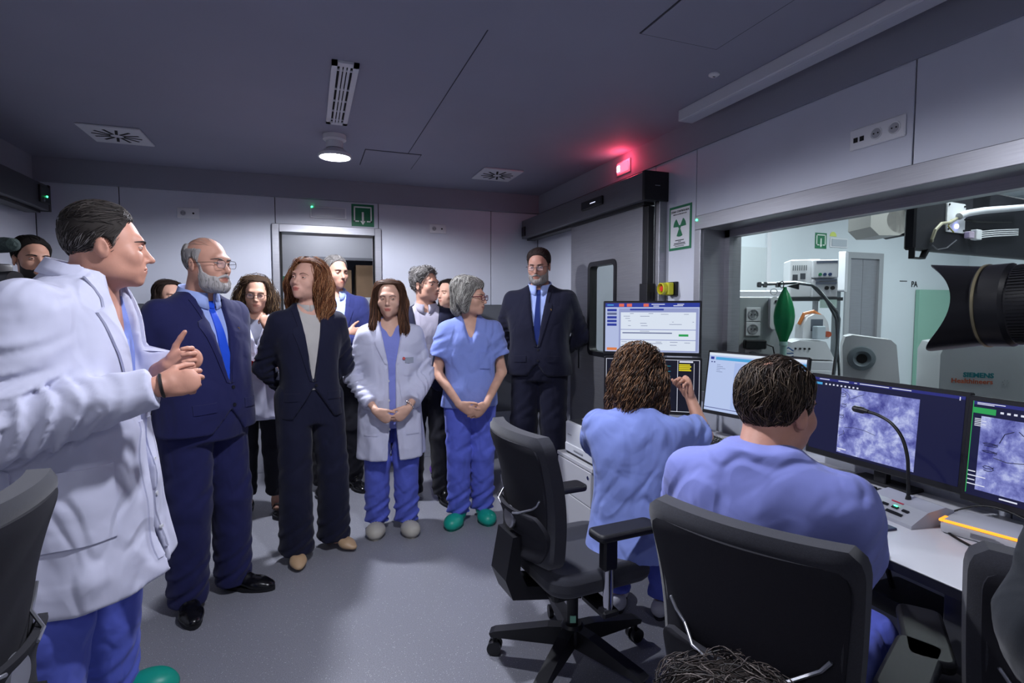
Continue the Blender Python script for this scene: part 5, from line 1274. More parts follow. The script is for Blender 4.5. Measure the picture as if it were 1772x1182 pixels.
# ---------------------------------------------------------------- whole figure
def SUITSEC(s=1., w=1., belly=0., hem=.84):
    return [(hem*s, 0, .0, .205*w*s, .135*s+belly*.6, .15*s), (.95*s, 0, 0, .195*w*s, .135*s+belly*.9, .14*s), (1.08*s, 0, 0, .178*w*s, .12*s+belly, .115*s), (1.2*s, 0, 0, .19*w*s, .125*s+belly*.7, .12*s), (1.32*s, 0, .005, .205*w*s, .13*s+belly*.2, .125*s), (1.40*s, 0, .01, .200*w*s, .105*s, .11*s), (1.445*s, 0, .015, .165*w*s, .085*s, .09*s), (1.475*s, 0, .018, .10*w*s, .07*s, .075*s), (1.50*s, 0, .018, .066*s, .06*s, .062*s)]
class Person:
    def __init__(s, loc, face, H, label, head=(0, 0, 0), hoff=(0, 0, 0), hp=None, q=1., skin='c69a86', name='person', group=None, sx=1., tall=None, w=1., belly=0., hem=.84):
        s.e = empty(name, (loc[0], loc[1], loc[2] if len(loc) > 2 else 0), R(face+90), label, 'person', group)
        s.H = H; tall = tall or H; s.s = tall/1.75; s.dz = H-tall; s.seated = s.dz < -.2; s.hp = hp or {}; s.q = q; s.hs = s.hp.get('s', 1.)
        hc = Vector((hoff[0], -.012+hoff[1], H-.117*s.hs+hoff[2]))
        s.M = Matrix.Translation(hc) @ Matrix.Rotation(R(head[0]), 4, 'Z') @ Matrix.Rotation(R(head[1]), 4, 'X') @ Matrix.Rotation(R(head[2]), 4, 'Y')
        s.skin = mat('skin_'+skin, skin, .5, var=.10, vscale=14, bump=.06, bscale=160, spec=.35)
        s.lip = mat('lips_'+skin+('w' if 'lip' in s.hp else ''), '%02x%02x%02x' % tuple(int(int(skin[i:i+2], 16)*k) for i, k in (((0, .90), (2, .66), (4, .68)) if 'lip' in s.hp else ((0, .93), (2, .80), (4, .80)))), .4)
        k = s.s; s.J = dict(ls=(.175*k*sx, .01, 1.392*k+s.dz), rs=(-.175*k*sx, .01, 1.392*k+s.dz), neck=(0, .02, 1.46*k+s.dz), lh=(.09*k, .01, .92*k+s.dz), rh=(-.09*k, .01, .92*k+s.dz))
        s.arms = {}; s.hands = []; s.legs = {}
        s.w = w; s.belly = belly; s.sec = [(q[0]+s.dz, *q[1:]) for q in SUITSEC(k, w, belly, hem)]
    def shrug(s, up):
        z0 = .95*s.s+s.dz; f = lambda z: min(1, max(0, (z-z0)/(.3*s.s)))
        s.sec = [(q[0]+up*f(q[0]), *q[1:]) for q in s.sec]
        for n in ('ls', 'rs', 'neck'): s.J[n] = (s.J[n][0], s.J[n][1], s.J[n][2]+up)
    def lean(s, dy, dx=0.):
        """lean the trunk: dy at shoulder height (negative forward)"""
        z0 = .92*s.s+s.dz; z1 = 1.45*s.s+s.dz; f = lambda z: max(0, (z-z0)/(z1-z0))
        s.sec = [(q[0], q[1]+dx*f(q[0]), q[2]+dy*f(q[0]), *q[3:]) for q in s.sec]
        for n in ('ls', 'rs', 'neck'): s.J[n] = (s.J[n][0]+dx, s.J[n][1]+dy, s.J[n][2])
        s.M = Matrix.Translation((dx, dy, 0)) @ s.M
    def arm(s, side, elbow, wrist, hd=None):
        """hd: dict(u, n, curl, th, thumb) for the hand"""
        s.arms[side] = (s.J[side+'s'], elbow, wrist, hd)
    def leg(s, side, knee, ankle): s.legs[side] = (s.J[side+'h'], knee, ankle)
    def stand(s, lx=.10, rx=-.10, ly=0., ry=0., lk=None, rk=None):
        k = s.s; s.leg('l', lk or (lx*.95, ly*.5-.015, .49*k), (lx, ly+.02, .085)); s.leg('r', rk or (rx*.95, ry*.5-.015, .49*k), (rx, ry+.02, .085))
    def body(s, hh=.0045, coarse=.013, bare=.0, legs=True, armr=(.044, .038, .030, .026)):
        h = hh*s.q; hc = s.M.translation; k = s.s
        pts = [Vector((0, 0, .05)), hc+Vector((0, 0, .14)), Vector((.19*k, .13, 1.))]+[Vector(p) for a in s.arms.values() for p in a[:3]]+[Vector(p) for a in s.legs.values() for p in a]
        lo = [min(p[i] for p in pts)-.15 for i in range(3)]; hi = [max(p[i] for p in pts)+.15 for i in range(3)]
        fx = [(hc.x-.11, hc.x+.11, h)]; fy = [(hc.y-.14, hc.y+.14, h)]; fz = [(hc.z-.15, hc.z+.14, h)]
        for a in s.arms.values():
            if a[3]:
                w = Vector(a[2])+Vector(a[3]['u']).normalized()*.08; hb = a[3].get('h', h)
                for f, c in zip((fx, fy, fz), w): f.append((c-.10, c+.10, hb))
        G = Grid(lo, hi, (coarse*.8, coarse*.8, coarse), fx, fy, fz); V = G.new()
        sec = [(z, cx, cy, w*q_, df*q_, db*q_) for z, cx, cy, w, df, db in s.sec for q_ in (.82 if z > 1.16*k+s.dz else .68,)]
        zt = 1.49*k+s.dz; zw = .86*k+s.dz
        V = np.minimum(V, np.maximum(loft(G, [(max(z, zw), *r) for z, *r in sec if z > zw-.26*k], p=2.2), G.P()[2]-zt))
        if legs:
            for hip, kn, an in s.legs.values():
                cone(V, G, hip, kn, .06*k, .043*k, .03); cone(V, G, kn, an, .042*k, .03*k, .01)
                cone(V, G, an, (an[0], an[1]-.05, an[2]-.03), .03, .025, .02)
        nb = np.array(s.J['neck']); top = np.array(s.M @ Vector((0, .022, -.055)))
        cone(V, G, nb-np.array((0, 0, .03)), top, .058*k*s.hp.get('neck', 1), .054*s.hs*s.hp.get('neck', 1), .03)
        for sd, (sh, el, wr, hd) in s.arms.items():
            a0, a1, a2, a3 = [x*k*s.hp.get('arm', 1) for x in armr]
            cone(V, G, sh, el, a0, a1, .03); cone(V, G, el, wr, a1*1.02, a3, .01, flat=None)
            if hd: hand(V, G, wr, hd['u'], hd['n'], hd.get('side', 1), hd.get('curl', (.4,)*4), hd.get('th', (.5, .3)), hd.get('sc', s.hs*s.hp.get('hand', 1)), hd.get('spread', .06), seg2=hd.get('seg2', 1.))
        head_prims(V, G, s.M, s.hp)
        Mi = np.array(s.M.inverted(), np.float32); sc = s.hs
        def mi(c):
            q = (c@Mi[:3, :3].T+Mi[:3, 3])/sc; l = s.hp.get('lip', 1)
            a = (((q-np.array((0, -.1, -.0635)))/np.array((.021*l, .02, .0046)))**2).sum(1) < 1; b = (((q-np.array((0, -.1, -.0745)))/np.array((.018*l, .02, .0055)))**2).sum(1) < 1
            return (a | b).astype(np.int32)
        s.b = field_mesh('body', V, G, [s.skin, s.lip], s.e, 1, None, mi); s.bt = bvh(s.b)
        return s.b
    def face(s, iris='4a3220', brow='2c211a', bt=.0036, look=(0, 0), lid=.4, arch=0.):
        eyes(s.M, s.hp, s.e, (R(look[0]), R(look[1])), iris, s.skin, lid=lid)
        brows(s.M, s.hp, s.e, s.bt, mat('brow_'+brow, brow, .7), bt, arch)
        pts = []
        for x in (-.021, -.014, -.007, 0, .007, .014, .021):
            p = s.M @ (Vector((x, -.2, -.069-abs(x)*.05))*s.hs); d = s.M.to_3x3() @ Vector((0, 1, 0)); h = s.bt.ray_cast(p, d)
            if h[0] is not None: pts.append(h[0]+d*.0004)
        if len(pts) > 3: MB().tube(pts, [.0006]+[.0013]*(len(pts)-2)+[.0006], 5).build('mouth_line', mat('mouth_dark', '5a2f2a', .6), s.e, True)
    def grid(s, h=.009, z0=0., z1=None, pad=.14):
        pts = [Vector((.23*s.s, .2, .5)), Vector((-.23*s.s, -.22, .5))]+[Vector(p) for a in s.arms.values() for p in a[:3]]+[Vector(p) for a in s.legs.values() for p in a]
        pts += [Vector((q[1]+sg*q[3], q[2]+(q[5] if sg > 0 else -q[4]), q[0])) for q in s.sec for sg in (-1, 1)]
        lo = [min(p[i] for p in pts)-pad for i in range(3)]; hi = [max(p[i] for p in pts)+pad for i in range(3)]
        lo[2] = z0; hi[2] = z1 or 1.56*s.s+s.dz
        return Grid(lo, hi, h*s.q)
    def top(s, name, m, h=.009, z0=.8, sec=None, sleeve=(.066, .058, .045), arms='lr', short=None, cut=None, wav=None, off=0., hollow=0., seed=5, nz=.003, drape=.002, fold=.006, neck=None, parent=None, folds=None, z1=None, it=1, sl_end=-.012):
        """garment for the upper body: lofted trunk with sleeves; cut(X,Y,Z)>0 removes"""
        G = s.grid(h, z0-.06, z1); V = loft(G, sec or s.sec, p=2.35, off=off, wav=wav); k = s.s; X, Y, Z = G.P()
        A = G.new()
        for sd in arms:
            sh, el, wr, _ = s.arms[sd]; r0, r1, r2 = [x*k for x in sleeve]
            sh = np.array(sh); el = np.array(el); wr = np.array(wr)
            B = G.new()
            if short:
                en = sh+(el-sh)*short; cone(B, G, sh, en+(en-sh)*.15, r0, r1*1.12, .02, fold=(fold*.6, 14, .6, .5, .6)); nrm = (el-sh)/np.linalg.norm(el-sh)
                B = np.maximum(B, (X-en[0])*nrm[0]+(Y-en[1])*nrm[1]+(Z-en[2])*nrm[2])
            else:
                f2 = folds or (fold, 17, .8, .9, .45)
                nrm = (wr-el)/np.linalg.norm(wr-el); en = wr+nrm*sl_end
                cone(B, G, sh, el, r0, r1, .02, fold=(f2[0], f2[1], f2[2], f2[3], f2[4])); cone(B, G, el, wr+nrm*.03, r1*1.0, r2, .015, fold=(f2[0], f2[1]*1.2, -f2[2], .1, .5))
                B = np.where((X-el[0])*nrm[0]+(Y-el[1])*nrm[1]+(Z-el[2])*nrm[2] > .0, np.maximum(B, (X-en[0])*nrm[0]+(Y-en[1])*nrm[1]+(Z-en[2])*nrm[2]), B)
            A = np.minimum(A, B)
        V = smin(V, A, .055*k)
        V = V-nz*noise3(G, 4, seed, 2)-drape*noise3(G, 4.5, seed+3, 2, .45, True)
        if hollow:
            inner = V+max(hollow, 2.4*h*s.q); V = np.maximum(V, np.where(Z < z0+.12, -inner, -1))
        V = np.maximum(V, z0-Z)
        if neck is not None:
            N = G.new(); cone(N, G, neck[0], neck[1], neck[2], neck[3], .01); V = np.maximum(V, -N)
        if cut is not None: V = np.maximum(V, cut(X, Y, Z))
        return field_mesh(name, V.astype(np.float32), G, m, parent or s.e, it)
    def trousers(s, m, h=.010, z1=1.0, r=(.105, .085, .07), hem=.05, fold=.005, seed=9, name='trousers', flat=None, waist=None, hips=(.18, .115, .135)):
        k = s.s; G = s.grid(h, 0., z1*k+.04); V = G.new(); X, Y, Z = G.P()
        hx, hf, hb = [x*k for x in hips]
        hipc = (np.array(s.J['lh'])+np.array(s.J['rh']))/2
        if not s.__dict__.get('seated'):
            V = np.minimum(V, loft(G, [(.80*k, hipc[0], hipc[1], hx*.92, hf*.9, hb*.9), (.88*k, hipc[0], hipc[1], hx, hf, hb), (.98*k, hipc[0], hipc[1], hx*.95, hf, hb*.9), ((z1)*k, hipc[0], hipc[1], hx*.9, hf*.95, hb*.8)]))
        L = G.new()
        for i, (hip, kn, an) in enumerate(s.legs.values()):
            B = G.new(); hip = np.array(hip); kn = np.array(kn); an = np.array(an)
            cone(B, G, hip, kn, r[0]*k, r[1]*k, .02, fold=(fold*.7, 9, .9, .95, .4)); cone(B, G, kn, an-np.array((0, 0, .03)), r[1]*k, r[2]*k, .02, fold=(fold, 13, .7, .95, .45))
            L = np.minimum(L, B) if i else B
        V = smin(V, L, .03)
        V = V-.002*noise3(G, 5, seed, 2)
        V = np.maximum(V, hem-Z); V = np.maximum(V, Z-z1*k)
        return field_mesh(name, V.astype(np.float32), G, m, s.e, 1)
# ---------------------------------------------------------------- people
def fabric(name, c, fold=.35, fs=7., var=.05, rough=.85, sheen=.1, bs=700, bump=.06, crease=.18): return mat(name, c, rough, crease=crease, var=var, vscale=5, bump=bump, bscale=bs, fold=fold, fscale=fs, sheen=sheen, spec=.25)
F_navy = fabric('suit_navy', '20224e'); F_dark = fabric('suit_midnight', '181a30'); F_black = fabric('suit_black_navy', '15162a')
F_blue = fabric('suit_blue', '262c5e'); F_white = fabric('coat_white', 'c6c7dc', .5, 6, .02, .8, crease=.5); F_scrub = fabric('scrub_light_blue', '7f8fd0', .5, 8, crease=.5); F_scrub2 = fabric('scrub_blue', '5a66c6', .45, 8, crease=.4)
F_scrubt = fabric('scrub_top_pale', '8088cc', .5, 8, crease=.45); F_cream = fabric('blouse_cream', 'b8b4b0', .4, 9); F_grey = fabric('shirt_grey', '9c98a6', .4, 9); F_bshirt = fabric('shirt_blue', '9fb0e4', .3, 9)
F_shadow = fabric('dark_clothes', '1a1a22'); F_tie = fabric('tie_blue', '1f4fd0', .1, 9, .03, .5); F_tie2 = fabric('tie_navy', '1c2c6a', .1)
SH_BLACK = mat('shoe_black', '0b0b0f', .22, spec=.6); SH_TEAL = mat('clog_teal', '139a86', .4); SH_CREAM = mat('clog_cream', 'b3aea4', .5); SH_BEIGE = mat('pump_beige', 'b99a78', .4); SH_PURP = mat('clog_purple', '7a4fb0', .4)
GOLD = mat('pin_gold', 'c09a50', .3, 1.); M_metal = mat('thin_metal', '3c3a3a', .3, .8)
BACK = dict(curl=(.5,)*4)
def behind(P, el=.285, z=1.12):
    k = P.s
    for s, d in ((1, 'l'), (-1, 'r')):
        P.arm(d, (s*el*k, .11, z*k), (s*.07*k, .21, .94*k), dict(u=(-s*.9, .1, -.4), n=(0, 1, 0), side=-s, curl=(.6,)*4, h=.009))
def hang(P, el=.27, fwd=-.03):
    k = P.s
    for s, d in ((1, 'l'), (-1, 'r')):
        P.arm(d, (s*el*k, .03, 1.12*k), (s*(el+.01)*k, fwd, .87*k), dict(u=(0, -.12, -1), n=(-s, 0, 0), side=-s if s > 0 else 1, curl=(.5, .45, .4, .4), h=.008))
def jacket(P, m, mshirt, vz=1.12, vw=.066, hem=.84, low=.95, lw=.10, button=1, lapel=True, collar=True, tie=None, h=.009, sleeve=(.068, .060, .047), pin=None, pocket=True, mid=0., sz=None, neck_h=.03):
    k = P.s; dz = P.dz; zb = vz*k+dz; zt = 1.47*k+dz; lo = low*k+dz
    def cut(X, Y, Z):
        w = np.interp(Z, [zb, zt], [.004, vw*k]); d1 = np.minimum(w-np.abs(X-mid), Z-zb)
        w2 = np.interp(Z, [hem*k+dz-.02, lo], [lw*k, .0]); d2 = np.minimum(w2-np.abs(X-mid), lo-Z)
        return np.where(Y < .03, np.maximum(d1, d2), -1.)
    j = P.top('jacket', m, cut=cut, z0=hem*k+dz, sleeve=sleeve, h=h, hollow=.014)
    sh = P.top('shirt', mshirt, off=-.016, z0=(sz or 1.0)*k+dz, arms='', h=.011, nz=.002, sec=[q for q in P.sec if q[0] > .76*k+dz])
    sk = Skin(j)
    if lapel:
        for s in (-1, 1):
            x = lambda v: mid+s*v*k
            strip('lapel', sk, [(x(.002), zb-.01), (x(vw*.55), zb+(zt-zb)*.5), (x(vw+.002), zt-.005)], [(x(.022), zb-.004), (x(.088), zb+(zt-zb)*.55), (x(.112), zb+(zt-zb)*.70), (x(.075), zb+(zt-zb)*.74), (x(.098), zt-.01)], m, j, off=.006, rows=14, cols=4)
        for s in (-1, 1): strip('pocket_flap', sk, [(mid+s*.075*k, .99*k+dz), (mid+s*.075*k, .945*k+dz)], [(mid+s*.165*k, .985*k+dz), (mid+s*.165*k, .94*k+dz)], m, j, off=.005, rows=3, cols=5) if pocket else None
    for b in range(button): disc_on('button', sk, mid+.012*(1 if button else 0), zb-.03-.085*b, .009, mat('button_dark', '14141c', .4), j)
    if pin: disc_on('lapel_pin', sk, mid+pin*.095*k, zb+(zt-zb)*.62, .008, GOLD, j)
    ss = Skin(sh)
    if tie:
        t = strip('tie', ss, [(mid-.018, zt-.03), (mid-.014, zt-.055), (mid-.03, zb+.06), (mid-.034, zb-.06)], [(mid+.018, zt-.03), (mid+.014, zt-.055), (mid+.03, zb+.06), (mid+.034, zb-.06)], tie, sh, off=.007, rows=14, cols=4)
        strip('tie_knot', ss, [(mid-.024, zt-.012), (mid-.013, zt-.05)], [(mid+.024, zt-.012), (mid+.013, zt-.05)], tie, t, off=.013, rows=4, cols=4)
    if collar: shirt_collar(sh, (P.J['neck'][0], P.J['neck'][1]-.010, 1.472*k+dz), .066*k*max(1., P.hp.get('neck', 1))+.004, mshirt, h=neck_h+.008, gap=.2, drop=.04, tilt=.3, ey=1.)
    return j, sh, sk, ss
# ---- doctor in the white coat, left foreground
P = Person((-.75, 2.15), -4, 1.78, 'man in a long white coat speaking with his hands together, left foreground', head=(20, 2, 0), hoff=(-.01, -.13, -.005), hp=dict(jaw=1.12, fat=.006, nose=1.15, neck=1.22, s=1.04, arm=1.1, hand=.95), skin='c08c78', q=.9, w=1.18, belly=.05, sx=1.15)
P.sec = [(.56, 0, -.01, .31, .275, .235), (.80, 0, -.01, .285, .235, .22), (1.0, 0, -.01, .262, .215, .19), (1.15, 0, -.01, .255, .21, .185), (1.3, 0, -.02, .255, .19, .175), (1.42, 0, -.035, .245, .155, .165), (1.49, 0, -.05, .205, .125, .135), (1.545, 0, -.07, .125, .10, .105), (1.585, 0, -.08, .082, .08, .085)]
P.J['ls'] = (.215, -.02, 1.435); P.J['rs'] = (-.215, -.02, 1.435); P.J['neck'] = (0, -.08, 1.55)
P.stand(.17, -.19, -.03, .02)
P.arm('r', (-.315, .03, 1.11), (-.225, -.335, 1.215), dict(u=(.25, -.95, .12), n=(.95, .2, -.25), side=1, curl=(.5, .62, .68, .74), th=(.3, .6), h=.003, seg2=1.25))
P.arm('l', (.24, -.06, 1.13), (.02, -.30, 1.255), dict(u=(-.25, -.9, .28), n=(-.9, .25, .1), side=-1, curl=(.9, 1.0, 1.0, 1.0), th=(.75, .0), h=.0035, spread=.05))
P.body(hh=.0038); P.face(iris='3a2a20', brow='2a2422', bt=.0042, lid=.6)
cap = hair_cap(P.e, P.M, P.hp, SHORT, (.006, .020), mat('hair_salt_dark', '34302e', .8, spec=.15), seed=4, h=.004, nz=.2, nsc=30)
strands(P.e, P.M, cap, 1500, lambda p: (p.x*.5, .9 if p.z < .07 else -.55, -.75 if p.z < .06 else .25), hairmats('salt', ['1d1918', '2a2523', '38322f', '4a4441']), steps=6, step=.009, r=.0012, lift=.003, jit=.18)
strands(P.e, P.M, cap, 500, lambda p: (p.x*.5, .7, -.9), hairmats('salt_side', ['55504d', '716c69', '8d8986']), steps=4, step=.008, r=.001, lift=.003, jit=.15, seed=9, keep=lambda p: p.z < .035, name='temple_strands')
def dcut(X, Y, Z):
    w = np.interp(Z, [.55, 1.12, 1.28, 1.59], [.035, .012, .055, .095]); return np.where(Y < -.02, w-np.abs(X), -1.)
co = P.top('white_coat', F_white, z0=.56, sleeve=(.098, .086, .056), cut=dcut, hollow=.014, h=.0095, fold=.011, folds=(.010, 13, .9, .85, .5), nz=.007, drape=.007, wav=(.035, 7, 1.0, .6), z1=1.65)
sk = Skin(co)
for s in (-1, 1):
    strip('lapel', sk, [(s*.012, 1.10), (s*.055, 1.31), (s*.088, 1.54)], [(s*.05, 1.12), (s*.145, 1.35), (s*.16, 1.44), (s*.12, 1.46), (s*.125, 1.55)], F_white, co, off=.010, rows=14)
    strip('front_band', sk, [(s*.018, 1.08), (s*.034, .62)], [(s*.055, 1.08), (s*.072, .62)], F_white, co, off=.005, rows=14, cols=2)
for i in range(4): disc_on('button', sk, .036, 1.05-.12*i, .009, M_white, co)
for yw, x0 in ((R(-62), 0), ):
    strip('pocket', sk, [(-.10, .98), (-.10, .76)], [(.09, .98), (.09, .76)], F_white, co, off=.006, rows=8, cols=8, yaw=yw)
strip('side_seam', sk, [(-.004, 1.2), (-.004, .62)], [(.004, 1.2), (.004, .62)], F_white, co, off=.004, rows=14, cols=1, yaw=R(-95))
strip('pocket', sk, [(.06, 1.34), (.06, 1.22)], [(.16, 1.34), (.16, 1.22)], F_white, co, off=.006, rows=6, cols=6)
shirt_collar(co, (0, -.08, 1.535), .098, F_white, h=.045, gap=.75, drop=.05, flare=.03, tilt=.3)
P.top('scrub_top', F_scrub, z0=.9, off=-.02, arms='', h=.012, sec=[q for q in P.sec if q[0] > .75], neck=((0, -.19, 1.40), (0, -.13, 1.7), .05, .1))
MB().tube([Vector(P.arms['r'][2])+Vector((.22, -1, .16)).normalized()*.012+Matrix.Rotation(0, 3, 'Z') @ (Vector((1, .22, 0)).normalized()*.034*math.cos(a)+Vector((-.03, .15, 1)).normalized()*.034*math.sin(a)) for a in [6.283*i/20 for i in range(20)]], .005, 6, closed=True).build('wristband', M_cable, P.e, True)
P.trousers(F_scrub2, r=(.14, .115, .10), hem=.045, h=.012, z1=.9, hips=(.2, .16, .17))
shoe(P.e, (.19, -.02), R(-3), SH_TEAL, L=.30, w=.056, kind='clog', sole='0f6f62'); shoe(P.e, (-.19, .03), R(6), SH_TEAL, L=.30, w=.056, kind='clog', sole='0f6f62')
# ---- bearded man in the navy suit
GREY = ['6f6b68', '8d8986', 'a9a5a2', 'c0bdba']
def beard(P, m, th=.010, top=-.040, low=-.135, seed=3, mats=None, n=500, moust=True, full=True):
    sc = P.hs; G = Grid((-.11*sc, -.16*sc, -.2*sc), (.11*sc, .1*sc, .03*sc), .0045); V = G.new(); head_prims(V, G, Matrix(), P.hp)
    X, Y, Z = G.P(); x, y, z = X/sc, Y/sc, Z/sc
    az = np.abs(np.degrees(np.arctan2(x, -y)))+0*z; zt = np.interp(az, [0, 12, 22, 40, 58, 68, 75], [-.088, -.086, -.060, -.056, -.040, -.005, .0])
    if not full: zt = np.interp(az, [0, 12, 20, 30, 40, 75], [-.088, -.086, -.066, -.08, -.13, -.3])
    ed = np.clip((zt-z)/.02, 0, 1)*np.clip((78-az)/14, 0, 1)
    t = th*(.35+.65*np.clip((-.06-z)/.05, 0, 1))*np.sqrt(ed)*(1+.25*noise3(G, 5, seed, 3))
    D = np.maximum(np.maximum(V-t*sc, z-zt), az/600-.13)
    D = np.maximum(D, (low-z))
    if moust:
        B = G.new(); 
        for s in (-1, 1): cone(B, G, (s*.004*sc, -.107*sc, -.054*sc), (s*.030*sc, -.092*sc, -.066*sc), .0075*sc, .0055*sc, .004)
        D = smin(D, B, .004)
    D = np.where(V < -.012, 1., D)
    o = field_mesh('beard', D.astype(np.float32), G, m, P.e, 1, P.M)
    if mats: strands(P.e, P.M, o, n, lambda p: (p.x*2, -.2, -1), mats, steps=4, step=.007, r=.001, lift=.002, jit=.2, seed=seed, name='beard_strands')
    return o
SIDES = [(0, .16), (50, .16), (64, .06), (72, .030), (80, -.025), (88, -.03), (96, -.006), (112, -.012), (125, -.055), (150, -.078), (180, -.082)]
P = Person((-.49, 3.02), -44, 1.79, 'bearded man in a navy suit, blue tie and glasses, beside the white-coated speaker', head=(8, 3, 0), hoff=(0, -.045, 0), hp=dict(jaw=1.05, nose=1.15, neck=1.15, s=1.03), skin='bf8f7b', q=.95, w=1.16, belly=.065, sx=1.12)
P.stand(.11, -.12, -.05, -.02); behind(P, .272)
P.body(hh=.004); P.face(iris='4a3a2a', brow='4a4542', bt=.004, lid=.6)
cap = hair_cap(P.e, P.M, P.hp, SIDES, (.008, .010), mat('hair_grey', '8e8a88', .8, spec=.15), cut=lambda X, Y, Z: np.where(Y > .05, Z-.085, Z-.062), h=.004)
strands(P.e, P.M, cap, 500, FL_DOWN, hairmats('greyh', GREY), steps=5, step=.009, r=.0012, lift=.002)
strands(P.e, P.M, P.b, 120, lambda p: (.2, 1, .0), hairmats('greyh', GREY), steps=7, step=.012, r=.0007, lift=.0015, keep=lambda p: p.z > .075*1.0 and p.y > -.05, name='thin_top_hair')
beard(P, mat('beard_white', 'a5a09e', .7), .016, mats=hairmats('greyb', ['8d8986', 'b3afad', 'c9c6c4']))
glasses(P.M, P.hp, P.e, M_metal, rim=.0011)
jacket(P, F_navy, F_bshirt, vz=1.08, tie=F_tie, pin=1, hem=.80, low=.95, lw=.13, button=2)
P.trousers(F_navy, r=(.118, .095, .085), hem=.035, hips=(.20, .185, .15), z1=1.07)
shoe(P.e, (.11, -.03), R(18), SH_BLACK, L=.30); shoe(P.e, (-.12, .0), R(-30), SH_BLACK, L=.30)
# ---- woman in the dark suit
P = Person((.0, 3.36), -79, 1.73, 'woman in a dark trouser suit with wavy auburn hair and round earrings', head=(-46, -7, 4), hp=dict(jaw=.86, nose=.9, s=.97, lip=1.1, neck=.92, hand=.9), skin='cfa18e', q=.95, w=.9, sx=.93)
P.J['lh'] = (.09, .01, .93); P.J['rh'] = (-.09, .01, .93)
P.stand(.13, -.10, .02, -.06); behind(P, .238)
P.body(hh=.0038, armr=(.038, .034, .027, .023)); P.face(iris='4a3020', brow='5a3a26', bt=.0028, lid=.5, arch=.003)
def long_hair(W, G, X, Y, Z, drop=-.24, vol=.045, back=True, out=.085, fr=-.02):
    for s in (-1, 1):
        cone(W, G, (s*.05, .0, .07), (s*out, .02, -.03), .045, vol, .03); cone(W, G, (s*out, .02, -.03), (s*(out+.012), fr, drop*.62), vol, vol*.95, .03); cone(W, G, (s*(out+.012), fr, drop*.62), (s*(out+.005), fr-.01, drop), vol*.95, vol*.45, .02)
    if back: cone(W, G, (0, .07, .03), (0, .085, drop*.7), .075, .06, .04); cone(W, G, (0, .085, drop*.7), (0, .07, drop), .06, .035, .03)
FACE = lambda X, Y, Z: np.where((Y < -.035) & (Z < .115), np.minimum(.066-np.abs(X), .075-np.abs(Z+.02))+0*Y, -1.)
WAVE = [(0, .085), (40, .07), (60, .03), (75, -.03), (85, -.06), (180, -.2)]
def longhair(P, cols, base, n=900, drop=-.24, vol=.045, out=.085, fr=-.02, seed=2, r=.0016, curl=(.004, .7), step=.02, nz=.3, hl=WAVE, part=.02, th=(.012, .018), cut=None, steps=12, jit=.12):
    lo = (-.2, -.2, drop-.08); hi = (.2, .22, .2)
    FC = lambda X, Y, Z: np.where(Y < -.03, np.maximum(np.minimum(.071-np.abs(X)-.35*np.maximum(Z-.03, 0), .09-Z), -1), -1.)
    cap = hair_cap(P.e, P.M, P.hp, hl, th, mat('hair_'+base, base, .8, spec=.15), extra=lambda W, G, X, Y, Z: long_hair(W, G, X, Y, Z, drop, vol, True, out, fr), seed=seed, h=.0065, lo=lo, hi=hi, ears=False, cut=FC, nz=nz)
    strands(P.e, P.M, cap, n, lambda p: ((p.x-part)*6 if p.z > .06 else p.x*.6, .25 if p.z > .06 else 0, -1 if p.z < .07 else -.25), hairmats('h'+base, cols), steps=steps, step=step, r=r, lift=.004, jit=jit, seed=seed, curl=curl)
    return cap
longhair(P, ['4a2a1b', '6a3f28', '8a5636', 'a8734c', 'b98a62'], '5d3824', n=1300, drop=-.215, vol=.050, out=.088, fr=.055, curl=(.007, .8))
for s in (-1, 1):
    c = P.M @ Vector((s*.084, .0, -.066)); ax_ = P.M.to_3x3() @ Vector((0, 1, 0))
    MB().tube([c+ax_*.017*math.cos(a)+Vector((0, 0, 1))*.019*math.sin(a) for a in [6.283*i/18 for i in range(18)]], .0042, 8, closed=True).build('earring', mat('earring_silver', '8f8a86', .3, .9), P.e, True)
jacket(P, F_dark, F_cream, vz=1.06, vw=.062, hem=.79, low=1.02, lw=.16, button=1, collar=False, sleeve=(.062, .054, .042))
shirt_collar(P.e, (0, .01, 1.445), .058, F_cream, h=.035, gap=.02, drop=0, flare=.004)
P.trousers(F_dark, r=(.105, .09, .098), hem=.05, hips=(.172, .118, .13), z1=1.08)
shoe(P.e, (.13, .04), R(28), SH_BEIGE, L=.26, w=.042, kind='pump', heel=.035); shoe(P.e, (-.10, -.04), R(-6), SH_BEIGE, L=.26, w=.042, kind='pump', heel=.035)
# ---- woman in the open lab coat
P = Person((.49, 3.54), -95, 1.625, 'woman in an open white lab coat over blue scrubs, hands joined, long straight hair', head=(-10, 2, 0), hp=dict(jaw=.84, nose=.85, s=.95, lip=1.05, neck=.88, hand=.9), skin='d0a590', q=.95, w=.92, sx=.93)
k = P.s; P.stand(.095, -.095, -.0, .03)
P.arm('l', (.232, .02, 1.09*k), (.095, -.205, .90*k), dict(u=(-.75, -.2, -.62), n=(-.3, .9, .1), side=-1, curl=(.35, .4, .45, .5), th=(.2, .3), h=.0036))
P.arm('r', (-.232, .02, 1.09*k), (-.095, -.215, .89*k), dict(u=(.78, -.22, -.55), n=(.3, .85, .2), side=1, curl=(.5, .6, .65, .7), th=(.2, .4), h=.0036))
P.body(hh=.0038, armr=(.036, .033, .026, .022)); P.face(iris='3a2a1c', brow='3a2820', bt=.0026, look=(22, 0), arch=.002)
longhair(P, ['33201a', '4a3022', '66432f', '7d563c'], '3d291f', n=900, drop=-.30, vol=.032, out=.082, fr=-.045, curl=None, step=.026, jit=.05, nz=.15, part=0.)
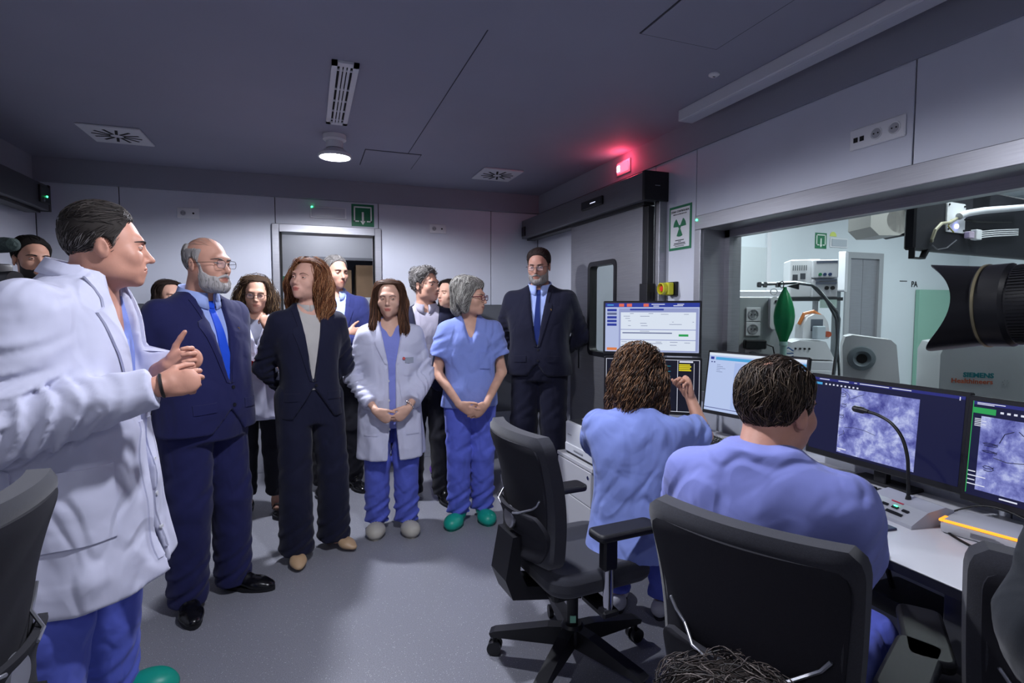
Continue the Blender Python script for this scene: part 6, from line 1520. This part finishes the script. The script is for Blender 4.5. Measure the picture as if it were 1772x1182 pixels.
P.sec = [(.50, 0, .0, .215, .165, .18), (.7, 0, 0, .205, .15, .17), (.86, 0, 0, .195, .14, .155), (1.0, 0, 0, .175, .125, .12), (1.12, 0, 0, .178, .125, .115), (1.22, 0, .005, .185, .125, .118), (1.30, 0, .01, .182, .10, .105), (1.345, 0, .015, .145, .08, .085), (1.375, 0, .018, .09, .065, .07), (1.395, 0, .018, .062, .058, .06)]
def lcut(X, Y, Z):
    w = np.interp(Z, [.45, .75, 1.1, 1.38], [.04, .018, .022, .075]); return np.where(Y < .0, w-np.abs(X-.005), -1.)
co = P.top('lab_coat', F_white, z0=.50, sleeve=(.062, .060, .052), cut=lcut, hollow=.013, h=.009, fold=.008, nz=.004, drape=.0045, wav=(.03, 8, .95, .3), sl_end=-.07)
sk = Skin(co)
for s in (-1, 1):
    strip('lapel', sk, [(.005+s*.022, 1.10), (.005+s*.045, 1.23), (.005+s*.075, 1.37)], [(.005+s*.045, 1.11), (s*.10, 1.24), (s*.085, 1.30), (s*.095, 1.37)], F_white, co, off=.007)
    strip('front_band', sk, [(.005+s*.022, 1.08), (.005+s*.040, .51)], [(.005+s*.045, 1.08), (.005+s*.068, .51)], F_white, co, off=.004, rows=12, cols=2)
    strip('pocket', sk, [(s*.075, .82), (s*.085, .66)], [(s*.165, .82), (s*.17, .66)], F_white, co, off=.005, rows=6, cols=5)
strip('breast_pocket', sk, [(.075, 1.13), (.075, 1.03)], [(.145, 1.13), (.145, 1.03)], F_white, co, off=.005, rows=5, cols=4)
b = strip('name_badge', sk, [(.085, 1.145), (.085, 1.11)], [(.14, 1.145), (.14, 1.11)], mat('badge_grey', '9aa0b0', .3), co, off=.010, rows=2, cols=2)
disc_on('badge_mark', sk, .078, 1.14, .009, mat('badge_red', 'c0524e', .5), co, th=.012)
for z in (1.0, .88, .70): disc_on('button', sk, -.018, z, .0075, M_white, co)
P.top('scrub_top', F_scrubt, z0=.62, off=-.02, arms='', h=.010, sec=[q for q in P.sec if q[0] > .6], neck=((0, -.13, 1.20), (0, -.06, 1.48), .012, .085))
P.trousers(F_scrub2, r=(.10, .088, .082), hem=.05, h=.010, z1=.95, fold=.008, hips=(.165, .11, .13))
for s in (-1, 1):
    sh = shoe(P.e, (s*.095, .0 if s > 0 else .03), R(s*7), SH_CREAM, L=.25, w=.05, kind='clog', sole='8c8880')
    for i in range(3):
        for j in range(3): MB().sphere(Matrix.Translation((s*.095, .0 if s > 0 else .03, 0)) @ Matrix.Rotation(R(s*7), 4, 'Z') @ Vector((-.018+.018*i, -.13+.022*j, .079+.003*j-.003*abs(i-1))), .0035, 6, 4).build('vent_hole', mat('hole_dark', '4a463e', .8), sh)
w = Vector(P.arms['l'][2])+Vector((.012, .02, .02)); nn = Vector((-.75, -.2, -.62)).normalized(); aa = nn.orthogonal().normalized(); bb_ = nn.cross(aa)
br = MB()
for i in range(14): br.sphere(w+(aa*math.cos(6.283*i/14)+bb_*math.sin(6.283*i/14))*.029, .0052, 7, 5)
br.build('bracelet', mat('bracelet_silver', 'b9b6b0', .25, .9), P.e, True)
# ---- nurse with grey bob
def scrubs(P, m, mt, zt=.80, short=.62, w=.95, pocket=1, vneck=True, trs=(.105, .09, .082)):
    k = P.s; dz = P.dz
    t = P.top('scrub_top', m, z0=zt*k+dz, short=short, sleeve=(.070, .075, .05), hollow=.012, h=.009, fold=.007, nz=.004, drape=.004, wav=(.03, 6, 1.05*k+dz, 1.), neck=((0, -.125, 1.29*k+dz), (0, -.05, 1.58*k+dz), .010, .085) if vneck else None)
    sk = Skin(t)
    if pocket: strip('breast_pocket', sk, [(.05, 1.24*k+dz), (.055, 1.12*k+dz)], [(.125, 1.235*k+dz), (.125, 1.115*k+dz)], m, t, off=.009, rows=5, cols=5)
    return t, sk
P = Person((1.03, 3.56), -101, 1.645, 'grey-haired woman in light blue scrubs with red glasses and teal clogs', head=(62, 3, 0), hoff=(0, -.03, 0), hp=dict(jaw=.88, nose=1.0, s=.97, neck=.9, hand=.92), skin='c99c86', q=.95, w=1.0, sx=.97)
k = P.s; P.stand(.085, -.085, .0, -.05)
P.arm('l', (.222, .01, 1.08*k), (.085, -.20, .875*k), dict(u=(-.72, -.3, -.6), n=(-.3, .85, .2), side=-1, curl=(.3, .35, .35, .4), th=(.25, .2), h=.0038))
P.arm('r', (-.222, .01, 1.08*k), (-.085, -.21, .88*k), dict(u=(.85, -.25, -.45), n=(.35, .8, .2), side=1, curl=(.25, .3, .35, .4), th=(.25, .2), h=.0038))
P.body(hh=.0040, armr=(.042, .038, .030, .024)); P.face(iris='5a4a38', brow='7d7468', bt=.0026, lid=.6)
BOB = [(0, .07), (35, .055), (60, .02), (72, -.03), (85, -.09), (180, -.12)]
def bobx(W, G, X, Y, Z):
    for s in (-1, 1): cone(W, G, (s*.045, .0, .08), (s*.08, .01, -.02), .05, .035, .03); cone(W, G, (s*.08, .01, -.02), (s*.075, .0, -.085), .035, .022, .03)
    cone(W, G, (0, .06, .05), (0, .08, -.08), .08, .045, .04)
cap = hair_cap(P.e, P.M, P.hp, BOB, (.016, .026), mat('hair_silver', '7d7a76', .8, spec=.15), extra=bobx, h=.005, ears=False, nz=.35, nsc=35, cut=lambda X, Y, Z: np.where((Y < -.035), np.minimum(.07-np.abs(X)-.3*np.maximum(Z, 0), .06-Z), -1.))
strands(P.e, P.M, cap, 1300, lambda p: (p.x*5, .1+p.y*2, -.9 if p.z < .08 else -.3), hairmats('silver', ['5a5754', '75726e', '99958f', 'b9b5ae', 'cfccc4']), steps=8, step=.014, r=.0016, lift=.005, jit=.3, curl=(.003, .7))
glasses(P.M, P.hp, P.e, mat('frame_red', '5c1426', .35), rim=.0026, hgt=.036)
scrubs(P, F_scrub, F_scrub2, zt=.82); P.trousers(F_scrub2, r=(.108, .088, .082), hem=.06, h=.010, z1=.95, fold=.009)
for s in (-1, 1): shoe(P.e, (s*.085, .0 if s > 0 else -.05), R(s*(8 if s > 0 else 22)), SH_TEAL, L=.25, w=.052, kind='clog', sole='0f6f62')
# ---- tall bearded man by the sliding door
P = Person((1.75, 4.02), -121, 1.92, 'tall bearded man in a dark suit standing near the sliding door', head=(-6, 12, 0), hoff=(0, -.05, -.005), hp=dict(jaw=1.08, nose=1.1, neck=1.15, s=1.06), skin='b08272', q=1.1, w=1.2, belly=.05, sx=1.15)
P.stand(.12, -.13, .0, -.04); behind(P, .31)
P.body(hh=.0045); P.face(iris='3a2a20', brow='2a2422', bt=.004, lid=.9)
cap = hair_cap(P.e, P.M, P.hp, SHORT, (.006, .018), mat('hair_dkbrown', '2b2220', .8, spec=.15), h=.005)
strands(P.e, P.M, cap, 500, FL_BACK, hairmats('dkb', ['1c1614', '2e2522', '4a413e']), steps=6, r=.0013)
beard(P, mat('beard_grey', '857f7c', .7), .014, mats=hairmats('greyb2', ['6d6865', '8f8a87', 'b0acaa']), n=350)
glasses(P.M, P.hp, P.e, M_metal, rim=.0014)
jacket(P, F_black, F_bshirt, vz=1.06, tie=F_tie2, pin=1, hem=.79, low=.93, lw=.12, h=.011, button=2)
P.trousers(F_black, r=(.12, .1, .088), hem=.035, hips=(.2, .165, .15), h=.012, z1=1.07)
shoe(P.e, (.12, .02), R(18), SH_BLACK, L=.31); shoe(P.e, (-.13, -.02), R(-22), SH_BLACK, L=.31)
# ---- grey-haired man in blazer and grey shirt
P = Person((.83, 4.05), -98, 1.745, 'curly grey-haired man in an open navy blazer and pale grey shirt', head=(48, 0, 0), hp=dict(jaw=1.02, nose=1.2, neck=1.05, s=1.0), skin='b98d79', q=1.1, w=1.0)
P.stand(.11, -.11, -.06, .0); hang(P)
P.body(hh=.0045); P.face(iris='3a2a20', brow='3a3431', bt=.004)
cap = hair_cap(P.e, P.M, P.hp, SHORT, (.008, .024), mat('hair_pepper', '5b5856', .8, spec=.15), h=.005, nz=.5, nsc=45)
strands(P.e, P.M, cap, 700, FL_BACK, hairmats('pepper', ['2f2c2b', '55514f', '7f7b78', 'a09c99']), steps=6, step=.009, r=.0018, lift=.006, jit=.6, curl=(.005, 1.1))
jacket(P, F_dark, F_grey, vz=.86, vw=.10, hem=.82, low=.9, lw=.12, button=0, h=.011, pocket=False, sz=.97, neck_h=.022)
P.trousers(F_shadow, r=(.108, .09, .075), hem=.05, h=.012, z1=1.03)
b = MB().tube([(.172*math.cos(a), -.005+.128*math.sin(a), 1.02) for a in [6.283*i/28 for i in range(28)]], .02, 6, closed=True, flat=.25).build('belt', mat('belt_black', '101014', .35), P.e, True)
MB().box((-.022, -.142, 1.0), (.022, -.130, 1.038), bev=.003).build('buckle', M_steelv, b)
shoe(P.e, (.11, -.04), R(12), SH_BLACK, L=.30); shoe(P.e, (-.11, .02), R(-14), SH_BLACK, L=.30)
# ---- woman with glasses, hand at her chin
P = Person((-.33, 4.12), -90, 1.665, 'woman with glasses and wavy dark hair holding her chin, red plastic folder at her chest', head=(3, 8, 3), hp=dict(jaw=.9, nose=1., s=.96, neck=.9, hand=.92), skin='bd917c', q=1.1, w=.95)
k = P.s; P.stand(.09, -.10, .0, .05)
P.arm('l', (.235, -.06, 1.12), (.085, -.19, 1.315), dict(u=(-.35, .15, .9), n=(-.5, .8, -.2), side=-1, curl=(1.0, 1.1, 1.1, 1.1), th=(.35, .3), h=.0045))
P.arm('r', (-.235, -.03, 1.08), (.06, -.215, 1.045), dict(u=(.95, -.1, .1), n=(0, .9, -.2), side=1, curl=(.5, .5, .5, .5), h=.006))
P.body(hh=.0045, armr=(.038, .034, .028, .024)); P.face(iris='3a2a1c', brow='3a2c22', bt=.003, lid=.7)
longhair(P, ['241a14', '3a2a1e', '54402c', '7a6040'], '33261c', n=600, drop=-.17, vol=.05, out=.085, fr=.01, curl=(.007, .9), step=.016)
glasses(P.M, P.hp, P.e, mat('frame_brown', '2a1c18', .4), rim=.0017)
P.sec = [(.70, 0, 0, .215, .16, .17), (.86, 0, 0, .205, .145, .16), (1.0, 0, 0, .185, .13, .13), (1.15, 0, 0, .188, .13, .12), (1.26, 0, .005, .19, .125, .118), (1.335, 0, .01, .185, .10, .105), (1.38, 0, .015, .15, .08, .085), (1.41, 0, .018, .09, .065, .07), (1.43, 0, .018, .062, .058, .06)]
co = P.top('white_coat', F_white, z0=.70, sleeve=(.062, .062, .055), hollow=.013, h=.011, fold=.006, cut=lambda X, Y, Z: np.where(Y < 0, np.interp(Z, [1.14, 1.42], [-.02, .07])-np.abs(X), -1.), sl_end=-.13)
sk = Skin(co)
for s in (-1, 1): strip('lapel', sk, [(s*.004, 1.15), (s*.035, 1.28), (s*.07, 1.41)], [(s*.035, 1.16), (s*.10, 1.29), (s*.09, 1.40)], F_white, co, off=.007)
P.top('blouse', mat('blouse_dusk', '6a6c7c', .8), off=-.016, z0=.95, arms='', h=.012, sec=[q for q in P.sec if q[0] > .8])
P.trousers(F_shadow, r=(.098, .08, .065), hem=.14, h=.012, z1=.95)
pf = empty('plastic_folder', (0, 0, 0)); pf.parent = P.e
M_redp = mat('red_plastic', 'c81f24', .15, coat=.5)
MB().box((-.008, -.004, -.15), (.02, .004, .15), M=Matrix.Translation((.035, -.235, 1.18)) @ Matrix.Rotation(R(18), 4, 'Y')).box((-.11, -.004, -.02), (.03, .004, .012), M=Matrix.Translation((-.02, -.235, 1.10)) @ Matrix.Rotation(R(22), 4, 'Y')).build('red_strap', M_redp, pf)
MB().box((-.05, -.003, -.03), (.06, .003, .05), bev=.002, M=Matrix.Translation((.05, -.242, 1.09))).build('red_pouch', M_redp, pf)
for s in (-1, 1):
    sh = shoe(P.e, (s*.095, .0 if s > 0 else .05), R(s*14), SH_BLACK, L=.24, w=.04, kind='pump', heel=.01)
    MB().tube([Matrix.Translation((s*.095, .0 if s > 0 else .05, 0)) @ Matrix.Rotation(R(s*14), 4, 'Z') @ Vector(q) for q in ((-.036, -.03, .05), (-.02, -.045, .085), (.02, -.045, .085), (.036, -.03, .05))], .005, 6).build('ankle_strap', SH_BLACK, sh, True)
# ---- man in blue suit behind the woman in the dark suit
P = Person((.21, 4.52), -84, 1.86, 'grey-haired man in a blue suit half hidden behind the woman in the dark suit', head=(22, 6, 0), hp=dict(jaw=1.02, nose=1.1, s=1.03), skin='b98d79', q=1.3, w=1.05)
P.stand(.11, -.12, 0, 0)
P.arm('l', (.27, -.09, 1.17), (.02, -.24, 1.21), dict(u=(-1, -.05, .15), n=(0, 1, 0), side=-1, curl=(.35,)*4, h=.006)); P.arm('r', (-.27, -.09, 1.17), (.05, -.21, 1.26), dict(u=(1, .15, .1), n=(0, 1, 0), side=1, curl=(.25,)*4, h=.0055))
P.body(hh=.005, coarse=.016); P.face(brow='3a3431')
cap = hair_cap(P.e, P.M, P.hp, SHORT, (.006, .014), mat('hair_pepper', '5b5856', .8, spec=.15), h=.006)
strands(P.e, P.M, cap, 400, FL_BACK, hairmats('pepper', ['2f2c2b', '55514f', '7f7b78', 'a09c99']), steps=6, r=.0015)
jacket(P, F_blue, F_bshirt, hem=.82, h=.013, pocket=False); P.trousers(F_shadow, h=.014, r=(.11, .092, .078))
shoe(P.e, (.11, .0), R(12), SH_BLACK, L=.30, h=.006); shoe(P.e, (-.12, .0), R(-14), SH_BLACK, L=.30, h=.006)
# ---- dark-haired woman behind the man in the blazer
P = Person((1.17, 4.74), -104, 1.70, 'dark-haired woman in profile behind the curly grey-haired man', head=(-42, 0, 0), hp=dict(jaw=.86, s=.96, neck=.9), skin='d0a48f', q=1.3, w=.92)
P.stand(.09, -.09); hang(P, .25)
P.body(hh=.0048, coarse=.016); P.face(brow='2a1c16', bt=.0026)
longhair(P, ['120d0c', '1e1614', '2e2320'], '191210', n=350, drop=-.22, vol=.032, out=.07, fr=.0, curl=None, step=.024, nz=.12, jit=.05)
P.top('white_coat', F_white, z0=.72, sleeve=(.062, .056, .048), h=.013, sec=SUITSEC(P.s, .92, 0, .72)); P.trousers(F_scrub2, h=.014, z1=.9)
for s in (-1, 1): shoe(P.e, (s*.09, .0), R(s*10), SH_PURP, L=.25, w=.05, kind='clog', sole='5a3a86', h=.006)
# ---- man at the far left behind the doctor
P = Person((-1.47, 3.88), -50, 1.85, 'dark-haired bearded young man standing behind the doctor at the far left', head=(0, 3, 0), hp=dict(jaw=1.0, s=1.0), skin='b08470', q=1.3)
P.stand(); hang(P)
P.body(hh=.0048, coarse=.016); P.face(brow='120e0c', bt=.0045)
cap = hair_cap(P.e, P.M, P.hp, SHORT, (.007, .02), mat('hair_black', '110e0d', .8, spec=.15), h=.006)
strands(P.e, P.M, cap, 350, FL_BACK, hairmats('blk', ['0c0a09', '181413', '262120']), steps=6, r=.0014)
beard(P, mat('beard_black', '1a1513', .7), .005)
P.top('sweater', F_shadow, z0=.88, h=.013); P.trousers(F_shadow, h=.014)
for s in (-1, 1): shoe(P.e, (s*.1, .02), R(s*12), SH_BLACK, h=.006)
# ---- woman hidden behind the bearded man
P = Person((-1.0, 4.84), -75, 1.66, 'woman with pulled-back dark hair behind the shoulder of the bearded man in navy', head=(25, 4, 0), hp=dict(jaw=.88, s=.96, neck=.9), skin='c69a86', q=1.3, w=.92)
P.stand(.09, -.09); hang(P, .25)
P.body(hh=.0048, coarse=.016); P.face(brow='2a1c16', bt=.0026)
longhair(P, ['1c1411', '2c211b', '40312a'], '241b17', n=300, drop=-.14, vol=.03, out=.07, fr=.03, curl=None, step=.016, nz=.1, jit=.05)
P.top('dark_top', fabric('wine_top', '3a2a36'), z0=.86, h=.013); P.trousers(F_shadow, h=.014)
for s in (-1, 1): shoe(P.e, (s*.09, .02), R(s*12), SH_BLACK, L=.25, w=.042, h=.006)
# ---- curly-haired woman seated at the stacked monitors
def sit(P, kx=.12, ky=-.42, kz=.52, ax=.1, ay=-.34):
    P.leg('l', (kx, ky, kz), (ax, ay, .09)); P.leg('r', (-kx, ky, kz), (-ax, ay, .09))
P = Person((1.25, 1.88), 52, 1.275, 'seated woman with long brown curls in blue scrubs, hand raised to her face', tall=1.57, head=(-6, 6, 0), hoff=(0, -.06, 0), hp=dict(jaw=.86, s=.97, neck=.9, hand=.92), skin='c0907a', q=1., w=.98)
P.lean(-.05); sit(P, .12, -.40, .53)
P.arm('r', (-.275, -.20, .905), (-.215, -.27, 1.055), dict(u=(.25, .15, .95), n=(.75, .45, 0), side=-1, curl=(.9, 1.0, 1.0, 1.0), th=(.4, .6), h=.0038))
P.arm('l', (.19, -.20, .82), (.10, -.42, .79), dict(u=(-.2, -1, -.05), n=(0, 0, -1), side=1, curl=(.3,)*4, h=.006))
P.body(hh=.0045, armr=(.042, .038, .031, .025)); P.face(brow='3a2820', bt=.003)
def curlx(W, G, X, Y, Z):
    long_hair(W, G, X, Y, Z, -.20, .046, False, .066, .03); cone(W, G, (0, .05, .06), (0, .08, -.06), .075, .068, .04); cone(W, G, (0, .08, -.06), (0, .085, -.20), .068, .05, .04)
cap = hair_cap(P.e, P.M, P.hp, WAVE, (.008, .014), mat('hair_curl_base', '2e2018', .8, spec=.15), extra=curlx, seed=8, h=.0075, lo=(-.21, -.2, -.3), hi=(.21, .26, .2), ears=False, nz=.6, nsc=40, cut=lambda X, Y, Z: np.where(Y < -.03, np.minimum(.062-np.abs(X), .085-Z), -1.))
strands(P.e, P.M, cap, 1500, lambda p: (p.x*4 if p.z > .05 else p.x*.5, .5 if p.z > .05 else 0, -1 if p.z < .09 else -.3), hairmats('curl', ['1f1510', '33231a', '4b3426', '6b4c36', '8a674a']), steps=22, step=.0095, r=.0022, lift=.004, jit=.16, curl=(.0075, .85), sides=3, seed=5, fall=.72)
k = P.s; dz = P.dz
t = P.top('scrub_top', F_scrub, z0=.47, short=.66, sleeve=(.075, .078, .05), h=.009, fold=.007, nz=.007, drape=.006, sec=[(.46, 0, .03, .205, .16, .165)]+[(z, x, y+.01, w*1.06, f*1.05, b*1.12) for z, x, y, w, f, b in P.sec if z > .55])
P.trousers(F_scrub2, r=(.09, .078, .07), hem=.09, h=.011, z1=.62)
for s in (-1, 1): shoe(P.e, (s*.1, -.33), R(s*8), mat('sneaker_white', 'b9b9c4', .5), L=.25, w=.046, kind='clog', sole='2a2a34')
# ---- seated man, back to the camera
P = Person((1.04, 1.005), 24, 1.315, 'seated man in pale blue scrubs seen from behind, thinning dark hair', tall=1.67, head=(-18, 6, 0), hoff=(0, -.06, 0), hp=dict(jaw=1.03, s=.97, neck=1.15), skin='c08c78', q=.95, w=1.06, sx=1.05)
P.lean(.005); P.shrug(.045); P.leg('l', (.07, -.38, .53), (.06, -.36, .09)); P.leg('r', (-.14, -.38, .53), (-.13, -.36, .09))
P.arm('r', (-.165, -.125, .835), (-.11, -.355, .79), dict(u=(.3, -1, -.05), n=(0, 0, -1), side=-1, curl=(.35,)*4, h=.006))
P.arm('l', (.27, -.125, .83), (.20, -.365, .79), dict(u=(-.2, -1, -.05), n=(0, 0, -1), side=1, curl=(.35,)*4, h=.006))
P.body(hh=.004, armr=(.046, .041, .034, .028)); P.face(brow='2a2220')
cap = hair_cap(P.e, P.M, P.hp, SHORT, (.006, .012), mat('hair_back_brown', '2c2420', .8, spec=.15), h=.0042, nz=.45, nsc=42, seed=6, cut=lambda X, Y, Z: np.where(Z > .06, .022-np.sqrt(X**2+(Y-.045)**2), -1.))
strands(P.e, P.M, cap, 2300, lambda p: (p.x*3+.35*math.sin(p.z*60), .55 if p.z > .08 else .1, -1 if p.y > .03 or abs(p.x) > .06 else -.2), hairmats('backh', ['1e1714', '2e2520', '43362e', '594a40', '70604f']), steps=7, step=.010, r=.0013, lift=.004, jit=.35, curl=(.002, .6))
strands(P.e, P.M, P.b, 420, lambda p: (p.x*8, .5, 0), hairmats('backh', ['1e1714', '2e2520', '43362e', '594a40', '70604f']), steps=6, step=.009, r=.0009, lift=.003, jit=.3, keep=lambda p: p.z > .09 and p.y > -.02 and (p.x*p.x+(p.y-.045)**2) < .0016, name='crown_hair')
t = P.top('scrub_top', F_scrubt, z0=.46, short=.70, sleeve=(.074, .070, .058), h=.0085, fold=.008, nz=.006, drape=.005, sec=[(.46, 0, -.03, .15, .15, .12)]+[(z, x, y+.005, w*1.08, f*1.06, b*1.12) for z, x, y, w, f, b in P.sec if z > .55], neck=((0, -.16, 1.12), (0, -.03, 1.28), .06, .075), z1=1.24)
sk = Skin(t)
P.trousers(F_scrub2, r=(.10, .085, .075), hem=.09, h=.011, z1=.62)
for x, a in ((.06, 4), (-.13, -8)): shoe(P.e, (x, -.35), R(a), SH_BLACK, L=.28)
# ---- person crouching right in front of the camera (only the crown shows)
P = Person((.385, .335), 62, .972, 'crouching person with tousled dark hair at the bottom edge', tall=1.66, head=(0, 10, 0), hoff=(0, -.08, 0), hp=dict(s=1.), skin='b98d79', q=1.2)
P.lean(-.10); P.leg('l', (.17, -.33, .50), (.13, -.10, .09)); P.leg('r', (-.17, -.33, .50), (-.13, -.10, .09))
P.arm('l', (.26, -.20, .56), (.12, -.36, .60), dict(u=(-.4, -1, 0), n=(0, 0, -1), side=1, h=.007)); P.arm('r', (-.26, -.20, .56), (-.12, -.36, .60), dict(u=(.4, -1, 0), n=(0, 0, -1), side=-1, h=.007))
P.body(hh=.005, coarse=.016); P.face()
cap = hair_cap(P.e, P.M, P.hp, SHORT, (.012, .026), mat('hair_tousled', '231d1b', .8, spec=.15), h=.005, nz=.5, nsc=42)
strands(P.e, P.M, cap, 1500, lambda p: (p.x*3, .3, -.6 if p.z < .08 else .1), hairmats('tousle', ['141010', '2a2422', '453d3a', '6a605c']), steps=7, step=.009, r=.0011, lift=.009, jit=.7, curl=(.003, .7))
P.top('dark_sweater', F_shadow, z0=.2, h=.013, sec=[q for q in P.sec if q[0] > .12]); P.trousers(F_shadow, h=.014, z1=.36, r=(.095, .085, .07))
for s in (-1, 1): shoe(P.e, (s*.13, -.11), R(s*14), SH_BLACK, h=.006)
# ---- photographer at the right edge, with the camera
P = Person((.90, -.03), 100, 1.62, 'photographer in a dark jacket holding a camera at the right edge', head=(0, 3, 0), hoff=(-.02, -.06, 0), hp=dict(s=1.), skin='b98d79', q=1.3)
P.stand()
P.arm('l', (.085, -.355, 1.10), (-.03, -.37, 1.33), dict(u=(-.35, -.3, .9), n=(-.1, .5, .5), side=-1, curl=(.7,)*4, th=(.8, .1), h=.005))
P.arm('r', (-.27, -.12, 1.18), (-.11, -.28, 1.40), dict(u=(.35, -.7, .6), n=(.8, .2, -.3), side=1, curl=(.7,)*4, th=(.4, .3), h=.006))
P.body(hh=.005, coarse=.016); P.face()
cap = hair_cap(P.e, P.M, P.hp, SHORT, (.006, .02), mat('hair_black', '110e0d', .8, spec=.15), h=.006)
P.top('dark_jacket', fabric('jacket_charcoal', '20242a', .8, 9), z0=.82, h=.011, sleeve=(.075, .070, .052), fold=.004); P.trousers(F_shadow, h=.014)
for s in (-1, 1): shoe(P.e, (s*.1, .02), R(s*12), SH_BLACK, h=.006)
def lens_body(name, F, d, label, body=True):
    d = Vector(d).normalized(); x = d.cross(Vector((0, 0, 1))).normalized(); u = x.cross(d)
    M = axes(F, x, u, d); e = empty(name, (0, 0, 0), 0, label, 'camera'); e.matrix_world = M     # local +z = where the lens points
    ML = mat('lens_black', '17171b', .38, bump=.02, bscale=400)
    b = MB(); n = 64; O, I, O2, I2 = [], [], [], []
    for i in range(n):
        a = 2*math.pi*i/n; z = -.016-.020*math.cos(2*(a+R(8)))
        for L, r, zz in ((O, .0535, z), (I, .0515, z), (O2, .0455, -.05), (I2, .0435, -.05)): L.append(b.bm.verts.new((r*math.cos(a), r*math.sin(a), zz)))
    for i in range(n):
        j = (i+1) % n
        for q in ((O[i], O[j], O2[j], O2[i]), (I[i], I[j], I2[j], I2[i]), (O[i], O[j], I[j], I[i])): b.bm.faces.new(q)
    b.build('lens_hood', ML, e, True)
    MB().lathe([(0, -.0550), (.0405, -.0550), (.0405, -.0500), (.0465, -.0500), (.0468, -.0570), (.0468, -.0750), (.0435, -.0790), (.0435, -.1100), (.0425, -.1120), (.0425, -.1400), (.040, -.1450), (.038, -.1750), (0, -.1750)], 48).build('barrel', ML, e, True)
    MB().lathe([(.0455, -.0515), (.0478, -.0518), (.0478, -.0545), (.0455, -.0550)], 64).build('gold_ring', mat('ring_gold', '8d8468', .35, .6), e, True)
    g = MB()
    for i in range(72):
        a = 2*math.pi*i/72; g.box((.0430, -.0011, -.1090), (.0446, .0011, -.0810), M=Matrix.Rotation(a, 4, 'Z'))
    g.build('focus_grip', ML, e)
    MB().lathe([(0, -.0540), (.040, -.0540)], 40).build('front_glass', mat('lens_glass', '0a0a12', .03, spec=.8, coat=1.), e, True)
    MB().box((-.0220, .034, -.1600), (.012, .05, -.1150), bev=.003).build('switch_panel', mat('switch_grey', '3a3a40', .5), e)
    if body:
        MB().box((-.07, -.052, -.275), (.07, .05, -.2), bev=.012, seg=2).build('camera_body', ML, e, True)
        MB().prism([(-.035, .045), (-.025, .085), (.025, .085), (.035, .045)], -.27, -.2).build('prism_housing', ML, e)
        MB().box((-.072, -.05, -.285), (-.035, .05, -.185), bev=.012, seg=2).build('grip', ML, e, True)
        MB().box((.045, -.035, -.279), (-.02, .04, -.272)).build('rear_screen', mat('rear_screen', '0c0c10', .1), e)
    return e
yw = R(20.6-30)
lens_body('photo_camera', at(1618, 533, .67), (math.sin(R(20.6-30)), math.cos(R(20.6-30)), -.045), 'black camera with a large hooded lens reaching in from the right edge')
# ---- cameraman at the far left edge
P = Person((-1.66, 3.36), -38, 1.74, 'cameraman in dark clothes at the far left edge with a microphone', head=(0, 0, 0), hp=dict(s=1.), skin='a87c68', q=1.4)
P.stand()
P.arm('r', (-.26, -.14, 1.22), (-.10, -.30, 1.47), dict(u=(.3, -.4, .85), n=(.8, .1, -.2), side=1, curl=(.8,)*4, th=(.4, .3), h=.006)); P.arm('l', (.25, -.16, 1.2), (.09, -.33, 1.44), dict(u=(-.3, -.4, .85), n=(-.8, .1, -.2), side=-1, curl=(.8,)*4, th=(.4, .3), h=.006))
P.body(hh=.0055, coarse=.018); P.face()
hair_cap(P.e, P.M, P.hp, SHORT, (.006, .02), mat('hair_black', '110e0d', .8, spec=.15), h=.007)
P.top('dark_jacket', F_shadow, z0=.86, h=.014); P.trousers(F_shadow, h=.016)
for s in (-1, 1): shoe(P.e, (s*.1, .02), R(s*12), SH_BLACK, h=.006)
f = Vector((math.cos(R(-38)), math.sin(R(-38)), 0)); c0 = Vector((-1.66, 3.36, 0))+f*.44; c0.z = 1.60
vc = empty('video_camera', tuple(c0), R(-38+90), 'black video camera with a furry microphone at the far left edge', 'camera')
MB().box((-.05, -.06, -.09), (.05, .12, .05), bev=.012, seg=2).build('body', M_blackp, vc, True)
MB().lathe([(0, .1), (.034, .1), (.036, .09), (.034, .0), (0, 0)], 24, M=axes((0, -.05, -.02), (1, 0, 0), (0, 0, 1), (0, -1, 0))).build('lens', M_blackp, vc, True)
mc_ = MB().tube([(.0, .12, .13), (0, .10, .13), (0, .04, .13), (0, -.10, .13), (0, -.15, .13), (0, -.165, .13)], [.01, .03, .034, .034, .028, .01], 18).build('furry_windshield', mat('mic_fur', '2a3634', .95, bump=1., bscale=120, var=.3, vscale=90), vc, True)
MB().box((-.01, -.01, .04), (.01, .02, .11)).build('mic_mount', M_blackp, vc)

#print('TRIS', sum(2*len(o.data.polygons) for o in bpy.data.objects if o.type == 'MESH'))
